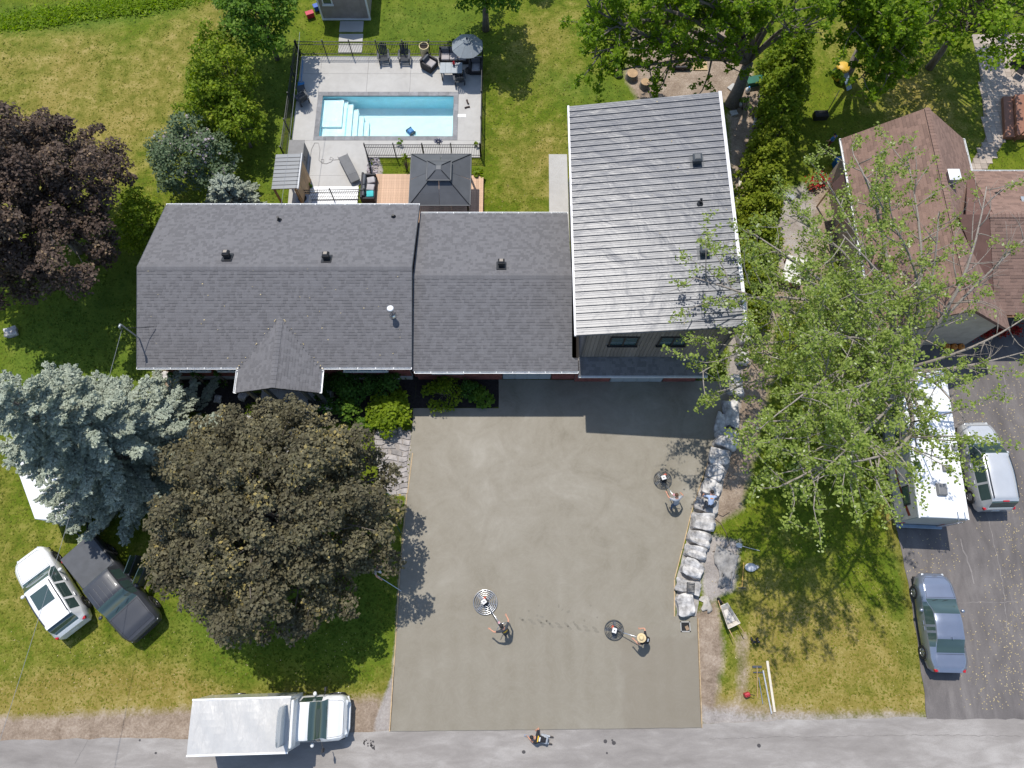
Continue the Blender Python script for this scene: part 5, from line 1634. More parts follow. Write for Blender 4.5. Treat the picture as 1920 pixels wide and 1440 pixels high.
def car(name, lab, loc, rz, L, W, top, belt, wid, roofw, ws, rw, side, col, wheels, rim=RIM, sill=0.22, cat='car', group=None, pillars=(), roofrails=False, extra=None, wr=0.34, ns=56, rear_red=None, sideglass=None):
    """top/belt/wid/roofw: tables along u (0 rear .. 1 front); ws, rw: windscreen and rear window spans; side: span of the side windows"""
    t = thing(name, lab, cat, loc, rz, group)
    us = [i / ns for i in range(ns + 1)]
    keys = sorted(set([round(x, 4) for x in us] + [ws[0], ws[1], rw[0], rw[1], side[0], side[1]] + [p + d for p in pillars for d in (-0.012, 0.012)]))
    rows = []
    for u in keys:
        x = (u - 0.5) * L
        zt, zb, w, wr_ = interp(top, u), interp(belt, u), interp(wid, u) * W / 2, interp(roofw, u) * W / 2
        zb = min(zb, zt - 0.015)
        zs = sill + 0.10 * max(0, (abs(u - 0.5) - 0.42) / 0.08) ** 2
        h = [(w * 0.93, zs), (w * 0.985, zs + 0.10), (w, zs + (zb - zs) * 0.55), (w * 0.985, zb - 0.06), (w * 0.955, zb)]
        zr = zb + (zt - zb) * 0.90
        h += [(wr_ + (w * 0.955 - wr_) * 0.10, zb + (zt - zb) * 0.80), (wr_, zr), (wr_ * 0.86, zb + (zt - zb) * 0.965), (wr_ * 0.45, zb + (zt - zb) * 0.995), (0, zt)]
        pts = [(x, y, z) for y, z in h] + [(x, -y, z) for y, z in h[-2::-1]]
        rows.append(pts)
    n = len(rows[0])
    body, glass_w, glass_r, sides = MB(), MB(), MB(), {}
    allv = [p for r_ in rows for p in r_]
    for g in (body, glass_w, glass_r): g.v = [tuple(p) for p in allv]
    def put(g, f):
        g.f.append(f); g.m.append(0); g.r.append(0.5)
    for i in range(len(keys) - 1):
        um = (keys[i] + keys[i + 1]) / 2
        for j in range(n - 1):
            f = (i * n + j, i * n + j + 1, (i + 1) * n + j + 1, (i + 1) * n + j)
            jj = j if j < 9 else (n - 2 - j)
            if ws[0] < um < ws[1] and jj >= 6: put(glass_w, f)
            elif rw[0] < um < rw[1] and jj >= 6: put(glass_r, f)
            elif side[0] < um < side[1] and jj == 4 and not any(abs(um - p) < 0.012 for p in pillars):
                k = (j < 9, sum(um > p for p in pillars))
                if k not in sides:
                    sides[k] = MB(); sides[k].v = [tuple(p) for p in allv]
                put(sides[k], f)
            else: put(body, f)
    m_ = len(keys) - 1
    body.f.append(tuple(range(n))); body.m.append(0); body.r.append(0)
    body.f.append(tuple(m_ * n + k for k in range(n - 1, -1, -1))); body.m.append(0); body.r.append(0)
    def clean(g):
        used = sorted({i for f in g.f for i in f}); mp = {a: b for b, a in enumerate(used)}
        g.v = [g.v[i] for i in used]; g.f = [tuple(mp[i] for i in f) for f in g.f]
        return g
    bo = clean(body).build('body', col, t, True, auto=38)
    for g, nm in ((glass_w, 'windscreen'), (glass_r, 'rear_window')):
        if g.f: clean(g).build(nm, CARGLASS, t, True)
    for g in sides.values():
        clean(g).build('side_window', CARGLASS, t, True)
    mb = MB(); mb.box((0, 0, sill + 0.02), (L * 0.94, W * 0.84, 0.12)); mb.build('underbody', TRIM, t)
    for (u, ) in [(w_,) for w_ in wheels]:
        x = (u - 0.5) * L
        for s in (-1, 1):
            ring = MB()
            ww = interp(wid, u) * W / 2
            for k in range(13):
                a = math.pi * k / 12
                a2 = math.pi * (k + 1) / 12
                if k < 12:
                    ring.add([(x + (wr + 0.02) * math.cos(a), s * (ww - 0.02), wr + (wr + 0.02) * math.sin(a)), (x + (wr + 0.07) * math.cos(a), s * (ww + 0.005), wr + (wr + 0.07) * math.sin(a)),
                              (x + (wr + 0.07) * math.cos(a2), s * (ww + 0.005), wr + (wr + 0.07) * math.sin(a2)), (x + (wr + 0.02) * math.cos(a2), s * (ww - 0.02), wr + (wr + 0.02) * math.sin(a2))], [(0, 1, 2, 3)])
            ring.build('wheel_arch', TRIM, t)
            wheel(t, x, s * (ww - 0.085), wr, 0.22, rim)
    um = ws[0] + 0.02
    um = min(ws) + 0.03
    for s in (-1, 1):
        y = s * (interp(wid, um) * W / 2 + 0.09)
        mb = MB(); mb.ell(((um - 0.5) * L, y, interp(belt, um) + 0.06), (0.09, 0.11, 0.08), 10, 6); mb.build('mirror', col, t, True)
    for s in (-1, 1):
        yy = interp(wid, 0.985) * W / 2
        mb = MB(); mb.box((0.472 * L, s * (yy - 0.22), interp(belt, 0.96) - 0.07), (0.18, 0.36, 0.12), rz=-s * 0.35); mb.build('headlight', CLEARLAMP, t, bevel=0.03)
        mb = MB(); mb.box((-0.478 * L, s * (interp(wid, 0.02) * W / 2 - 0.10), interp(belt, 0.04) - 0.10), (0.16, 0.22, 0.16), rz=s * 0.3); mb.build('tail_light', REDLAMP, t, bevel=0.03)
    mb = MB(); mb.box((0.497 * L, 0, 0.5), (0.06, W * 0.5, 0.16)); mb.build('grille', TRIM, t)
    mb = MB(); mb.box((-0.499 * L, 0, interp(belt, 0) * 0.72), (0.03, 0.36, 0.13)); mb.build('number_plate', WHITE, t)
    for p in pillars[:2]:
        for s in (-1, 1):
            mb = MB(); mb.box(((p - 0.5 + 0.03) * L, s * (interp(wid, p) * W / 2 + 0.006), interp(belt, p) - 0.12), (0.18, 0.03, 0.03)); mb.build('door_handle', col, t)
    # shut lines and wipers
    def seam(nm, pts, r_=0.007):
        mb = MB(); mb.tube(pts, r_, 4); mb.build(nm, TRIM, t)
    def top_pt(u, f):
        zt, zb, wr_ = interp(top, u), min(interp(belt, u), interp(top, u) - 0.015), interp(roofw, u) * W / 2
        tab = [(0.0, 1.0), (0.45, 0.995), (0.86, 0.965), (1.0, 0.90)]
        a_ = abs(f); k_ = 0.9
        for (f0, k0), (f1, k1) in zip(tab, tab[1:]):
            if a_ <= f1: k_ = k0 + (k1 - k0) * (a_ - f0) / (f1 - f0); break
        return ((u - 0.5) * L, f * wr_, zb + (zt - zb) * k_ + 0.003)
    u0_ = ws[1] + 0.012
    seam('bonnet_seam', [top_pt(u0_, f / 8) for f in range(-8, 9)])
    for s in (-1, 1): seam('bonnet_seam', [top_pt(u0_ + (0.955 - u0_) * k / 8, s * 0.93) for k in range(9)])
    seam('bonnet_seam', [top_pt(0.955, f / 8 * 0.93) for f in range(-8, 9)])
    if rw[0] > 0.12: seam('boot_seam', [top_pt(rw[0] - 0.015, f / 8 * 0.95) for f in range(-8, 9)])
    for f in (-0.55, 0.15): seam('wiper', [top_pt(ws[1] - 0.01, f + 0.1), top_pt(ws[1] - 0.025, f + 0.5)], 0.012)
    if roofrails:
        for s in (-1, 1):
            pts = [((u - 0.5) * L, s * interp(roofw, u) * W / 2 * 0.92, interp(top, u) + 0.02) for u in [rw[1] + 0.03 + (ws[0] - rw[1] - 0.06) * k / 6 for k in range(7)]]
            mb = MB(); mb.tube(pts, 0.022, 6); mb.build('roof_rail', TRIM, t)
    return t
# --- saloon
SED = dict(top=[(0, 0.92), (0.06, 1.05), (0.17, 1.10), (0.22, 1.16), (0.36, 1.42), (0.50, 1.46), (0.58, 1.42), (0.73, 1.06), (0.86, 0.98), (0.96, 0.82), (1, 0.66)],
           belt=[(0, 0.80), (0.06, 0.95), (0.3, 0.97), (0.7, 0.93), (0.9, 0.82), (0.97, 0.68), (1, 0.58)],
           wid=[(0, 0.72), (0.04, 0.88), (0.14, 0.98), (0.5, 1.0), (0.85, 0.97), (0.95, 0.84), (1, 0.62)],
           roofw=[(0, 0.58), (0.12, 0.76), (0.24, 0.72), (0.45, 0.70), (0.6, 0.68), (0.74, 0.80), (0.9, 0.74), (1, 0.45)])
q = G(1763, 1166, 0.7)
sed = car('sedan', 'blue grey sedan parked alone on the asphalt driveway', (q.x, q.y, 0.012), heading(-28, -173, 1763, 1166), 4.5, 1.80, ws=(0.585, 0.735), rw=(0.195, 0.33), side=(0.25, 0.70), col=paint('blue_grey_paint', (0.24, 0.27, 0.34), 0.55, 0.3), wheels=(0.19, 0.80), pillars=(0.40, 0.46), **SED)
mb = MB(); mb.box(((0.34 - 0.5) * 4.5, 0, 1.47), (0.1, 0.03, 0.06)); mb.build('antenna_fin', MATS['blue_grey_paint'], sed)
# --- white sport utility
SUV = dict(top=[(0, 0.95), (0.03, 1.12), (0.10, 1.52), (0.16, 1.62), (0.4, 1.67), (0.56, 1.63), (0.70, 1.12), (0.84, 1.04), (0.95, 0.92), (1, 0.74)],
           belt=[(0, 0.86), (0.05, 1.0), (0.3, 1.03), (0.7, 1.0), (0.9, 0.9), (0.97, 0.78), (1, 0.66)],
           wid=[(0, 0.80), (0.04, 0.92), (0.14, 1.0), (0.5, 1.0), (0.85, 0.98), (0.95, 0.87), (1, 0.68)],
           roofw=[(0, 0.62), (0.08, 0.70), (0.3, 0.74), (0.5, 0.73), (0.6, 0.71), (0.72, 0.82), (0.9, 0.76), (1, 0.5)])
q = G(93, 1108, 0.8)
suv = car('white_suv', 'white sport utility with dark glass sunroof parked on the lawn', (q.x, q.y, 0.0), heading(-83, -135, 93, 1108), 4.6, 1.82, ws=(0.57, 0.705), rw=(0.03, 0.105), side=(0.14, 0.68), col=paint('white_paint', (0.74, 0.74, 0.73)), wheels=(0.19, 0.81), rim=RIMD, pillars=(0.27, 0.47), wr=0.36, roofrails=True, **SUV)
mb = MB(); mb.box(((0.41 - 0.5) * 4.6, 0, 1.672), (0.85, 0.86, 0.012)); mb.build('sunroof', CARGLASS, suv, bevel=0.004)
mb = MB(); mb.box(((0.12 - 0.5) * 4.6, 0, 1.60), (0.22, 1.2, 0.03)); mb.build('roof_spoiler', MATS['white_paint'], suv, bevel=0.01)
# --- silver minivan
VAN = dict(top=[(0, 0.98), (0.02, 1.15), (0.07, 1.58), (0.12, 1.70), (0.4, 1.76), (0.58, 1.70), (0.74, 1.18), (0.85, 1.04), (0.95, 0.90), (1, 0.72)],
           belt=[(0, 0.90), (0.05, 1.05), (0.3, 1.06), (0.7, 1.02), (0.9, 0.88), (0.97, 0.75), (1, 0.62)],
           wid=SUV['wid'], roofw=[(0, 0.66), (0.08, 0.72), (0.3, 0.75), (0.5, 0.74), (0.6, 0.71), (0.76, 0.80), (0.9, 0.74), (1, 0.5)])
q = G(1852, 872, 0.9)
van = car('silver_minivan', 'pale silver minivan with roof rails parked right of the camper', (q.x, q.y, 0.012), heading(-36, -150, 1852, 872), 4.6, 1.85, ws=(0.60, 0.735), rw=(0.02, 0.075), side=(0.10, 0.72), col=paint('silver_paint', (0.52, 0.53, 0.54), 0.3, 0.35), wheels=(0.17, 0.80), pillars=(0.28, 0.47), roofrails=True, **VAN)
mb = MB(); mb.box(((0.075 - 0.5) * 4.6, 0, 1.60), (0.06, 0.3, 0.04)); mb.build('brake_lamp', REDLAMP, van)
# --- dark pickup with bed cover and open doors
PK = dict(top=[(0, 1.10), (0.35, 1.12), (0.37, 1.16), (0.40, 1.80), (0.44, 1.86), (0.6, 1.88), (0.64, 1.82), (0.74, 1.26), (0.90, 1.20), (0.98, 1.06), (1, 0.92)],
          belt=[(0, 1.06), (0.36, 1.08), (0.7, 1.12), (0.9, 1.06), (1, 0.85)],
          wid=[(0, 0.93), (0.03, 0.98), (0.5, 1.0), (0.9, 0.98), (0.97, 0.92), (1, 0.80)],
          roofw=[(0, 0.84), (0.35, 0.86), (0.40, 0.74), (0.6, 0.74), (0.66, 0.74), (0.74, 0.84), (0.95, 0.80), (1, 0.7)])
q = G(208, 1103, 0.9)
BLK = mat('black_paint', (0.040, 0.043, 0.052), 0.45, var=0.05, coat=0.25)
pkp = car('pickup_truck', 'black pickup with dark bed cover and open doors under the bronze maple', (q.x, q.y, 0.0), heading(97, 120, 208, 1103), 5.6, 1.92, ws=(0.63, 0.735), rw=(0.375, 0.405), side=(0.43, 0.70), col=BLK, wheels=(0.19, 0.83), rim=RIMD, pillars=(0.55,), wr=0.40, sill=0.38, **PK)
mb = MB(); mb.box(((0.18 - 0.5) * 5.6, 0, 1.135), (1.95, 1.72, 0.035)); mb.build('bed_cover', mat('bed_cover_vinyl', (0.075, 0.078, 0.085), 0.7), pkp, bevel=0.01)
for u, a in ((0.655, R(62)), (0.535, R(58))):                     # doors on the driver's side swung out
    d = bpy.data.objects.new('open_door', None); COL.objects.link(d); d.parent = pkp
    d.location = ((u - 0.5) * 5.6, 1.0, 0); d.rotation_euler = (0, 0, -a)
    mb = MB(); mb.box((-0.5, 0, 0.80), (1.0, 0.10, 0.62)); mb.build('door_skin', BLK, d, bevel=0.03)
    mb = MB(); mb.box((-0.52, 0, 1.36), (0.86, 0.03, 0.46)); mb.build('door_glass', CARGLASS, d)
    mb = MB(); mb.box((-0.5, -0.06, 0.85), (0.8, 0.05, 0.3)); mb.build('door_lining', INTERIOR, d)
for k in range(5):
    mb = MB(); mb.box(((0.455 - 0.5) * 5.6 + 0.55, -0.5 + 0.25 * k, 1.885), (0.9, 0.012, 0.01)); mb.build('roof_crease', mat('crease_grey', (0.11, 0.115, 0.125), 0.4), pkp)
mb = MB(); mb.tube([(2.66, -0.62, 0.62), (2.80, -0.5, 0.64), (2.80, 0.5, 0.64), (2.66, 0.62, 0.62)], 0.05, 8); mb.build('front_bumper', TRIM, pkp, True)
# --- white enclosed trailer
q = G(112, 916, 1.1)
tr = thing('cargo_trailer', 'white enclosed cargo trailer half hidden under the blue spruce', 'trailer', (q.x, q.y, 0), heading(30, 80, 112, 916))
TW = mat('trailer_white', (0.70, 0.70, 0.70), 0.4, var=0.05)
mb = MB(); mb.prism([(-2.2, -1.05), (1.3, -1.05), (1.95, -0.1), (1.95, 0.1), (1.3, 1.05), (-2.2, 1.05)], 0.45, 2.1); mb.build('box_body', TW, tr, bevel=0.03)
mb = MB(); mb.prism([(-2.2, -1.07), (1.32, -1.07), (1.99, -0.12), (1.99, 0.12), (1.32, 1.07), (-2.2, 1.07)], 0.40, 0.56); mb.build('skirt_trim', mat('trim_alu', (0.45, 0.45, 0.46), 0.4, metal=0.5), tr)
mb = MB(); mb.prism([(1.0, -1.06), (1.31, -1.06), (1.97, -0.11), (1.97, 0.11), (1.31, 1.06), (1.0, 1.06)], 0.57, 1.1); mb.build('stone_guard', mat('tread_plate', (0.22, 0.25, 0.30), 0.4, metal=0.6), tr)
mb = MB(); mb.tube([(1.5, 0.6, 0.48), (3.0, 0, 0.5)], 0.04, 6); mb.tube([(1.5, -0.6, 0.48), (3.0, 0, 0.5)], 0.04, 6); mb.box((3.05, 0, 0.52), (0.25, 0.1, 0.1)); mb.build('tow_hitch', BLACK, tr)
for s in (-1, 1): wheel(tr, -0.5, s * 0.98, 0.33, 0.2, RIMD)
# --- box truck at the kerb
q = G(356, 1364, 2.72)
bt = thing('box_truck', 'white box truck parked on the street at bottom left', 'truck', (q.x + 2.7, q.y + 0.08, 0.006), R(1.6))
BXW = mat('box_roof_white', (0.44, 0.43, 0.41), 0.42, metal=0.0, spec=0.9, var=0.05, scale=1.2, bump=0.7, bscale=1.3, bdist=0.16, stretch=(1.6, 0.5, 1))
BW = paint('truck_white', (0.72, 0.72, 0.71))
bl, bwd, b0, b1 = 4.3, 2.2, 0.85, 2.72
bx0 = -2.7
mb = MB(); mb.bx(bx0, bx0 + bl, -bwd / 2, bwd / 2, b0, b1); box_ = mb.build('cargo_box', BW, bt)
mb = MB()
nx_ = 40
for i in range(nx_):
    x0_, x1_ = bx0 + bl * i / nx_, bx0 + bl * (i + 1) / nx_
    for j in range(8):
        y0_, y1_ = -bwd / 2 + bwd * j / 8, -bwd / 2 + bwd * (j + 1) / 8
        hh = lambda x, y: b1 + 0.012 + 0.03 * (1 - (2 * y / bwd) ** 2) + 0.018 * math.sin(x * 6.5 + 1.2 * math.sin(y * 2)) * math.cos(y * 1.7) + 0.01 * math.sin(x * 3 + y * 4)
        mb.add([(x0_, y0_, hh(x0_, y0_)), (x1_, y0_, hh(x1_, y0_)), (x1_, y1_, hh(x1_, y1_)), (x0_, y1_, hh(x0_, y1_))], [(0, 1, 2, 3)])
mb.build('box_roof', BXW, bt, True)
for s in (-1, 1):
    mb = MB(); mb.bx(bx0 - 0.02, bx0 + bl + 0.02, s * bwd / 2 - 0.05, s * bwd / 2 + 0.03, b1 - 0.06, b1 + 0.03); mb.build('roof_rail', WHITE, bt, bevel=0.01)
mb = MB(); mb.bx(bx0 + bl, bx0 + bl + 0.14, -bwd / 2 + 0.12, bwd / 2 - 0.12, 2.0, b1 - 0.03); mb.build('front_cap', WHITE, bt, bevel=0.08)
mb = MB(); mb.bx(bx0 - 0.03, bx0, -bwd / 2 + 0.05, bwd / 2 - 0.05, b0 + 0.03, b1 - 0.08); mb.build('rear_door', WHITE, bt)
# cab
CB = dict(top=[(0, 1.98), (0.05, 2.05), (0.22, 2.06), (0.29, 1.99), (0.62, 1.36), (0.80, 1.28), (0.95, 1.16), (1, 0.95)],
          belt=[(0, 1.25), (0.5, 1.25), (0.7, 1.2), (0.92, 1.1), (1, 0.85)], wid=[(0, 0.98), (0.5, 1.0), (0.85, 0.98), (0.96, 0.9), (1, 0.75)],
          roofw=[(0, 0.80), (0.4, 0.80), (0.5, 0.78), (0.64, 0.86), (0.9, 0.82), (1, 0.62)])
cab = car('cab', None, (bx0 + bl + 0.03 + 1.03, 0, 0), 0, 2.06, 1.95, ws=(0.285, 0.625), rw=(-0.1, -0.05), side=(0.06, 0.50), col=BW, wheels=(0.72,), pillars=(), wr=0.38, sill=0.40, cat=None, **CB)
for c_ in list(cab.children):                                      # the cab's pieces belong to the truck itself
    c_.parent = bt; c_.location = Vector(c_.location) + Vector(cab.location)
    if c_.name.startswith(('tail_light', 'number_plate', 'rear_window')): bpy.data.objects.remove(c_)
bpy.data.objects.remove(cab)
for s in (-1, 1):
    wheel(bt, bx0 + 1.1, s * 0.93, 0.38, 0.3, RIM)
    mb = MB(); mb.tube([(bx0 + bl + 1.1, s * 0.95, 1.35), (bx0 + bl + 1.2, s * 1.22, 1.4)], 0.02, 5); mb.box((bx0 + bl + 1.2, s * 1.27, 1.42), (0.07, 0.16, 0.3)); mb.build('side_mirror', TRIM, bt)
mb = MB(); mb.bx(bx0, bx0 + bl + 0.3, -0.45, 0.45, 0.5, 0.84); mb.build('chassis', TRIM, bt)
mb = MB(); mb.tube([(bx0 + bl + 2.02, -0.85, 0.55), (bx0 + bl + 2.13, -0.5, 0.56), (bx0 + bl + 2.13, 0.5, 0.56), (bx0 + bl + 2.02, 0.85, 0.55)], 0.07, 8); mb.build('front_bumper', WHITE, bt, True)
# --- camper
q = [G(1690, 692, 2.75), G(1768, 690, 2.75), G(1819, 970, 2.75), G(1724, 975, 2.75)]
cc = (q[0] + q[1] + q[2] + q[3]) / 4
ax = ((q[0] + q[1]) / 2 - (q[2] + q[3]) / 2)
Lc = ax.length; Wc = 2.35
cm = thing('camper', 'white roofed motor camper with rear ladder beside the silver minivan', 'camper', (cc.x, cc.y, 0.012), math.atan2(ax.y, ax.x))
CW = mat('camper_white', (0.72, 0.72, 0.72), 0.5, var=0.06, scale=1.2)
CSIDE = mat('camper_side', (0.36, 0.36, 0.35), 0.5, var=0.08)
mb = MB(); mb.bx(-Lc / 2, Lc / 2, -Wc / 2, Wc / 2, 0.55, 2.62); mb.build('body', CSIDE, cm, bevel=0.06)
mb = MB(); mb.bx(-Lc / 2 + 0.03, Lc / 2 - 0.03, -Wc / 2 + 0.05, Wc / 2 - 0.05, 2.60, 2.74); mb.build('roof', CW, cm, bevel=0.05)
for s in (-1, 1):
    mb = MB(); mb.bx(-Lc / 2, Lc / 2, s * (Wc / 2 - 0.02) - 0.03, s * (Wc / 2 - 0.02) + 0.03, 2.61, 2.70); mb.build('gutter_rail', WHITE, cm)
    mb = MB()
    for i in range(12):
        x0_, x1_ = -Lc / 2 + 0.2 + i * 0.34, -Lc / 2 + 0.2 + (i + 1) * 0.34
        z_ = lambda i: 1.1 + 0.9 * (1 - i / 12) ** 2
        mb.add([(x0_, s * (Wc / 2 + 0.004), z_(i)), (x1_, s * (Wc / 2 + 0.004), z_(i + 1)), (x1_, s * (Wc / 2 + 0.004), z_(i + 1) - 0.22 * (1 - i / 14)), (x0_, s * (Wc / 2 + 0.004), z_(i) - 0.22 * (1 - i / 14))], [(0, 1, 2, 3)])
    mb.build('side_stripe', mat('maroon_decal', (0.14, 0.025, 0.02), 0.5), cm)
    for x in (-Lc / 2 + 1.2, 0.2, 1.9):
        mb = MB(); mb.box((x, s * (Wc / 2 + 0.006), 1.85), (0.95, 0.03, 0.62)); w_ = mb.build('window_frame', TRIM, cm, bevel=0.01)
        mb = MB(); mb.box((x, s * (Wc / 2 + 0.024), 1.85), (0.82, 0.012, 0.5)); mb.build('window_pane', CARGLASS, w_)
mb = MB(); mb.bx(-Lc / 2 - 0.01, Lc / 2, -Wc / 2 + 0.02, Wc / 2 - 0.02, 0.35, 0.54); mb.build('skirt', mat('camper_skirt', (0.13, 0.14, 0.13), 0.6), cm)
for x in (-Lc / 2 + 2.0, Lc / 2 - 0.9):
    for s in (-1, 1): wheel(cm, x, s * 1.0, 0.38, 0.26)
# cab over and bonnet towards the house
mb = MB(); mb.bx(Lc / 2 - 0.01, Lc / 2 + 0.7, -Wc / 2 + 0.15, Wc / 2 - 0.15, 0.5, 1.25); mb.build('bonnet', CW, cm, bevel=0.12)
def cvent(nm, px, py, sx, sy, h, m, lab=None):
    p = cm.matrix_basis.inverted() @ Vector((*G2(px, py, 2.8), 0))
    mb = MB(); mb.box((0, 0, h / 2), (sx, sy, h), taper=0.85); o = mb.build(nm, m, cm, bevel=0.03); o.location = (p.x, p.y, 2.74); return o
bpy.context.view_layer.update()
GREYV = mat('vent_grey', (0.16, 0.16, 0.16), 0.5)
cvent('roof_hatch', 1721, 872, 0.42, 0.36, 0.06, CARGLASS); cvent('roof_vent', 1775, 878, 0.36, 0.42, 0.14, GREYV); cvent('fan_shroud', 1765, 918, 0.62, 0.48, 0.2, GREYV); cvent('roof_vent', 1790, 840, 0.3, 0.3, 0.12, GREYV)
cvent('roof_hatch', 1728, 742, 0.5, 0.45, 0.07, mat('hatch_tan', (0.30, 0.30, 0.28), 0.5)); cvent('air_conditioner', 1745, 800, 0.9, 0.65, 0.26, CW)
for y in (-0.95, -0.62):
    mb = MB(); mb.tube([(-Lc / 2 + 0.35, y, 2.80), (-Lc / 2 - 0.06, y, 2.80), (-Lc / 2 - 0.12, y, 2.6), (-Lc / 2 - 0.12, y, 0.9)], 0.016, 6); mb.build('ladder_rail', STEEL, cm)
for k in range(7):
    mb = MB(); mb.cyl((-Lc / 2 - 0.12, -0.95, 1.0 + 0.26 * k), (-Lc / 2 - 0.12, -0.62, 1.0 + 0.26 * k), 0.014, n=6); mb.build('ladder_rung', STEEL, cm)
for s in (-1, 1):
    mb = MB(); mb.box((-Lc / 2 - 0.01, s * (Wc / 2 - 0.16), 0.85), (0.04, 0.14, 0.34)); mb.build('tail_light', REDLAMP, cm)
mb = MB(); mb.box((-Lc / 2 - 0.1, 0, 0.5), (0.18, Wc - 0.1, 0.16)); mb.build('rear_bumper', mat('bumper_blue_grey', (0.20, 0.26, 0.32), 0.4), cm, bevel=0.03)
# ================================================================== PEOPLE
SKINC = mat('skin', (0.52, 0.27, 0.18), 0.6, var=0.08)
def cloth(name, col): return mat('cloth_' + name, col, 0.9, var=0.12, scale=8)
SHOE = mat('shoe_leather', (0.06, 0.05, 0.045), 0.7)
def person(lab, loc, rz, J, shirt, pants, hair=None, sleeve=0.5, shoes=SHOE, short=None, scale=1.0, skin=SKINC, group='people around the fresh concrete'):
    """J: joint positions facing +y: pelvis, chest, neck, head, and (l, r) of shoulder, elbow, wrist, hip, knee, ankle, toe.
    One continuous skinned surface; each face takes skin, shirt, trousers or shoe from the nearest bone."""
    names, V, rad = {}, [], []
    def vtx(k, p, r):
        names[k] = len(V); V.append(Vector(p)); rad.append(r)
    def lerp(a, b, t): return Vector(a) + (Vector(b) - Vector(a)) * t
    vtx('pelvis', J['pelvis'], (0.165, 0.12)); vtx('belly', lerp(J['pelvis'], J['chest'], 0.5), (0.15, 0.115)); vtx('chest', J['chest'], (0.175, 0.125))
    up = (Vector(J['neck']) - Vector(J['chest']))
    vtx('upper', lerp(J['chest'], J['neck'], 0.55), (0.13, 0.105)); vtx('neck', J['neck'], (0.058, 0.058))
    hd = (Vector(J['head']) - Vector(J['neck'])).normalized()
    vtx('jaw', Vector(J['neck']) + hd * 0.09, (0.075, 0.085)); vtx('skull', Vector(J['neck']) + hd * 0.17, (0.088, 0.10)); vtx('crown', Vector(J['neck']) + hd * 0.235, (0.062, 0.072))
    E_ = [('pelvis', 'belly'), ('belly', 'chest'), ('chest', 'upper'), ('upper', 'neck'), ('neck', 'jaw'), ('jaw', 'skull'), ('skull', 'crown')]
    for s in 'lr':
        sh_, el, wr_ = (Vector(J[k + s]) for k in ('shoulder_', 'elbow_', 'wrist_'))
        vtx('shoulder' + s, sh_, (0.075, 0.075)); vtx('uparm' + s, lerp(sh_, el, 0.5), (0.055, 0.055)); vtx('elbow' + s, el, (0.044, 0.044)); vtx('forearm' + s, lerp(el, wr_, 0.45), (0.042, 0.042)); vtx('wrist' + s, wr_, (0.029, 0.029))
        d = (wr_ - el).normalized()
        vtx('palm' + s, wr_ + d * 0.055, (0.042, 0.024)); vtx('knuckle' + s, wr_ + d * 0.095, (0.040, 0.020))
        E_ += [('upper', 'shoulder' + s), ('shoulder' + s, 'uparm' + s), ('uparm' + s, 'elbow' + s), ('elbow' + s, 'forearm' + s), ('forearm' + s, 'wrist' + s), ('wrist' + s, 'palm' + s), ('palm' + s, 'knuckle' + s)]
        hp, kn, an, to = (Vector(J[k + s]) for k in ('hip_', 'knee_', 'ankle_', 'toe_'))
        vtx('hip' + s, hp, (0.098, 0.098)); vtx('thigh' + s, lerp(hp, kn, 0.5), (0.082, 0.082)); vtx('knee' + s, kn, (0.060, 0.060)); vtx('calf' + s, lerp(kn, an, 0.4), (0.058, 0.058)); vtx('ankle' + s, an, (0.042, 0.042)); vtx('toe' + s, to, (0.046, 0.036))
        E_ += [('pelvis', 'hip' + s), ('hip' + s, 'thigh' + s), ('thigh' + s, 'knee' + s), ('knee' + s, 'calf' + s), ('calf' + s, 'ankle' + s), ('ankle' + s, 'toe' + s)]
    me = bpy.data.meshes.new('person')
    me.from_pydata([tuple(v) for v in V], [(names[a], names[b]) for a, b in E_], [])
    tmp = bpy.data.objects.new('person_rig', me); COL.objects.link(tmp)
    sk = tmp.modifiers.new('skin', 'SKIN'); sk.use_smooth_shade = True
    for i, d in enumerate(me.skin_vertices[0].data):
        d.radius = rad[i]; d.use_root = (i == 0)
    ss = tmp.modifiers.new('sub', 'SUBSURF'); ss.levels = 1; ss.render_levels = 1
    dg = bpy.context.evaluated_depsgraph_get(); dg.update()
    out = bpy.data.meshes.new_from_object(tmp.evaluated_get(dg))
    bpy.data.objects.remove(tmp)
    # fingers, nose and ears belong to the same mesh
    bm = bmesh.new(); bm.from_mesh(out)
    def chain(pts, rs):
        mb = MB(); mb.tube(pts, rs, 6)
        vs = [bm.verts.new(p) for p in mb.v]
        for f in mb.f:
            try: bm.faces.new([vs[i] for i in f]).smooth = True
            except ValueError: pass
    for s, sg in (('l', -1), ('r', 1)):
        el, wr_ = Vector(J['elbow_' + s]), Vector(J['wrist_' + s])
        d = (wr_ - el).normalized()
        side = d.cross(Vector((0, 0, 1)))
        side = side.normalized() if side.length > 0.1 else Vector((1, 0, 0))
        dn = d.cross(side).normalized()
        if dn.z > 0: dn = -dn
        k0 = wr_ + d * 0.085
        for q_, ln in ((-0.030, 0.066), (-0.010, 0.078), (0.010, 0.072), (0.030, 0.056)):
            a = k0 + side * q_; b = a + d * ln * 0.55 + dn * 0.006; c = b + d * ln * 0.3 + dn * 0.028; e = c + d * ln * 0.05 + dn * 0.026
            chain([a, b, c, e], [0.0095, 0.009, 0.008, 0.006])
        a = wr_ + d * 0.03 - side * sg * 0.03
        chain([a, a - side * sg * 0.025 + d * 0.028 + dn * 0.006, a - side * sg * 0.028 + d * 0.058 + dn * 0.016], [0.012, 0.010, 0.007])
    sk_c = Vector(J['neck']) + hd * 0.15
    fw = Vector((0, 1, 0)); fw = (fw - hd * fw.dot(hd)).normalized(); rt = fw.cross(hd)
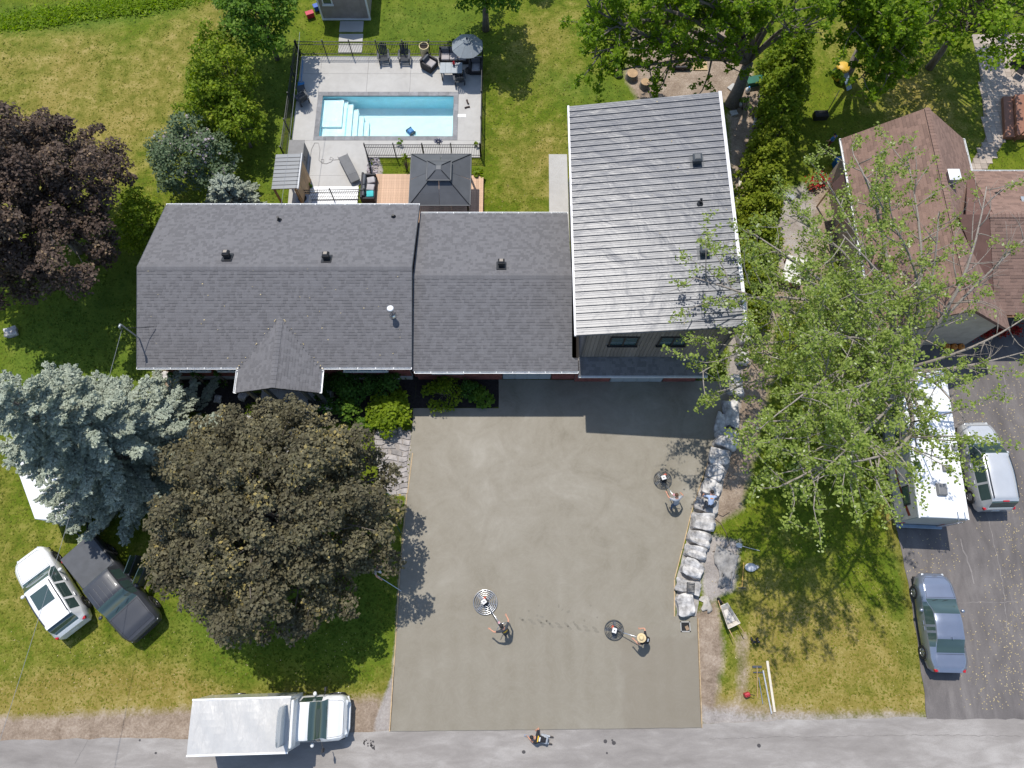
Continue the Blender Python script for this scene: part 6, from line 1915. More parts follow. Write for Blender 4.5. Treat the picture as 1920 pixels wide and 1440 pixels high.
    chain([sk_c + fw * 0.085 + hd * 0.02, sk_c + fw * 0.118 - hd * 0.02, sk_c + fw * 0.09 - hd * 0.035], [0.010, 0.014, 0.008])
    for sg in (-1, 1):
        chain([sk_c + rt * sg * 0.082 + hd * 0.03, sk_c + rt * sg * 0.104, sk_c + rt * sg * 0.084 - hd * 0.035], [0.010, 0.016, 0.008])
    nv = len(out.vertices)
    bm.to_mesh(out); bm.free()
    bones = [(names[a], names[b], a, b) for a, b in E_]
    idx = []
    for p in out.polygons:
        if min(p.vertices) >= nv: idx.append(0); continue
        c = p.center
        best, who, tt = 1e9, None, 0
        for a, b, ka, kb in bones:
            ab = V[b] - V[a]; t_ = max(0, min(1, (c - V[a]).dot(ab) / max(ab.length_squared, 1e-9)))
            dist = (c - V[a] - ab * t_).length
            if dist < best: best, who, tt = dist, (ka, kb), t_
        ka, kb = who
        k = ka.rstrip('lr') if ka not in ('pelvis', 'belly', 'chest', 'upper') else ka
        if kb in ('jaw', 'skull', 'crown') : m_ = 0
        elif ka == 'upper' and kb == 'neck': m_ = 1 if tt < 0.7 else 0
        elif ka.startswith(('wrist', 'palm', 'forearm')): m_ = 0 if sleeve < 0.9 else (1 if ka.startswith('forearm') else 0)
        elif ka.startswith('elbow'): m_ = 0 if sleeve < 0.75 else 1
        elif ka.startswith('uparm'): m_ = 1 if sleeve >= 0.75 or tt < sleeve - 0.3 else 0
        elif ka.startswith('shoulder'): m_ = 1 if sleeve > 0.1 else 0
        elif ka.startswith('ankle'): m_ = 3
        elif ka.startswith('calf'): m_ = (0 if short else 2) if tt < 0.8 else 3
        elif ka.startswith('knee'): m_ = 0 if short else 2
        elif ka.startswith(('thigh', 'hip')) or kb.startswith('hip'): m_ = 2
        elif ka == 'pelvis' and kb == 'belly': m_ = 2 if tt < 0.35 else 1
        else: m_ = 1
        idx.append(m_)
    out.materials.clear()
    for m_ in (skin, shirt, pants, shoes): out.materials.append(m_)
    out.polygons.foreach_set('material_index', idx)
    out.polygons.foreach_set('use_smooth', [True] * len(idx))
    o = bpy.data.objects.new('person', out); COL.objects.link(o)
    o.location = loc; o.rotation_euler = (0, 0, rz); o.scale = (scale,) * 3
    tag(o, lab, 'person', group)
    c0 = Vector(J['neck']) + hd * 0.185
    if hair:
        mb = MB(); mb.ell((0, 0, 0), (0.092, 0.106, 0.088), 14, 9)
        h_ = mb.build('hair', hair, o, True); h_.location = c0 - fw * 0.014 + hd * 0.012
        h_.rotation_euler = hd.to_track_quat('Z', 'Y').to_euler()
    for sg in (-1, 1):
        mb = MB(); mb.ell(sk_c + fw * 0.083 + rt * sg * 0.032 + hd * 0.022, (0.012, 0.012, 0.009), 8, 5); mb.build('eye', mat('eye_dark', (0.03, 0.02, 0.02), 0.3), o, True)
    mb = MB(); mb.box(sk_c + fw * 0.088 - hd * 0.055, (0.05, 0.012, 0.012)); mb.build('mouth', mat('lips', (0.35, 0.12, 0.10), 0.6), o)
    return o, c0, hd
def stand(lean=25, hands=((-0.2, 0.62, 1.02), (0.2, 0.62, 1.02)), step=0.12, turn=0.0, pelv=0.93, nod=15, wide=0.13):
    a = R(lean)
    pz = Vector((0, -0.05, pelv))
    d = Vector((0, math.sin(a), math.cos(a)))
    ch = pz + d * 0.30; nk = pz + d * 0.56
    hdv = Vector((0, math.sin(a + R(nod)), math.cos(a + R(nod))))
    J = dict(pelvis=pz, chest=ch, neck=nk, head=nk + hdv * 0.24)
    for s, sg, h in (('l', -1, hands[0]), ('r', 1, hands[1])):
        sh_ = pz + d * 0.48 + Vector((sg * 0.205, 0, 0))
        wr_ = Vector(h)
        v = wr_ - sh_
        if v.length > 0.53: wr_ = sh_ + v.normalized() * 0.53; v = wr_ - sh_
        mid = (sh_ + wr_) / 2
        bend = math.sqrt(max(0.0, 0.275 ** 2 - (v.length / 2) ** 2))
        el = mid + (Vector((sg * 0.8, -0.25, -0.5)).normalized()) * bend
        J.update({'shoulder_' + s: sh_, 'elbow_' + s: el, 'wrist_' + s: wr_})
        f = step * sg
        hp = pz + Vector((sg * 0.095, 0, -0.06)); an = Vector((sg * wide, f - 0.05, 0.075))
        v = an - hp
        mid = (hp + an) / 2
        bend = math.sqrt(max(0.0, 0.42 ** 2 - (v.length / 2) ** 2))
        J.update({'hip_' + s: hp, 'knee_' + s: mid + Vector((0, 1, 0)) * bend, 'ankle_' + s: an, 'toe_' + s: an + Vector((sg * 0.03, 0.17, -0.035))})
    return J
def place(px, py, z=0.05): p = G(px, py, z); return (p.x, p.y, z)
BLACKTEE = cloth('charcoal_tee', (0.045, 0.05, 0.058)); BLACKV = cloth('black_shirt', (0.020, 0.019, 0.022)); GREYTEE = cloth('grey_tee', (0.34, 0.35, 0.38)); BLUETEE = cloth('pale_blue_tee', (0.34, 0.42, 0.58))
JEAN = cloth('jeans', (0.05, 0.085, 0.15)); DPANT = cloth('dark_trousers', (0.030, 0.034, 0.045)); GPANT = cloth('grey_trousers', (0.38, 0.40, 0.43)); WSHORT = cloth('white_shorts', (0.5, 0.5, 0.5))
BROWNH = mat('brown_hair', (0.10, 0.05, 0.03), 0.8); BLACKH = mat('black_hair', (0.02, 0.017, 0.016), 0.75)
YEL = mat('print_yellow', (0.72, 0.45, 0.03), 0.8); PRW = mat('print_white', (0.65, 0.66, 0.68), 0.8)
def back_print(o, J, items):
    """flat print lying on the back of the shirt"""
    ch, nk = Vector(J['chest']), Vector(J['neck'])
    u = (nk - ch).normalized(); bk = Vector((0, -1, 0)); bk = (bk - u * bk.dot(u)).normalized(); x = Vector((1, 0, 0))
    for (dx, du, w, h, m_) in items:
        mb = MB()
        n_ = 6
        for i in range(n_):
            a0, a1 = -w / 2 + w * i / n_, -w / 2 + w * (i + 1) / n_
            f = lambda a, v: ch + x * (dx + a) + u * (du + v) + bk * (0.140 - 0.9 * (dx + a) ** 2)
            mb.add([f(a0, -h / 2), f(a1, -h / 2), f(a1, h / 2), f(a0, h / 2)], [(3, 2, 1, 0)])
        mb.build('shirt_print', m_, o)
# power trowels: ring guard, blades, engine, handle
TRED = mat('engine_red', (0.45, 0.07, 0.03), 0.5)
TCOVER = mat('engine_cover', (0.66, 0.64, 0.62), 0.5)
def trowel(lab, px, py, dia, rz, guard, hlen=1.25):
    t = thing('power_trowel', lab, 'power trowel', place(px, py), rz, 'power trowels on the fresh concrete')
    r = dia / 2
    for i in range(5):
        rr_ = r * (1 - 0.15 * i); z = 0.10 + 0.035 * i + (0.02 if i else 0)
        mb = MB(); mb.tube([(rr_ * math.cos(a * 2 * math.pi / 28), rr_ * math.sin(a * 2 * math.pi / 28), z) for a in range(29)], 0.013 if i else 0.018, 6, caps=False); mb.build('guard_ring', guard, t, True)
    for k in range(5):
        a = 2 * math.pi * k / 5 + 0.4
        mb = MB(); mb.tube([(r * math.cos(a), r * math.sin(a), 0.10), (r * 0.4 * math.cos(a), r * 0.4 * math.sin(a), 0.26), (0.12 * math.cos(a), 0.12 * math.sin(a), 0.27)], 0.012, 5); mb.build('guard_spoke', guard, t)
    for k in range(4):
        a = math.pi * k / 2 + 0.2
        mb = MB(); mb.box((math.cos(a) * r * 0.55, math.sin(a) * r * 0.55, 0.012), (r * 0.75, 0.16, 0.008), rz=a); mb.build('blade', mat('blade_steel', (0.22, 0.225, 0.23), 0.35, metal=0.8), t)
    mb = MB(); mb.cyl((0, 0, 0.03), (0, 0, 0.28), 0.07); mb.box((0, 0, 0.27), (0.3, 0.26, 0.05)); mb.build('gearbox', BLACK, t)
    mb = MB(); mb.box((0.0, 0.02, 0.40), (0.26, 0.22, 0.22)); mb.build('engine', BLACK, t, bevel=0.02)
    mb = MB(); mb.box((-0.03, 0.04, 0.54), (0.24, 0.22, 0.06)); mb.build('engine_cover', TCOVER, t, bevel=0.015)
    mb = MB(); mb.cyl((-0.03, 0.04, 0.57), (-0.03, 0.04, 0.585), 0.03, n=12); mb.build('starter_cap', DARKGREY, t)
    mb = MB(); mb.box((0.10, 0.16, 0.48), (0.14, 0.10, 0.10)); mb.build('fuel_tank', TRED, t, bevel=0.02)
    mb = MB(); mb.tube([(0.0, -0.10, 0.30), (0.0, -0.5, 0.52), (0, -hlen, 0.98)], 0.02, 8); mb.build('handle_tube', STEEL, t, True)
    mb = MB(); mb.tube([(-0.30, -hlen - 0.10, 1.0), (-0.10, -hlen, 0.98), (0.10, -hlen, 0.98), (0.30, -hlen - 0.10, 1.0)], 0.017, 8); mb.build('handlebar', STEEL, t, True)
    mb = MB(); mb.cyl((0, -hlen + 0.12, 1.0), (0, -hlen + 0.12, 1.06), 0.06, n=14); mb.build('pitch_wheel', mat('knob_pink', (0.5, 0.25, 0.28), 0.6), t)
    return t
def towards(ax, ay, bx, by):
    p, q = G(ax, ay), G(bx, by)
    return math.atan2(q.y - p.y, q.x - p.x) - math.pi / 2
# worker and trowel at centre
r1 = towards(947, 1180, 910, 1127)
trowel('large power trowel with bright steel rings at centre of concrete', 910, 1129, 1.16, r1, STEEL, 1.3)
J = stand(30, ((-0.52, 0.52, 1.12), (0.45, 0.55, 1.08)), 0.14)
o, c0, hd = person('worker in charcoal shirt and backward cap pushing the large trowel', place(949, 1184), r1, J, BLACKTEE, DPANT, BLACKH, 0.5)
back_print(o, J, [(0, 0.10, 0.24, 0.05, YEL), (0, 0.03, 0.16, 0.03, YEL)])
mb = MB(); mb.ell((0, 0, 0), (0.10, 0.114, 0.075), 14, 8); mb.box((0, -0.12, -0.02), (0.13, 0.10, 0.014)); h_ = mb.build('cap', cloth('cap_black', (0.03, 0.03, 0.034)), o, True); h_.location = c0 + hd * 0.035
mb = MB(); mb.box((0, 0.103, 0.01), (0.07, 0.02, 0.05)); h_ = mb.build('cap_badge', PRW, o); h_.location = c0 + hd * 0.035
# worker with the straw hat
r2 = towards(1206, 1199, 1151, 1181)
trowel('small power trowel with dark rings at lower right of concrete', 1151, 1181, 0.92, r2, DARKGREY, 1.2)
J = stand(34, ((-0.18, 0.60, 1.02), (0.42, 0.42, 1.05)), 0.10, nod=5)
o, c0, hd = person('worker in black shirt and straw hat pushing the small dark trowel', place(1207, 1199), r2, J, BLACKV, DPANT, BROWNH, 0.25)
back_print(o, J, [(0, 0.05, 0.14, 0.14, PRW)])
STRAW = mat('straw', (0.62, 0.48, 0.27), 0.85, var=0.2, scale=30)
mb = MB(); mb.lathe([(0.21, 0.0), (0.19, 0.012), (0.115, 0.02), (0.10, 0.09), (0.06, 0.12), (0.0, 0.125)], 22); mb.lathe([(0.11, 0.01), (0.21, -0.008), (0.21, 0.0)], 22); h_ = mb.build('straw_hat', STRAW, o, True); h_.location = c0 + hd * 0.02; h_.rotation_euler = (-0.25, 0, 0)
mb = MB(); mb.lathe([(0.117, 0.02), (0.114, 0.045)], 22); h2 = mb.build('hat_band', mat('hat_band_dark', (0.10, 0.06, 0.04), 0.8), h_, True)
# worker in grey at right
r3 = towards(1259, 944, 1242, 900)
trowel('small power trowel near the boulders on right of concrete', 1242, 900, 0.92, r3, DARKGREY, 1.1)
J = stand(26, ((-0.30, 0.60, 1.05), (0.42, 0.35, 0.98)), 0.14)
o, c0, hd = person('worker in light grey shirt and jeans pushing trowel beside the boulders', place(1260, 948), r3, J, GREYTEE, JEAN, BROWNH, 0.6)
# crouching worker on the boulders
J = stand(70, ((-0.28, 0.55, 0.35), (0.28, 0.55, 0.35)), 0.10, pelv=0.62, nod=-25, wide=0.2)
o, c0, hd = person('worker in pale blue shirt bending over the boulders', place(1326, 950, 0.38), R(-5), J, BLUETEE, DPANT, BLACKH, 0.55)
back_print(o, J, [(0, 0.10, 0.16, 0.05, mat('print_orange', (0.6, 0.25, 0.08), 0.8))])
# kneeling edger at the street
J = stand(80, ((-0.10, 0.78, 0.10), (0.30, 0.46, 0.09)), 0.0, pelv=0.40, nod=-22)
for s, sg in (('l', -1), ('r', 1)):
    hp = Vector(J['hip_' + s]); kn = Vector((sg * 0.15, 0.22, 0.07)); an = Vector((sg * 0.15, -0.24, 0.09))
    J.update({'knee_' + s: kn, 'ankle_' + s: an, 'toe_' + s: an + Vector((0, -0.14, -0.04))})
o, c0, hd = person('kneeling worker in black shirt smoothing concrete edge at the street', place(1022, 1385, 0.006), math.atan2(10, -30) - math.pi / 2 + 0.1, J, BLACKV, GPANT, BLACKH, 0.4)
back_print(o, J, [(0, 0.14, 0.26, 0.05, YEL), (0, 0.06, 0.18, 0.06, PRW)])
hv = Matrix.Rotation(o.rotation_euler.z, 3, 'Z') @ (Vector(J['wrist_l']) + (Vector(J['wrist_l']) - Vector(J['elbow_l'])).normalized() * 0.10)
et = thing('edging_trowel', 'small hand edging trowel under the kneeling worker\'s left hand', 'trowel', (o.location.x + hv.x, o.location.y + hv.y, 0.056), R(170))
mb = MB(); mb.box((0, 0, 0.004), (0.26, 0.09, 0.006)); mb.build('blade', STEEL, et)
mb = MB(); mb.tube([(0.08, 0, 0.01), (0.06, 0, 0.05), (-0.05, 0, 0.055)], 0.014, 6); mb.build('handle', TANWOOD, et)
# person in the shade with the long float pole
J = stand(12, ((-0.34, 0.38, 1.05), (0.34, 0.42, 1.0)), 0.12)
r6 = towards(713, 1068, 748, 1095)
o, c0, hd = person('person in pale top and shorts in maple shade holding a pole', place(716, 1068, 0.0), r6, J, cloth('beige_tee', (0.32, 0.29, 0.27)), WSHORT, BROWNH, 0.3, short=True)
a, b = G(713, 1083, 0.95), G(752, 1108, 0.10)
mb = MB(); mb.tube([a + (a - b) * 0.2, b], 0.018, 6); tag(mb.build('float_pole', STEEL), 'long metal float pole reaching from shaded lawn to concrete', 'pole')
# child in the neighbour's yard
J = stand(8, ((-0.5, 0.1, 1.1), (0.5, 0.1, 1.1)), 0.18)
o, c0, hd = person('child in blue shirt standing on neighbour lawn near the cedar hedge', place(1551, 277, 0.0), R(30), J, cloth('blue_shirt', (0.04, 0.14, 0.36)), cloth('maroon_shorts', (0.12, 0.03, 0.03)), BLACKH, 0.4, short=True, scale=0.72, group='people in the yards')
# ================================================================== SMALLER THINGS
# ---- umbrella
q = G(876, 84, 2.2)
um = thing('patio_umbrella', 'pale grey octagonal patio umbrella over the wicker sofa', 'umbrella', (q.x, q.y, 0.05))
UMB = mat('umbrella_cloth', (0.20, 0.225, 0.24), 0.9, var=0.08, objvar=0.06)
ru = 0.98
for k in range(8):
    a0, a1 = math.pi / 8 + k * math.pi / 4, math.pi / 8 + (k + 1) * math.pi / 4
    mb = MB()
    def cp(a, f, sag=0): return Vector((math.cos(a) * ru * f, math.sin(a) * ru * f, 2.55 - 0.50 * f - sag))
    rows_ = []
    for i in range(6):
        f = 0.16 + 0.84 * i / 5
        rows_.append([cp(a0 + (a1 - a0) * j / 4, f * (1 - 0.045 * math.sin(math.pi * j / 4)), 0.035 * f * math.sin(math.pi * j / 4)) for j in range(5)])
    vs = [p for r_ in rows_ for p in r_]
    mb.add(vs, [(i * 5 + j, (i + 1) * 5 + j, (i + 1) * 5 + j + 1, i * 5 + j + 1) for i in range(5) for j in range(4)])
    mb.build('canopy_panel', UMB, um, True)
    mb = MB(); mb.tube([cp(a0, 0.1) + Vector((0, 0, 0.008)), cp(a0, 1.0) + Vector((0, 0, 0.008))], 0.010, 5); mb.build('rib', mat('rib_grey', (0.3, 0.31, 0.32), 0.6), um)
mb = MB(); mb.lathe([(0.26, 2.50), (0.10, 2.60), (0.0, 2.62)], 8); mb.build('vent_cap', UMB, um)
mb = MB(); mb.cyl((0, 0, 0), (0, 0, 2.6), 0.025); mb.build('pole', BLACK, um)
mb = MB(); mb.lathe([(0.035, 2.60), (0.06, 2.64), (0.05, 2.70), (0.0, 2.73)], 12); mb.build('finial', mat('finial_navy', (0.02, 0.03, 0.06), 0.4), um, True)
mb = MB(); mb.lathe([(0.28, 0.0), (0.28, 0.06), (0.06, 0.1), (0.04, 0.3), (0.0, 0.3)], 18); mb.build('base', BLACK, um)
# ---- tall planter
q = G(798, 108, 0.05)
tp = thing('tall_planter', 'tall cream round planter standing against the pool fence', 'planter', (q.x, q.y, 0.05))
CREAM = mat('cream_glaze', (0.62, 0.50, 0.27), 0.6, var=0.1)
mb = MB(); mb.lathe([(0.0, 0.0), (0.24, 0.0), (0.30, 0.9), (0.31, 1.0), (0.27, 1.0), (0.25, 0.9), (0.0, 0.9)], 26); mb.build('pot', CREAM, tp, True, auto=50)
mb = MB(); mb.lathe([(0.0, 0.93), (0.255, 0.93)], 20); mb.build('soil', mat('potting_soil', (0.03, 0.02, 0.015), 0.95), tp)
# ---- adirondack chairs
AD = mat('adirondack_charcoal', (0.045, 0.05, 0.058), 0.6, var=0.1)
def adirondack():
    t = thing('adirondack_chair', 'x', 'chair', (0, 0, 0), 0, 'charcoal adirondack chairs')
    for i in range(5):
        mb = MB(); x = (i - 2) * 0.105
        mb.box((x * 1.0, 0.30, 0.62), (0.085, 0.022, 0.78 - 0.03 * abs(i - 2) * 2), rx=R(-24), ry=R(2.5) * (i - 2)); mb.build('back_slat', AD, t)
    for i in range(5):
        mb = MB(); mb.box((0, -0.38 + 0.125 * i, 0.36 - 0.028 * i), (0.52, 0.105, 0.022), rx=R(-12)); mb.build('seat_slat', AD, t)
    for s in (-1, 1):
        mb = MB(); mb.box((s * 0.33, -0.10, 0.56), (0.13, 0.72, 0.025)); mb.build('armrest', AD, t, bevel=0.02)
        mb = MB(); mb.box((s * 0.31, -0.40, 0.28), (0.04, 0.09, 0.56)); mb.build('leg', AD, t)
        mb = MB(); mb.box((s * 0.30, 0.26, 0.27), (0.04, 0.09, 0.54), rx=R(-14)); mb.build('leg', AD, t)
        mb = MB(); mb.box((s * 0.26, -0.05, 0.24), (0.03, 0.86, 0.11), rx=R(-14)); mb.build('side_rail', AD, t)
    return t
ad0 = adirondack()
for i, (px, py, rz, lab) in enumerate(((721, 112, 0.12, 'charcoal adirondack chair by the back fence, the left one'), (760, 112, 0.0, 'charcoal adirondack chair by the back fence, nearer the planter'),
                                       (862, 155, R(190), 'charcoal adirondack chair facing the patio table'), (570, 192, R(215), 'charcoal adirondack chair at the left pool fence'))):
    o = ad0 if i == 0 else copy_tree(ad0)
    q = G(px, py, 0.05); o.location = (q.x, q.y, 0.05); o.rotation_euler = (0, 0, rz); o['label'] = lab
q = G(567, 182, 0.05); sc_ = thing('scrub_table', 'low charcoal side table beside the left adirondack chair', 'side table', (q.x, q.y + 0.3, 0.05), 0.3)
mb = MB(); mb.box((0, 0, 0.44), (0.5, 0.45, 0.03)); mb.build('table_top', AD, sc_)
for sx in (-1, 1):
    for sy in (-1, 1):
        mb = MB(); mb.box((sx * 0.2, sy * 0.17, 0.22), (0.05, 0.05, 0.43)); mb.build('leg', AD, sc_)
# table pot, pool net, fins
q = G(851, 122, 0.77); fp = thing('flower_pot', 'small red flower pot on the patio table', 'flower pot', (q.x, q.y, 0.77))
mb = MB(); mb.lathe([(0, 0), (0.06, 0), (0.085, 0.14), (0.07, 0.14), (0.0, 0.12)], 16); mb.build('pot', mat('navy_pot', (0.02, 0.025, 0.05), 0.5), fp, True)
C_ = RNG.normal(size=(60, 3)) * 0.055 + np.array([0, 0, 0.2]); leaf_object('flowers', LEAF_FLOWER, fp, C_, RNG.normal(size=(60, 3)) + np.array([0, 0, 1]), np.full(60, 0.06), RNG.uniform(0, 1, 60))['kind'] = 'stuff'
q0, q1 = G(568, 112, 0.08), G(565, 152, 0.08)
nt_ = thing('pool_net', 'long blue pool skimmer net lying along the left fence', 'pool net', (q0.x, q0.y, 0.07), math.atan2(q1.y - q0.y, q1.x - q0.x))
PB = mat('net_blue', (0.03, 0.20, 0.45), 0.5)
mb = MB(); mb.tube([(0, 0, 0.02), ((q1 - q0).length, 0, 0.02)], 0.022, 6); mb.build('pole', PB, nt_)
mb = MB(); L0 = (q1 - q0).length; mb.tube([(L0, 0, 0.03), (L0 + 0.12, 0.2, 0.03), (L0 + 0.5, 0.18, 0.03), (L0 + 0.5, -0.18, 0.03), (L0 + 0.12, -0.2, 0.03), (L0, 0, 0.03)], 0.02, 6); mb.build('hoop', PB, nt_)
mb = MB(); mb.prism([(L0 + 0.12, 0.18), (L0 + 0.48, 0.16), (L0 + 0.48, -0.16), (L0 + 0.12, -0.18)], 0.012, 0.022); mb.build('mesh_bag', PB, nt_)
for k, (px, py, rz) in enumerate(((877, 192, 1.9), (876, 202, 0.3))):
    q = G(px, py, 0.05); mb = MB(); mb.tube([(-0.16, 0, 0.03), (0, 0.02, 0.04), (0.17, 0, 0.03)], [0.06, 0.045, 0.06], 8)
    o = mb.build('sandal', mat('sandal_brown', (0.05, 0.03, 0.025), 0.8), smooth=True); o.location = (q.x, q.y, 0.05); o.rotation_euler = (0, 0, rz)
    tag(o, 'dark sandal on deck right of pool, %s of the pair' % ('upper' if k == 0 else 'lower'), 'sandal', 'sandals by the pool')
# pump cupboard, lean-to shed, lounger
q = G(552, 292, 0.9); pc = thing('storage_cabinet', 'grey storage cabinet against the left pool fence', 'cabinet', (q.x + 0.1, q.y, 0.03))
CAB = mat('cabinet_grey', (0.16, 0.155, 0.15), 0.6)
mb = MB(); mb.bx(-0.42, 0.42, -0.95, 0.95, 0, 1.0); mb.build('carcass', CAB, pc, bevel=0.015)
mb = MB(); mb.box((0, 0, 1.02), (0.92, 2.0, 0.04)); mb.build('lid', CAB, pc)
for y in (-0.48, 0.48):
    mb = MB(); mb.box((0.425, y, 0.5), (0.02, 0.88, 0.9)); dd = mb.build('door', CAB, pc); mb = MB(); mb.box((0.445, y * 0.2, 0.6), (0.02, 0.03, 0.15)); mb.build('handle', BLACK, dd)
ps = thing('pool_shed', 'small tan shed with ribbed grey metal roof beside house', 'shed')
zr_ = 2.35
c4 = [G(517, 290, zr_), G(567, 289, zr_), G(559, 354, zr_ + 0.0), G(509, 356, zr_)]
sx0, sx1, sy0, sy1 = (c4[0].x + c4[3].x) / 2, (c4[1].x + c4[2].x) / 2, (c4[2].y + c4[3].y) / 2, (c4[0].y + c4[1].y) / 2
SHM = mat('shed_roof_metal', (0.11, 0.12, 0.13), 0.4, metal=0.0, spec=0.7, var=0.15, scale=2, stretch=(0.6, 4, 1), objvar=0.1)
nps = 9; wps = (sy1 - sy0) / nps
for i in range(nps):
    mb = MB(); y0_ = sy0 + wps * i
    prf = [(0, 0.03), (0.04, 0.03), (0.06, 0), (wps - 0.005, 0)]
    mb.add([(x, y0_ + y, zr_ + z + (x - sx0) * 0.06) for x in (sx0, sx1) for y, z in prf], [(j, 4 + j, 5 + j, j + 1) for j in range(3)])
    fix(mb).build('roof_sheet', SHM, ps)
mb = MB(); mb.slab((sx0 + 0.02, sy0 + 0.02, zr_ - 0.012), (sx1 - 0.02, sy0 + 0.02, zr_ - 0.012 + (sx1 - sx0) * 0.06), (sx1 - 0.02, sy1 - 0.02, zr_ - 0.012 + (sx1 - sx0) * 0.06), (sx0 + 0.02, sy1 - 0.02, zr_ - 0.012), 0.06); mb.build('roof_deck', TANWOOD, ps)
mb = MB(); mb.box((sx1 + 0.01, (sy0 + sy1) / 2, zr_ + 0.06), (0.06, sy1 - sy0 + 0.04, 0.12)); mb.build('eave_trim', mat('flashing_grey', (0.45, 0.45, 0.45), 0.5), ps)
nw = 12
for i in range(nw):
    mb = MB(); yy = sy0 + 0.1 + (sy1 - sy0 - 0.2) * (i + 0.5) / nw; mb.box((sx1 - 0.12, yy, 1.15), (0.025, (sy1 - sy0 - 0.2) / nw - 0.012, 2.26)); mb.build('wall_board', TANWOOD, ps)
for x, y in ((sx0 + 0.1, sy0 + 0.1), (sx0 + 0.1, sy1 - 0.1), (sx1 - 0.2, sy0 + 0.06)):
    mb = MB(); mb.box((x, y, 1.15), (0.1, 0.1, 2.26)); mb.build('post', TANWOOD, ps)
q = G(653, 312, 0.4); lg = thing('lounger', 'grey covered lounger lying diagonally on the lower pool deck', 'lounger', (q.x, q.y, 0.05), heading(28, 55))
LGM = mat('lounger_grey', (0.15, 0.15, 0.15), 0.85, var=0.1)
mb = MB(); mb.box((-0.1, 0, 0.36), (1.45, 0.62, 0.1)); mb.build('pad', LGM, lg, bevel=0.03)
mb = MB(); mb.box((0.85, 0, 0.30), (0.5, 0.6, 0.09), ry=0.3); mb.build('foot_pad', LGM, lg, bevel=0.03)
for sx in (-0.7, 0.5):
    for sy in (-0.25, 0.25):
        mb = MB(); mb.cyl((sx, sy, 0), (sx, sy, 0.32), 0.02, n=8); mb.build('leg', BLACK, lg)
mb = MB(); mb.box((-0.1, 0.30, 0.3), (1.7, 0.03, 0.05)); mb.build('frame', BLACK, lg); mb = MB(); mb.box((-0.1, -0.30, 0.3), (1.7, 0.03, 0.05)); mb.build('frame', BLACK, lg)
pts = [G(*p, 0.06) for p in ((580, 322), (581, 300), (584, 280), (590, 268), (597, 268), (600, 280), (598, 300), (602, 304), (607, 304), (607, 299), (602, 299), (603, 306), (612, 307), (622, 303), (625, 297), (620, 294), (618, 299), (624, 300), (640, 299))]
mb = MB(); mb.tube(pts, 0.016, 5); tag(mb.build('vacuum_hose', mat('hose_grey', (0.22, 0.21, 0.20), 0.6), smooth=True), 'thin looped grey hose on the lower pool deck', 'hose')
# white steps behind house, heat pump
wsx = thing('white_stair', 'white boarded stair landing behind the house beside the gate', 'stairs')
for i in range(9):
    y_ = G(640, 352).y - 0.24 * i
    mb = MB(); mb.bx(G(582, 365).x, G(672, 365).x, y_ - 0.215, y_, 0.08, 0.12 + 0.0 * i); mb.build('stair_board', WHITE, wsx)
q = G(570, 378, 0.5); ac = thing('heat_pump', 'white air conditioner unit behind the house', 'heat pump', (q.x, q.y, 0.02))
mb = MB(); mb.box((0, 0, 0.4), (0.75, 0.6, 0.8)); mb.build('casing', mat('unit_grey', (0.36, 0.38, 0.40), 0.5), ac, bevel=0.02)
mb = MB(); mb.lathe([(0.25, 0.802), (0.25, 0.83), (0.20, 0.835), (0.0, 0.835)], 20); mb.build('fan_grille', BLACK, ac)
q = G(823, 266, 1.2); pw_ = thing('pinwheel', 'dark blue metal garden pinwheel on the fence by the gazebo', 'pinwheel', (q.x, DYS - 0.05, 0.05))
for k in range(10):
    a = k * 0.628; mb = MB(); mb.box((math.cos(a) * 0.16, -0.05, 1.45 + math.sin(a) * 0.16), (0.22, 0.012, 0.07), ry=-a + 0.3); mb.build('vane', mat('pin_blue', (0.03, 0.06, 0.22), 0.4), pw_)
mb = MB(); mb.cyl((0, -0.03, 0), (0, -0.03, 1.45), 0.012, n=6); mb.build('stake', BLACK, pw_)
# pebbles
def pebbles(name, lab, pxpoly, n, smin, smax, m, seed, z=0.0, cat='pebbles'):
    rr = random.Random(seed); P_ = [G2(*p) for p in pxpoly]
    xs_, ys_ = [p[0] for p in P_], [p[1] for p in P_]
    mb = MB(); k = 0
    while k < n:
        x, y = rr.uniform(min(xs_), max(xs_)), rr.uniform(min(ys_), max(ys_))
        ins = False
        for i in range(len(P_)):
            a, b = P_[i], P_[(i + 1) % len(P_)]
            if (a[1] > y) != (b[1] > y) and x < (b[0] - a[0]) * (y - a[1]) / (b[1] - a[1]) + a[0]: ins = not ins
        if not ins: continue
        s = rr.uniform(smin, smax); mb.mi = 0
        r_ = rr.random()
        o_ = len(mb.f)
        mb.ell((x, y, z + s * 0.2), (s, s * rr.uniform(0.6, 1), s * 0.5), 6, 3)
        for i in range(o_, len(mb.f)): mb.r[i] = r_
        k += 1
    tag(mb.build(name, m, rnd=True), lab, cat, kind='stuff')
PEB = mat('river_pebble', (0.25, 0.22, 0.23), 0.7, var=0.2, rndattr=0.8)
pebbles('pebbles', 'river pebbles in the strip beside the gazebo lawn', [(684, 326), (690, 292), (712, 292), (706, 330), (690, 382), (680, 382)], 420, 0.04, 0.09, PEB, 3)
# slabs
slab_sheet('patio_slab', [G2(1029, 290), (3.38, G2(1029, 290)[1]), (3.38, 20.75), (G2(1029, 400)[0], 20.75)], 0.05)
path = bpy.data.objects.new('stepping_path', None); COL.objects.link(path); tag(path, kind='structure')
for (x0, y0, x1, y1) in ((636, 40, 682, 60), (635, 64, 681, 79), (634, 82, 680, 99)):
    mb = MB(); a, b = G(x0, y1), G(x1, y0); mb.bx(a.x, b.x, a.y, b.y, -0.05, 0.03); mb.build('path_slab', mcon, path, bevel=0.01)
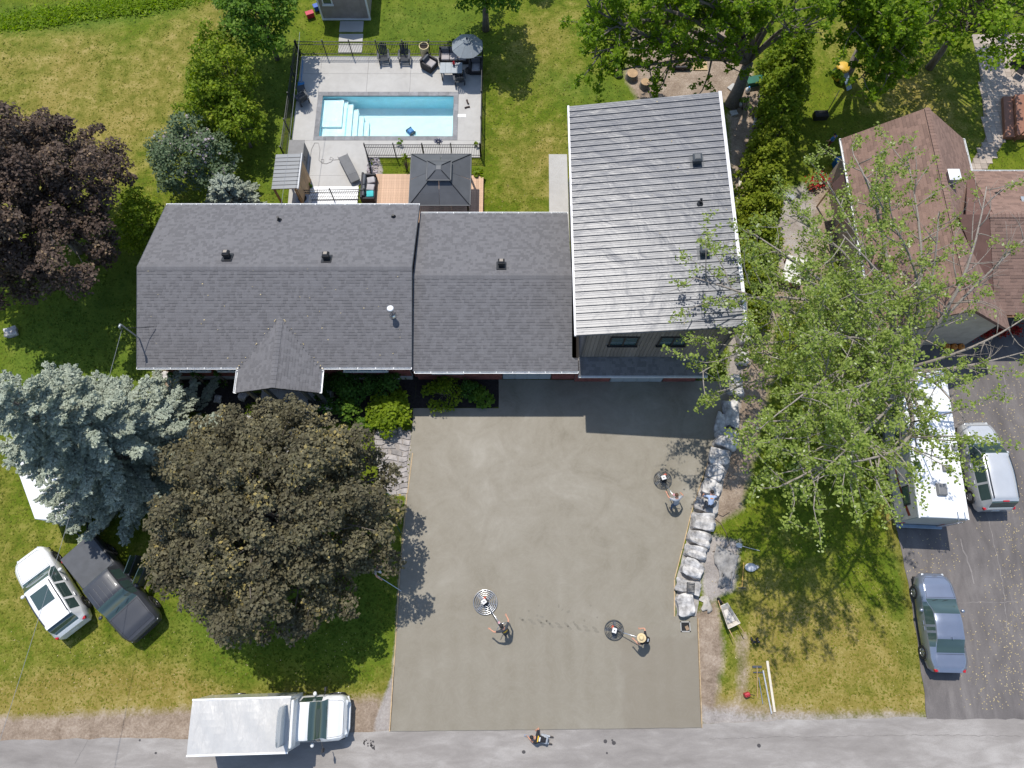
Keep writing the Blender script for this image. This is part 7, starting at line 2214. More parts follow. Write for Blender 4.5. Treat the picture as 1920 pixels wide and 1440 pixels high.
# ---- boulders along the driveway
BOULD = mat('limestone_boulder', (0.30, 0.28, 0.262), 0.9, var=0.45, scale=2.6, col2=(0.47, 0.45, 0.43), objvar=0.15, bump=0.8, bscale=7, bdist=0.06)
def boulder(px, py, w, d, h, rz, lab, seed, flat=0.35, z=0.0, group='boulders along the right of the concrete'):
    rr = random.Random(seed)
    n = 7
    mb = MB(); idx = {}
    ph = [rr.uniform(0, 6.28) for _ in range(9)]
    def pt(x, y, z_):
        v = Vector((x, y, z_)); k = (abs(x) ** 9 + abs(y) ** 9 + abs(z_) ** 9) ** (1 / 9)
        v /= k
        f = 1 + 0.10 * math.sin(3.1 * v.x + ph[0] + 1.7 * v.z) + 0.08 * math.sin(4.3 * v.y + ph[1]) * math.cos(2.2 * v.x + ph[2]) + 0.04 * math.sin(9 * v.x + ph[3]) * math.sin(8 * v.y + ph[4])
        v = Vector((v.x * w / 2 * f, v.y * d / 2 * f, v.z * h / 2 + 0.05 * h * math.sin(4 * v.x + ph[5]) + 0.07 * h * math.sin(5 * v.y + ph[6])))
        return v
    for ax in range(3):
        for sg in (-1, 1):
            g = []
            for i in range(n + 1):
                for j in range(n + 1):
                    a, b = -1 + 2 * i / n, -1 + 2 * j / n
                    p = [0, 0, 0]; p[ax] = sg; p[(ax + 1) % 3] = a; p[(ax + 2) % 3] = b
                    key = tuple(round(c, 4) for c in p)
                    if key not in idx: idx[key] = len(mb.v); mb.v.append(tuple(pt(*p)))
                    g.append(idx[key])
            for i in range(n):
                for j in range(n):
                    f = (g[i * (n + 1) + j], g[(i + 1) * (n + 1) + j], g[(i + 1) * (n + 1) + j + 1], g[i * (n + 1) + j + 1])
                    mb.f.append(f if sg > 0 else f[::-1]); mb.m.append(0); mb.r.append(0.5)
    o = mb.build('boulder', BOULD, smooth=True, auto=32)
    q = G(px, py, h * 0.5 + z); o.location = (q.x, q.y, z + h * 0.32); o.rotation_euler = (rr.uniform(-0.06, 0.06), rr.uniform(-0.06, 0.06), rz)
    return tag(o, lab, 'boulder', group)
BL = [(1283, 1134, 0.85, 1.20, 0.55, 0.05, 'lowest grey boulder next to the drain box'), (1287, 1100, 1.05, 0.75, 0.50, -0.25, 'flat pale boulder with the black grate on it'),
      (1296, 1066, 1.05, 0.95, 0.60, -0.35, 'mottled dark boulder just above the grate boulder'), (1303, 1035, 1.0, 0.70, 0.55, -0.3, 'pale brown boulder third up from drain grate'),
      (1309, 1009, 1.05, 0.80, 0.58, -0.25, 'rounded pale boulder with a tan patch beside grey tarp'), (1317, 978, 1.05, 0.98, 0.62, -0.15, 'big pale boulder directly below the bending worker'),
      (1322, 948, 1.05, 0.80, 0.50, -0.3, 'boulder beneath the bending worker in blue'), (1331, 915, 0.95, 0.90, 0.58, -0.35, 'speckled boulder just above the bending worker'),
      (1339, 884, 0.85, 1.0, 0.55, -0.45, 'whitest slab boulder in the sunny stretch'), (1345, 856, 1.0, 0.95, 0.62, -0.2, 'rounded boulder in dappled leaf shade'),
      (1360, 823, 1.1, 1.15, 0.62, -0.3, 'large boulder at the edge of garage shadow'), (1368, 776, 0.70, 1.75, 0.60, -0.05, 'long boulder wholly in the garage shadow'),
      (1348, 792, 0.50, 1.30, 0.45, -0.3, 'narrow boulder between concrete and the long shaded one'), (1376, 722, 0.8, 1.3, 0.55, 0.0, 'boulder under leaves near the garage corner'),
      (1388, 668, 0.7, 1.1, 0.5, 0.1, 'boulder right beside the garage front corner'), (1392, 632, 0.7, 0.8, 0.5, 0.2, 'topmost boulder beside the garage wall')]
for i, (px, py, w, d, h, rz, lab) in enumerate(BL): boulder(px + 3, py, w * 1.06, d * 0.86, h, rz, lab, 100 + i)
# mortar-splashed strip between form and boulders
STRIP = mat('spilled_concrete', (0.31, 0.285, 0.26), 0.9, var=0.3, scale=3, world_co=True, bump=0.5, bscale=12)
sheet('concrete_splash', [G2(*p) for p in ((1268, 1085), (1282, 1032), (1301, 952), (1340, 832), (1362, 790), (1380, 790), (1372, 850), (1350, 930), (1332, 1000), (1318, 1060), (1305, 1156), (1268, 1156))], 0.02, STRIP, 0.05, 0.3)
q = G(1295, 1102, 0.5); gr = thing('drain_grate', 'black plastic drain grate lying on flat boulder', 'grate', (q.x, q.y, 0.49), -0.1)
mb = MB(); mb.bx(-0.19, 0.19, -0.25, -0.22, 0, 0.04); mb.bx(-0.19, 0.19, 0.22, 0.25, 0, 0.04); mb.bx(-0.19, -0.16, -0.22, 0.22, 0, 0.039); mb.bx(0.16, 0.19, -0.22, 0.22, 0, 0.039); tag(mb.build('frame', BLACK, gr), kind='stuff')
for i in range(8):
    mb = MB(); mb.box((0, -0.19 + 0.054 * i, 0.02), (0.33, 0.022, 0.025)); mb.build('bar', BLACK, gr)
q = G(1285, 1175, 0.05); db = thing('drain_box', 'open square catch basin set in the concrete corner', 'drain', (q.x, q.y, 0.05))
mb = MB()
for a in range(4):
    M_ = Matrix.Rotation(a * math.pi / 2, 3, 'Z'); c_ = M_ @ Vector((0.22, 0, 0.01)); mb.box(c_, (0.05, 0.49, 0.03), rz=a * math.pi / 2)
tag(mb.build('rim', mat('rim_grey', (0.3, 0.29, 0.27), 0.7), db), kind='stuff')
mb = MB(); mb.bx(-0.2, 0.2, -0.2, 0.2, 0.003, 0.008); mb.build('basin', mat('basin_black', (0.008, 0.008, 0.009), 0.8), db)
mb = MB(); mb.box((0.08, -0.06, 0.014), (0.16, 0.2, 0.012), rz=0.4); mb.build('debris', mat('debris_tan', (0.25, 0.17, 0.11), 0.9), db)
# tarp
TARP = mat('dusty_tarp', (0.24, 0.228, 0.215), 0.8, var=0.45, scale=2.5, bump=0.4, bscale=9, bdist=0.05)
def tarp(name, lab, pxpoly, seed, m, n=16, amp=0.05):
    rr = random.Random(seed); P_ = [G(*p) for p in pxpoly]
    a, b, c, d = P_
    ph = [rr.uniform(0, 6.28) for _ in range(6)]
    mb = MB(); vs = []
    for i in range(n + 1):
        for j in range(n + 1):
            u, v = i / n, j / n
            e = 0.10 * math.sin(9 * v + ph[0]) * (1 - u) + 0.10 * math.sin(11 * u + ph[1]) * v
            p = a * (1 - u) * (1 - v) + b * u * (1 - v) + c * u * v + d * (1 - u) * v
            z = 0.03 + amp * (1 + math.sin(10 * u + 6 * v + ph[2]) * math.sin(7 * v - 4 * u + ph[3])) + 0.02 * math.sin(23 * u + ph[4]) * math.sin(19 * v)
            vs.append((p.x + e + rr.uniform(-0.03, 0.03), p.y + e * 0.6 + rr.uniform(-0.03, 0.03), z))
    mb.add(vs, [(i * (n + 1) + j, (i + 1) * (n + 1) + j, (i + 1) * (n + 1) + j + 1, i * (n + 1) + j + 1) for i in range(n) for j in range(n)])
    o = fix(mb).build(name, m, smooth=True)
    so = o.modifiers.new('thick', 'SOLIDIFY'); so.thickness = 0.008
    tag(o, lab, 'tarp')
tarp('tarp', 'crumpled grey cement dusted tarp beside the boulders', ((1338, 1022), (1385, 1042), (1374, 1098), (1345, 1100)), 4, TARP)
tarp('tarp', 'small torn pale tarp scrap near the wheelbarrow', ((1312, 1118), (1328, 1116), (1334, 1148), (1318, 1140)), 9, mat('pale_tarp', (0.36, 0.335, 0.30), 0.8, var=0.25), 8, 0.03)
# wheelbarrow
q = G(1366, 1156, 0.4); wbw = thing('wheelbarrow', 'cement crusted wheelbarrow standing on the right lawn', 'wheelbarrow', (q.x, q.y, 0), heading(-18, -42))
WB1 = mat('barrow_tray', (0.52, 0.47, 0.40), 0.7, var=0.25, scale=4)
def tray(f0, z0, f1, z1):
    o0 = [(0.55 * f0, 0.22 * f0), (0.55 * f0, -0.22 * f0), (-0.45 * f0, -0.32 * f0), (-0.45 * f0, 0.32 * f0)]
    return o0
mb = MB()
oz = [(0.62, 0.20, 0.66), (0.62, -0.20, 0.66), (-0.48, -0.34, 0.58), (-0.48, 0.34, 0.58)]
iz = [(0.32, 0.13, 0.36), (0.32, -0.13, 0.36), (-0.30, -0.22, 0.34), (-0.30, 0.22, 0.34)]
vs = oz + iz + [(p[0] * 0.95, p[1] * 0.92, p[2] - 0.0) for p in oz] + [(p[0] * 0.95, p[1] * 0.92, p[2] + 0.02) for p in iz]
f_ = []
for k in range(4):
    j = (k + 1) % 4
    f_ += [(k, j, 4 + j, 4 + k), (8 + j, 8 + k, 12 + k, 12 + j), (k, 8 + k, 8 + j, j)]
f_ += [(4, 5, 6, 7), (15, 14, 13, 12)]
mb.add(vs, f_); mb.build('tray', WB1, wbw)
mb = MB(); mb.prism([(0.34, 0.12), (0.34, -0.12), (-0.28, -0.21), (-0.28, 0.21)], 0.38, 0.43); mb.build('cement_residue', mat('cement_grey', (0.50, 0.47, 0.43), 0.9, var=0.2, scale=6), wbw)
for s in (-1, 1):
    mb = MB(); mb.tube([(0.85, s * 0.06, 0.24), (0.2, s * 0.18, 0.33), (-0.5, s * 0.27, 0.42), (-1.0, s * 0.30, 0.56)], 0.02, 6); mb.build('handle', TANWOOD, wbw, True)
    mb = MB(); mb.tube([(-0.2, s * 0.22, 0.36), (-0.35, s * 0.25, 0.02), (-0.5, s * 0.25, 0.02)], 0.014, 5); mb.build('leg', BLACK, wbw)
wheel(wbw, 0.78, 0.0, 0.19, 0.09, RIMD)
# loose items on the right lawn
def stick(name, lab, a, b, r, m, z=0.05, cat='tool', box=None):
    p, q_ = G(*a), G(*b); d = q_ - p
    mb = MB()
    if box: mb.box((0, 0, 0), (d.length, box[0], box[1]))
    else: mb.tube([(-d.length / 2, 0, 0), (d.length / 2, 0, 0)], r, 8)
    o = mb.build(name, m); o.location = (p + q_) / 2 + Vector((0, 0, z)); o.rotation_euler = (0, 0, math.atan2(d.y, d.x))
    return tag(o, lab, cat)
ALU = mat('aluminium', (0.55, 0.56, 0.57), 0.4, metal=0.6); LUM = mat('pale_lumber', (0.58, 0.52, 0.42), 0.8, var=0.1)
stick('lumber_board', 'pale lumber board lying on lawn, rightmost of the tools', (1438, 1239), (1452, 1335), 0, LUM, 0.03, 'board', (0.11, 0.05))
stick('screed_bar', 'long aluminium screed bar beside the pale lumber board', (1430, 1257), (1446, 1338), 0, ALU, 0.04, 'screed', (0.06, 0.06))
stick('steel_rod', 'thin steel rod left of the screed bar', (1422, 1270), (1430, 1320), 0.018, STEEL, 0.03, 'rod')
bf = thing('bull_float', 'wooden handled float with a crossbar head on the lawn', 'float', G(1419, 1278), 0)
p0, p1 = G(1419, 1250) - G(1419, 1278), G(1420, 1308) - G(1419, 1278)
mb = MB(); mb.tube([p0 + Vector((0, 0, 0.04)), p1 + Vector((0, 0, 0.04))], 0.018, 6); mb.build('handle', TANWOOD, bf)
mb = MB(); mb.box((p0.x, p0.y, 0.03), (0.45, 0.10, 0.03)); mb.build('head', DARKGREY, bf); mb = MB(); mb.box((p0.x + 0.04, p0.y - 0.25, 0.03), (0.5, 0.05, 0.03)); mb.build('cross_brace', DARKGREY, bf)
rk = thing('garden_rake', 'rake with an orange wooden handle lying on right lawn', 'rake', G(1392, 1078), 0)
p0, p1 = G(1394, 1055) - G(1392, 1078), G(1391, 1100) - G(1392, 1078)
mb = MB(); mb.tube([p0 + Vector((0, 0, 0.04)), p1 + Vector((0, 0, 0.04))], 0.02, 6); mb.build('handle', mat('orange_wood', (0.62, 0.36, 0.10), 0.6), rk)
mb = MB(); mb.box((p1.x, p1.y - 0.05, 0.03), (0.4, 0.03, 0.03)); mb.build('head', DARKGREY, rk)
for i in range(10):
    mb = MB(); mb.box((p1.x - 0.18 + 0.04 * i, p1.y - 0.09, 0.02), (0.008, 0.08, 0.008)); mb.build('tine', DARKGREY, rk)
sv = thing('shovel', 'grey bladed shovel lying in the tree shade on the lawn', 'shovel', G(1387, 1023), heading(30, 8))
mb = MB(); mb.tube([(0.1, 0, 0.04), (1.0, 0, 0.05)], 0.018, 6); mb.build('handle', ALU, sv)
mb = MB(); mb.prism([(-0.2, -0.06), (-0.12, -0.12), (0.1, -0.11), (0.1, 0.11), (-0.12, 0.12), (-0.2, 0.06)], 0.02, 0.045); mb.build('blade', STEEL, sv)
q = G(1406, 1064); bg_ = thing('plaster_bag', 'small pale slumped bag on the right lawn edge', 'bag', (q.x, q.y, 0))
mb = MB(); mb.ell((0, 0, 0.12), (0.30, 0.22, 0.13), 14, 8); mb.ell((0.28, 0.02, 0.07), (0.12, 0.10, 0.07), 10, 6); mb.build('sack', mat('sack_white', (0.55, 0.55, 0.56), 0.8, bump=0.5, bscale=12), bg_, True)
mb = MB(); mb.tube([(0.3, -0.1, 0.1), (0.42, 0.02, 0.12), (0.36, 0.12, 0.1)], 0.02, 5); mb.build('tie', mat('tie_grey', (0.3, 0.3, 0.3), 0.8), bg_)
for k, (px, rz) in enumerate(((1410, 0.2), (1418, -0.35))):
    q = G(px, 1203); o = thing('rubber_boot', 'dark rubber boot on the lawn, %s of the pair' % ('left' if k == 0 else 'right'), 'boot', (q.x, q.y, 0), R(90) + rz, 'pair of rubber boots')
    mb = MB(); mb.tube([(0, 0, 0.05), (0, 0, 0.3), (0.0, 0, 0.36)], [0.06, 0.062, 0.068], 12); mb.build('shaft', BLACK, o, True); mb = MB(); mb.ell((0.08, 0, 0.055), (0.15, 0.055, 0.055), 12, 8); mb.build('foot', BLACK, o, True)
q = G(1399, 1302); cn = thing('gas_can', 'small red fuel can on the dry verge', 'fuel can', (q.x, q.y, 0), 0.3)
mb = MB(); mb.box((0, 0, 0.14), (0.30, 0.22, 0.28), taper=0.85); mb.build('body', mat('can_red', (0.40, 0.03, 0.04), 0.5), cn, bevel=0.05); mb = MB(); mb.tube([(-0.1, 0, 0.28), (-0.05, 0, 0.36), (0.06, 0, 0.36), (0.1, 0, 0.28)], 0.015, 6); mb.build('handle', MATS['can_red'], cn); mb = MB(); mb.tube([(0.1, 0.0, 0.28), (0.2, -0.05, 0.36), (0.28, -0.1, 0.36)], 0.016, 6); mb.build('spout', BLACK, cn)
pts = [G(*p, 0.03) for p in ((1368, 960), (1355, 968), (1342, 962), (1338, 970), (1352, 982), (1362, 1000), (1368, 1022), (1352, 1033), (1336, 1034))]
mb = MB(); mb.tube(pts, 0.015, 5); tag(mb.build('garden_hose', mat('hose_brown', (0.14, 0.10, 0.07), 0.6), smooth=True), 'thin brown hose curling on bare soil by the boulders', 'hose')
pts = [G(*p, 0.03) for p in ((720, 920), (735, 930), (745, 945), (738, 960), (744, 985), (752, 1000))]
mb = MB(); mb.tube(pts, 0.02, 5); tag(mb.build('garden_hose', mat('hose_green', (0.04, 0.10, 0.06), 0.6), smooth=True), 'dark garden hose in the maple shade by the concrete', 'hose')
# ---- flagstone path and edging by the lime shrub
FLAG = mat('flagstone', (0.29, 0.265, 0.25), 0.85, var=0.3, scale=3, objvar=0.22, bump=0.4, bscale=14)
fpth = bpy.data.objects.new('flagstone_path', None); COL.objects.link(fpth); tag(fpth, kind='structure')
rr = random.Random(3)
rows_ = 11; y0f, y1f = 812, 928
for i in range(rows_):
    t0, t1 = i / rows_, (i + 1) / rows_
    for j in range(3):
        xl = 700 + 26 * max(0, t0 - 0.25); xr = 772 - 7 * t0
        e = lambda u, v: (xl + (xr - xl) * u + 3 * math.sin(5 * v + 9 * u), y0f + (y1f - y0f) * v + 3 * math.sin(8 * u + 4 * v))
        off = (0.12 if i % 2 else -0.08)
        us = [0, 0.34 + off, 0.68 + off * 0.7, 1.0]
        u0, u1 = us[j] + 0.006 + rr.uniform(-0.03, 0.03) * (j > 0), us[j + 1] - 0.04 + 0.0
        poly = [e(u0, t0 + 0.008), e((u0 + u1) / 2, t0 + 0.008 + rr.uniform(-0.008, 0.004)), e(u1, t0 + 0.008), e(u1 + rr.uniform(-0.02, 0.0), (t0 + t1) / 2), e(u1, t1 - 0.008), e((u0 + u1) / 2, t1 - 0.006), e(u0, t1 - 0.008), e(u0 + rr.uniform(0, 0.02), (t0 + t1) / 2)]
        mb = MB(); mb.prism([G2(*p) for p in poly], -0.05, 0.025 + rr.uniform(0, 0.015)); mb.build('flagstone', FLAG, fpth, bevel=0.012)
for i in range(5):
    q = G(712 + 9.5 * i, 803 + 2.5 * abs(i - 2)); mb = MB(); mb.box((0, 0, 0.1), (0.24, 0.38, 0.2), taper=0.9); o = mb.build('edging_block', FLAG, bevel=0.02); o.location = (q.x, q.y, 0); o.rotation_euler = (0, 0, (2 - i) * 0.14 * -1)
    tag(o, 'tan edging block of the curved row, %s from left' % ('first', 'second', 'third', 'fourth', 'fifth')[i], 'stone block', 'edging blocks above the flagstones')
for i, (px, py, s, lab) in enumerate(((308, 704, 0.28, 'pale pointed rock on the soil by the left house corner'), (291, 716, 0.16, 'small round rock by the left house corner'), (408, 748, 0.2, 'grey rock lying in the dark mulch bed'), (470, 782, 0.22, 'tan wedge rock below the lime globe shrub'), (360, 716, 0.14, 'small rock in mulch under the front wall'), (20, 622, 0.32, 'grey boulder at the left edge in lawn shade'), (455, 742, 0.25, 'flat rock tucked under the porch corner'))):
    boulder(px, py, s * 2, s * 1.6, s * 1.1, i * 0.7, lab, 200 + i, group='garden rocks')
# porch rails beside the steps
for s, px0, lab in ((-1, 520, 'left'), (1, 572, 'right')):
    fence('black porch railing on the %s of the front walk' % lab, (-12.15 if s < 0 else -10.65, PYF - 0.75), (-12.15 if s < 0 else -10.65, PYF + 0.15), 0.95, 0.25, 0.12, 0.9, group='porch railings')
    fence('black porch railing along the %s porch front' % lab, (-13.3 if s < 0 else -10.6, PYF + 0.15), (-12.2 if s < 0 else -9.85, PYF + 0.15), 0.95, 0.5, 0.12, 1.1, group='porch railings')
wk = slab_sheet('front_walk', [(-12.1, PYF - 0.82), (-10.7, PYF - 0.82), (-10.7, PYF - 2.6), (-12.1, PYF - 2.6)], 0.03)
# ---- fire pit corner
q = G(1272, 118); fp_ = thing('firewood_heap', 'heap of old split boards in the fire pit', 'wood pile', (q.x, q.y, 0))
rr = random.Random(8)
OLDW = mat('old_timber', (0.20, 0.145, 0.10), 0.9, var=0.3, objvar=0.35, scale=6)
for i in range(34):
    a = rr.uniform(0, 3.14); mb = MB(); mb.box((0, 0, 0), (rr.uniform(0.7, 1.2), rr.uniform(0.06, 0.14), 0.05)); o = mb.build('timber', OLDW, fp_)
    o.location = (rr.gauss(0, 0.25), rr.gauss(0.1, 0.25), 0.08 + 0.012 * i); o.rotation_euler = (rr.uniform(-0.2, 0.2), rr.uniform(-0.35, 0.35), rr.gauss(1.5, 0.7))
mb = MB(); mb.box((0.1, -0.55, 0.14), (1.2, 0.12, 0.28)); mb.build('pit_edge', BLACK, fp_)
q = G(1312, 122); mb = MB(); mb.box((0, 0, 0.02), (0.95, 0.85, 0.03)); o = mb.build('straw_mat', mat('straw_board', (0.40, 0.29, 0.15), 0.9, var=0.3, scale=8)); o.location = (q.x, q.y, 0.0); tag(o, 'square straw coloured board beside the fire pit', 'board')
for i, (px, py, s, lab) in enumerate(((1158, 138, 0.3, 'dark stump left of the fire pit'), (1184, 146, 0.36, 'tall brown stump at the fire pit edge'), (1208, 162, 0.3, 'stump nearest the garage back wall'), (1196, 118, 0.25, 'grey stump under overhanging leaves'))):
    q = G(px, py); o = thing('tree_stump', lab, 'stump', (q.x, q.y, 0), 0, 'stumps around the fire pit')
    mb = MB(); mb.lathe([(s * 1.15, 0), (s, 0.15), (s * 0.95, 0.42)], 14); mb.build('bark', BARK, o, True); mb = MB(); mb.lathe([(s * 0.95, 0.42), (s * 0.5, 0.43), (0, 0.43)], 14); mb.build('cut_face', TANWOOD, o)
# lumber and junk along the hedge
for i, (a, b, w, m_, lab) in enumerate((((1437, 190), (1400, 330), 0.22, OLDW, 'long old beam along the hedge behind garage'), ((1445, 160), (1418, 245), 0.18, OLDW, 'shorter old beam beside the hedge'), ((1425, 180), (1412, 240), 0.14, ALU, 'grey metal length beside the old beams'), ((1388, 330), (1380, 395), 0.16, LUM, 'pale plank along the right garage wall'))):
    stick('beam', lab, a, b, 0, m_, 0.1, 'beam', (w, 0.18))
q = G(1416, 150, 0.4); o = thing('green_bin', 'dark green plastic bin by the leaning trunk', 'bin', (q.x, q.y, 0), 0.2)
mb = MB(); mb.box((0, 0, 0.25), (1.0, 0.45, 0.4), taper=1.1); mb.build('tub', mat('bin_green', (0.01, 0.10, 0.06), 0.5), o, bevel=0.04); mb = MB(); mb.box((0, 0, 0.47), (1.15, 0.55, 0.05)); mb.build('lid', MATS['bin_green'], o, bevel=0.02)
for i, (px, py, lab) in enumerate(((1388, 198, 'white plastic jug on soil right of garage'), (1401, 172, 'white plastic jug near the trunk foot'))):
    q = G(px, py); o = thing('plastic_jug', lab, 'jug', (q.x, q.y, 0)); mb = MB(); mb.lathe([(0, 0), (0.14, 0.0), (0.15, 0.25), (0.05, 0.36), (0.05, 0.40), (0, 0.40)], 14); mb.build('bottle', WHITE, o, True); mb = MB(); mb.lathe([(0.055, 0.39), (0.055, 0.43), (0, 0.43)], 12); mb.build('cap', PB, o)
q = G(1376, 212); mb = MB(); mb.box((0, 0, 0.03), (0.45, 0.38, 0.05)); o = mb.build('paving_block', CONC, bevel=0.01); o.location = (q.x, q.y, 0); o.rotation_euler = (0, 0, 0.3); tag(o, 'single pale paving slab on soil by the garage corner', 'slab')
q = G(1374, 165); mb = MB(); mb.box((0, 0, 0.03), (0.55, 0.5, 0.05)); o = mb.build('paving_block', CONC, bevel=0.01); o.location = (q.x, q.y, 0); o.rotation_euler = (0, 0, 0.7); tag(o, 'pale paving slab tilted near the fire pit right edge', 'slab')
q = G(1372, 305, 0.5); o = thing('water_barrel', 'blue water barrel at the right garage wall', 'barrel', (11.0, q.y, 0)); mb = MB(); mb.lathe([(0, 0), (0.28, 0), (0.31, 0.2), (0.31, 0.7), (0.28, 0.9), (0, 0.9)], 18); mb.build('drum', mat('barrel_blue', (0.12, 0.27, 0.48), 0.5), o, True, auto=40); mb = MB(); mb.lathe([(0.05, 0.9), (0.05, 0.93), (0, 0.93)], 10); mb.build('bung', WHITE, o)
# ---- neighbour's yard
PAVER = mat('paver_tan', (0.36, 0.30, 0.25), 0.85, var=0.12, objvar=0.14)
pv = bpy.data.objects.new('paver_patio', None); COL.objects.link(pv); tag(pv, kind='structure')
pm_ = MB(); pm_.box((0, 0, 0), (0.37, 0.37, 0.06)); PM_ = pm_.mesh('paver', PAVER)
def inpoly(x, y, P_):
    ins = False
    for i in range(len(P_)):
        a, b = P_[i], P_[(i + 1) % len(P_)]
        if (a[1] > y) != (b[1] > y) and x < (b[0] - a[0]) * (y - a[1]) / (b[1] - a[1]) + a[0]: ins = not ins
    return ins
PP = [G2(*p) for p in ((1824, 66), (1960, 60), (1960, 250), (1892, 250), (1846, 322), (1812, 322), (1848, 258), (1842, 190), (1836, 120))]
gx0_, gy0_ = min(p[0] for p in PP), min(p[1] for p in PP); cnt = 0
for i in range(40):
    for j in range(40):
        x, y = gx0_ + i * 0.385, gy0_ + j * 0.385
        if inpoly(x, y, PP) and cnt < 298:
            piece('paver', PM_, pv, (x, y, -0.005 + 0.006 * random.random()), (0, 0, 0)); cnt += 1
sheet('patio_bedding', PP, 0.012, mat('bedding_sand', (0.20, 0.165, 0.13), 0.9), 0.02)
# timber steps
stp = thing('timber_steps', 'red brown timber steps by the neighbour patio', 'steps')
RB = mat('red_brown_stain', (0.26, 0.12, 0.075), 0.7, var=0.15, objvar=0.08)
a, b = G(1876, 186), G(1898, 262)
for i in range(5):
    mb = MB(); y_ = a.y - 0.05; xx = a.x + i * 0.62
    p_ = [(xx, a.y), (xx + 0.58, a.y), (xx + 0.58 + (b.x - a.x) * 1.0 - 0.6, b.y), (xx + (b.x - a.x) - 0.6, b.y)]
    mb.prism(p_, 0.0, 0.1 + 0.17 * (i + 1)); mb.build('tread', RB, stp, bevel=0.01)
mb = MB(); mb.tube([(b.x + 0.1, b.y - 0.1, 0), (b.x + 0.1, b.y - 0.1, 1.1), (b.x + 1.6, b.y + 0.9, 1.6)], 0.04, 6); mb.build('hand_rail', RB, stp)
# barbecue under black cover, chairs
q = G(1912, 118); bq = thing('barbecue', 'covered black barbecue on the neighbour patio', 'barbecue', (q.x, q.y, 0), 0.6)
mb = MB(); mb.box((0, 0, 0.5), (1.4, 0.7, 1.0), taper=0.88); mb.build('cover', mat('cover_black', (0.018, 0.025, 0.03), 0.8, bump=0.5, bscale=6), bq, bevel=0.06); mb = MB(); mb.box((0, 0, 1.02), (1.2, 0.6, 0.06)); mb.build('lid_fold', mat('cover_teal', (0.05, 0.14, 0.19), 0.7), bq, bevel=0.03)
for px, py, rz, lab in ((1876, 72, 0.7, 'black mesh patio chair at top of the neighbour patio'), (1905, 142, -0.7, 'black folding chair below the barbecue')):
    q = G(px, py); ch_ = thing('patio_chair', lab, 'chair', (q.x, q.y, 0.02), rz, 'black chairs on the neighbour patio')
    mb = MB(); mb.box((0, 0, 0.42), (0.52, 0.5, 0.04)); mb.build('seat', BLACK, ch_); mb = MB(); mb.box((0, 0.26, 0.75), (0.52, 0.04, 0.62), rx=-0.25); mb.build('backrest', BLACK, ch_)
    for sx in (-1, 1):
        for sy in (-1, 1):
            mb = MB(); mb.cyl((sx * 0.24, sy * 0.23, 0), (sx * 0.24, sy * 0.2, 0.42), 0.016, n=6); mb.build('leg', BLACK, ch_)
        mb = MB(); mb.box((sx * 0.27, 0.02, 0.62), (0.05, 0.46, 0.03)); mb.build('armrest', BLACK, ch_)
# toy slide, shovel-like scoop, bins
q = G(1570, 145); ts = thing('toy_slide', 'yellow and grey plastic toy slide under neighbour tree', 'toy slide', (q.x, q.y, 0), R(-60))
YP = mat('toy_yellow', (0.55, 0.34, 0.04), 0.5); GP = mat('toy_grey_blue', (0.25, 0.32, 0.38), 0.5)
mb = MB(); mb.lathe([(0.0, 1.0), (0.35, 0.98), (0.42, 0.9), (0.42, 0.8)], 18); mb.build('canopy', YP, ts, True); mb = MB(); mb.box((0, 0, 0.4), (0.6, 0.6, 0.8), taper=0.85); mb.build('tower', YP, ts, bevel=0.05)
mb = MB(); mb.slab((0.35, -0.2, 0.7), (1.2, -0.2, 0.08), (1.2, 0.2, 0.08), (0.35, 0.2, 0.7), 0.06); mb.build('chute', GP, ts, bevel=0.02); mb = MB(); mb.box((-0.4, 0, 0.35), (0.1, 0.4, 0.7), ry=0.3); mb.build('ladder', GP, ts)
q = G(1536, 221); o = thing('black_crate', 'black slatted crate with a long handle on neighbour lawn', 'crate', (q.x, q.y, 0), 0.05)
for i in range(5):
    mb = MB(); mb.box((0, -0.2 + 0.1 * i, 0.22), (0.85, 0.07, 0.4)); mb.build('slat', BLACK, o, bevel=0.02)
mb = MB(); mb.tube([(0.35, 0.1, 0.4), (0.75, 0.7, 0.9), (1.0, 1.1, 1.1)], 0.025, 6); mb.build('handle', BLACK, o)
q = G(1568, 312); o = thing('blue_bin', 'blue recycling bin at neighbour house corner', 'bin', (q.x, q.y, 0), 0.1); mb = MB(); mb.box((0, 0, 0.3), (0.5, 0.42, 0.6), taper=1.12); mb.build('tub', mat('bin_blue', (0.01, 0.11, 0.34), 0.5), o, bevel=0.03); mb = MB(); mb.box((0, 0, 0.62), (0.6, 0.52, 0.05)); mb.build('lid', MATS['bin_blue'], o, bevel=0.02)
def flower_heap(px, py, n, lab, m, rad=0.35, name='flower_planter'):
    q = G(px, py); o = thing(name, lab, 'planter', (q.x, q.y, 0)); mb = MB(); mb.lathe([(0, 0), (0.2, 0), (0.26, 0.28), (0.22, 0.28), (0, 0.25)], 16); mb.build('pot', mat('terracotta', (0.25, 0.10, 0.06), 0.8), o, True)
    C = RNG.normal(size=(n, 3)) * np.array([rad * 0.55, rad * 0.55, 0.08]) + np.array([0, 0, 0.4]); leaf_object('flowers', m, o, C, RNG.normal(size=(n, 3)) * 0.5 + np.array([0, 0, 1]), RNG.uniform(0.07, 0.14, n), RNG.uniform(0, 1, n))['kind'] = 'stuff'
L_RED = leafmat('petal_red', (0.22, 0.012, 0.012), (0.42, 0.03, 0.02), trans=0.2); L_OR = leafmat('petal_orange', (0.45, 0.12, 0.01), (0.6, 0.22, 0.03), trans=0.2)
flower_heap(1520, 350, 160, 'red flower planter left of pair near the lean-to', L_RED); flower_heap(1538, 342, 160, 'red flower planter right of pair near the lean-to', L_RED)
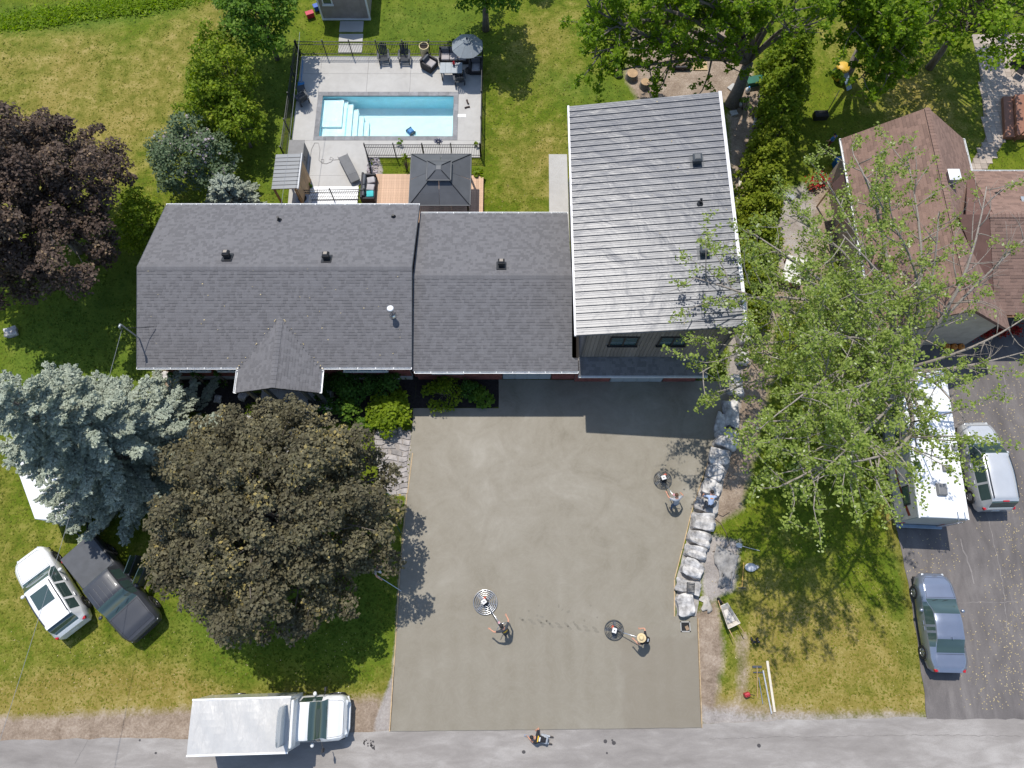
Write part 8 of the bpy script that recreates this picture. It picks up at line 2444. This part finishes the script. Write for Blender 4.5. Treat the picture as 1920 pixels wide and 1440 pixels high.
for i, px in enumerate((1818, 1845, 1872, 1898)): flower_heap(px, 632 - i * 3, 130, 'red flower planter under neighbour eave, %s from left' % ('first', 'second', 'third', 'fourth')[i], L_RED, 0.3)
for i, px in enumerate((1772, 1786, 1799)):
    q = G(px, 652); o = thing('pumpkin', 'orange pumpkin by the neighbour wall, %s of three' % ('left', 'middle', 'right')[i], 'pumpkin', (q.x, q.y, 0.01), i, 'three orange pumpkins')
    mb = MB()
    for k in range(8):
        a = k * 0.785; mb.ell((math.cos(a) * 0.08, math.sin(a) * 0.08, 0.14), (0.11, 0.11, 0.14), 8, 6)
    mb.build('flesh', mat('pumpkin_orange', (0.55, 0.20, 0.03), 0.6), o, True); mb = MB(); mb.tube([(0, 0, 0.26), (0.02, 0, 0.34)], [0.02, 0.014], 6); mb.build('stem', BARK, o)
q = G(1487, 508, 0.5); o = thing('work_table', 'white topped wooden table on the gravel by neighbour wall', 'table', (q.x, q.y, 0), -0.35)
mb = MB(); mb.box((0, 0, 0.62), (1.1, 1.7, 0.05)); mb.build('table_top', mat('white_ply', (0.62, 0.60, 0.55), 0.7), o)
for sx in (-1, 1):
    for sy in (-1, 1):
        mb = MB(); mb.box((sx * 0.48, sy * 0.75, 0.3), (0.08, 0.08, 0.6)); mb.build('leg', RB, o)
mb = MB(); mb.box((-0.3, -0.86, 0.45), (1.1, 0.03, 0.3)); mb.build('apron', RB, o)
q = G(1478, 372); o = thing('black_cart', 'black folded cart frame on gravel beside the hedge', 'cart', (q.x, q.y, 0), -0.8)
for y in (-0.18, 0.18):
    mb = MB(); mb.tube([(-0.6, y, 0.15), (0.6, y, 0.35)], 0.03, 6); mb.build('frame_bar', BLACK, o)
mb = MB(); mb.box((0, 0, 0.27), (0.6, 0.35, 0.03), ry=-0.16); mb.build('platform', STEEL, o)
# toys by the shed
for i, (px, py, c_, lab, nm) in enumerate(((583, 32, (0.42, 0.02, 0.04), 'red toy box left of the garden shed', 'toy_box'), (597, 18, (0.02, 0.08, 0.35), 'blue toy box left of the garden shed', 'toy_box'))):
    q = G(px, py); o = thing(nm, lab, 'toy box', (q.x, q.y, 0), 0.4); mb = MB(); mb.box((0, 0, 0.18), (0.5, 0.3, 0.34)); mm = mat('toy_%d' % i, c_, 0.5); mb.build('tub', mm, o, bevel=0.05); mb = MB(); mb.box((0, 0, 0.37), (0.54, 0.34, 0.04)); mb.build('lid', mm, o, bevel=0.01)
# ---- fallen leaves and seeds
def litter(name, lab, boxes, n, m, seed, smin=0.05, smax=0.1, z=0.02):
    rg = np.random.default_rng(seed); C = []
    for (x0, y0, x1, y1, w) in boxes:
        k = int(n * w)
        px, py = rg.uniform(x0, x1, k), rg.uniform(y0, y1, k)
        C += [tuple(G(a, b, z)) for a, b in zip(px, py)]
    C = np.array(C); k = len(C)
    o = leaf_object(name, m, None, C, rg.normal(size=(k, 3)) * 0.25 + np.array([0, 0, 1]), rg.uniform(smin, smax, k), rg.uniform(0, 1, k), rng=rg)
    tag(o, lab, 'leaf litter', kind='stuff')
L_DRY = leafmat('dry_leaf', (0.34, 0.26, 0.12), (0.58, 0.48, 0.28), trans=0.15)
litter('fallen_leaves', 'pale dry leaves scattered over the asphalt driveway', [(1780, 690, 1920, 830, 0.3), (1880, 830, 1920, 1300, 0.25), (1800, 1150, 1920, 1330, 0.25), (1700, 1000, 1800, 1080, 0.1), (1830, 950, 1920, 1150, 0.1)], 900, L_DRY, 6, 0.05, 0.10, 0.018)
litter('fallen_leaves', 'pale leaf specks across the lawns', [(0, 1180, 700, 1310, 0.3), (1330, 1000, 1700, 1330, 0.35), (920, 60, 1080, 390, 0.25), (1560, 150, 1850, 300, 0.1)], 700, L_DRY, 7, 0.025, 0.06, 0.015)
litter('fallen_leaves', 'dry leaves on gravel beside the neighbour house', [(1440, 440, 1530, 560, 1.0)], 250, L_DRY, 8, 0.05, 0.1, 0.015)

# ---- grass tufts over the lawns: real blades catching the light
def in_poly(X, Y, P_):
    ins = np.zeros(X.shape, bool)
    for i in range(len(P_)):
        (x0, y0), (x1, y1) = P_[i], P_[(i + 1) % len(P_)]
        if y0 == y1: continue
        ins ^= ((y0 > Y) != (y1 > Y)) & (X < (x1 - x0) * (Y - y0) / (y1 - y0) + x0)
    return ins
rg = np.random.default_rng(77)
nT = 120000
px, py = rg.uniform(-20, 1940, nT), rg.uniform(-15, 1390, nT)
a_, b_2 = (px - 960) / FPX, (py - 720) / FPX
kk = CAMH / (CT + b_2 * ST)
TX, TY = a_ * kk, (ST - b_2 * CT) * kk
bad = np.zeros(nT, bool)
NDRIVE = [G2(*p) for p in [(1655, 700), (1680, 985), (1712, 1150), (1734, 1300), (1738, 1400), (2080, 1400), (2080, 560), (1700, 560), (1650, 620)]]
for P_ in (DRIVEW, NDRIVE, [(DX0 - 0.1, DYS - 0.2), (DX1 + 0.1, DYS - 0.2), (DX1 + 0.1, DYN + 0.1), (DX0 - 0.1, DYN + 0.1)], [G2(540, 300), G2(690, 290), G2(690, 385), G2(540, 385)],
           [(MX0 + 0.3, MYF + 0.4), (WX1 + 0.5, MYF + 0.4), (WX1 + 0.5, MYB), (MX0 + 0.3, MYB)], [(3, 11.5), (10.4, 11.5), (10.4, 25), (3, 25)], [G2(1029, 288), (3.5, G2(1029, 288)[1]), (3.5, 20), (1.6, 20)], [G2(680, 325), G2(908, 325), G2(908, 400), G2(680, 400)], PP, [G2(632, 36), G2(684, 36), G2(684, 104), G2(632, 104)],
           [(NX0, NYF), (NX1, NYF), (NX1, NYB), (NX0, NYB)], [G2(1266, 1080), G2(1345, 830), G2(1395, 620), G2(1400, 640), G2(1380, 850), G2(1310, 1160), G2(1266, 1160)]):
    bad |= in_poly(TX, TY, P_)
ix = np.clip(np.searchsorted(gx, TX), 0, len(gx) - 1); iy = np.clip(np.searchsorted(gy, TY), 0, len(gy) - 1)
bare = np.maximum(np.maximum(A['dirt'][iy, ix], A['grit'][iy, ix]), A['mulch'][iy, ix])
bad |= (bare > 0.35) | (rg.random(nT) < bare * 1.5)
bad |= TY < -4.6
ok = ~bad
TX, TY = TX[ok], TY[ok]
n_ = len(TX)
dryv = A['dry'][iy, ix][ok]; lushv = A['lush'][iy, ix][ok]
cl = 0.5 + 0.5 * np.sin(TX * 1.7 + 2 * np.sin(TY * 0.9)) * np.sin(TY * 1.3 + 1.5 * np.sin(TX * 0.6))
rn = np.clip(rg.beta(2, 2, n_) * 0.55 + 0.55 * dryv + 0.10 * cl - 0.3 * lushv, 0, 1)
L_TURF = leafmat('turf_blade', (0.048, 0.092, 0.005), (0.215, 0.200, 0.028), (0.37, 0.295, 0.11), 0.25, 0.8, 0.15)
o = leaf_object('grass_tufts', L_TURF, None, np.stack([TX, TY, H[iy, ix][ok] + rg.uniform(0.0, 0.025, n_)], -1), rg.normal(size=(n_, 3)) * 0.28 + np.array([0, 0, 1]), rg.uniform(0.05, 0.14, n_), rn, 1.3, rng=rg)
tag(o, 'short blades and tufts of grass over the lawns', 'grass', kind='stuff')

# ---- marks of use: footprints in the wet slab, tar spots and cracks in the asphalt, specks on the roofs
def flat_marks(name, lab, marks, m, cat, z):
    mb = MB()
    for (px, py, a, b, rz) in marks:
        q = G(px, py, z)
        mb.add([(q.x + math.cos(t * 0.7854) * a * math.cos(rz) - math.sin(t * 0.7854) * b * math.sin(rz), q.y + math.cos(t * 0.7854) * a * math.sin(rz) + math.sin(t * 0.7854) * b * math.cos(rz), z) for t in range(8)], [tuple(range(8))])
    tag(mb.build(name, m), lab, cat, kind='stuff')
rr = random.Random(12)
fm = []
for i in range(9):
    x, y = 978 + 17 * i, 1160 + 2.2 * i
    for dx, dy in ((0, 0), (5, 6)):
        fm.append((x + dx + rr.uniform(-1, 1), y + dy + rr.uniform(-1, 1), 0.15, 0.06, R(-25) + rr.uniform(-0.3, 0.3)))
for i in range(14): fm.append((rr.uniform(975, 1120), rr.uniform(1135, 1180), rr.uniform(0.04, 0.1), rr.uniform(0.03, 0.07), rr.uniform(0, 3)))
flat_marks('footprints', 'darker trail of footprints across the wet concrete', fm, mat('wet_print', (0.172, 0.154, 0.119), 0.6, var=0.1), 'footprints', 0.0535)
tm = [(690 + rr.uniform(-14, 14), 1395 + rr.uniform(-9, 9), rr.uniform(0.03, 0.09), rr.uniform(0.02, 0.05), rr.uniform(0, 3)) for _ in range(16)] + [(1135, 1390, 0.09, 0.09, 0), (1151, 1393, 0.10, 0.09, 0), (1148, 1388, 0.05, 0.05, 0), (982, 1410, 0.09, 0.08, 0), (1423, 1398, 0.09, 0.09, 0), (1138, 1412, 0.05, 0.05, 0), (292, 1412, 0.06, 0.05, 0), (262, 1388, 0.05, 0.05, 0)]
flat_marks('tar_spots', 'small dark tar spots on the street', tm, mat('tar', (0.05, 0.045, 0.045), 0.6), 'stain', 0.0105)
def crack(pts, w, z, mb):
    P_ = []
    for (x0, y0), (x1, y1) in zip(pts, pts[1:]):
        n = max(2, int(math.hypot(x1 - x0, y1 - y0) / 7))
        for k in range(n): P_.append((x0 + (x1 - x0) * k / n + rr.uniform(-1.6, 1.6), y0 + (y1 - y0) * k / n + rr.uniform(-1.6, 1.6)))
    P_ = [G(*p, z) for p in P_]
    for a, b in zip(P_, P_[1:]):
        d = (b - a); n = Vector((-d.y, d.x, 0)).normalized() * w * rr.uniform(0.5, 1.2)
        mb.add([a - n, b - n, b + n, a + n], [(0, 1, 2, 3)])
mb = MB(); crack([(165, 1388), (150, 1412), (138, 1440)], 0.010, 0.0105, mb); crack([(1330, 1385), (1700, 1378), (1920, 1380)], 0.008, 0.0105, mb)
tag(fix(mb).build('street_cracks', mat('crack_dark', (0.15, 0.138, 0.128), 0.9)), 'thin dark cracks across the street', 'cracks', kind='stuff')
mb = MB(); crack([(1800, 1010), (1830, 1100)], 0.03, 0.0145, mb); crack([(1795, 1130), (1920, 1128)], 0.014, 0.0145, mb); crack([(1850, 960), (1880, 1090), (1890, 1190)], 0.02, 0.0145, mb); crack([(1880, 690), (1890, 780)], 0.02, 0.0145, mb)
tag(fix(mb).build('driveway_cracks', mat('crack_pale', (0.21, 0.19, 0.178), 0.9)), 'pale worn lines along the asphalt driveway', 'cracks', kind='stuff')
# blossom specks that fell on the shingles
rg = np.random.default_rng(31); C = []
for _ in range(46):
    x, y = rg.uniform(MX0 + 0.3, MX1 - 0.3), rg.uniform(MYF + 0.2, MYR + 0.6)
    if y < MYR and not (PX0 < x < PX1 and y < PYR): C.append((x, y, MZE + (y - MYF) * slope_m + 0.03))
for _ in range(14):
    s_ = rg.uniform(0, 1); C.append((PX0 + (PXM - PX0) * s_ - 0.1, main_y(PZE + (PZR - PZE) * s_), PZE + (PZR - PZE) * s_ + 0.05)); C.append((PX1 + (PXM - PX1) * s_ + 0.1, main_y(PZE + (PZR - PZE) * s_), PZE + (PZR - PZE) * s_ + 0.05))
for _ in range(26):
    x, y = rg.uniform(GX0 + 3.5, GX1 - 0.2), rg.uniform(GYF, GYB); C.append((x, y, groof(x) + 0.06))
C = np.array(C)
o = leaf_object('roof_specks', L_DRY, None, C, rg.normal(size=C.shape) * 0.2 + np.array([0, 0, 1]), rg.uniform(0.03, 0.08, len(C)), rg.uniform(0.3, 1, len(C)), rng=rg)
tag(o, 'pale blossom and leaf specks fallen on the roofs', 'leaf litter', kind='stuff')
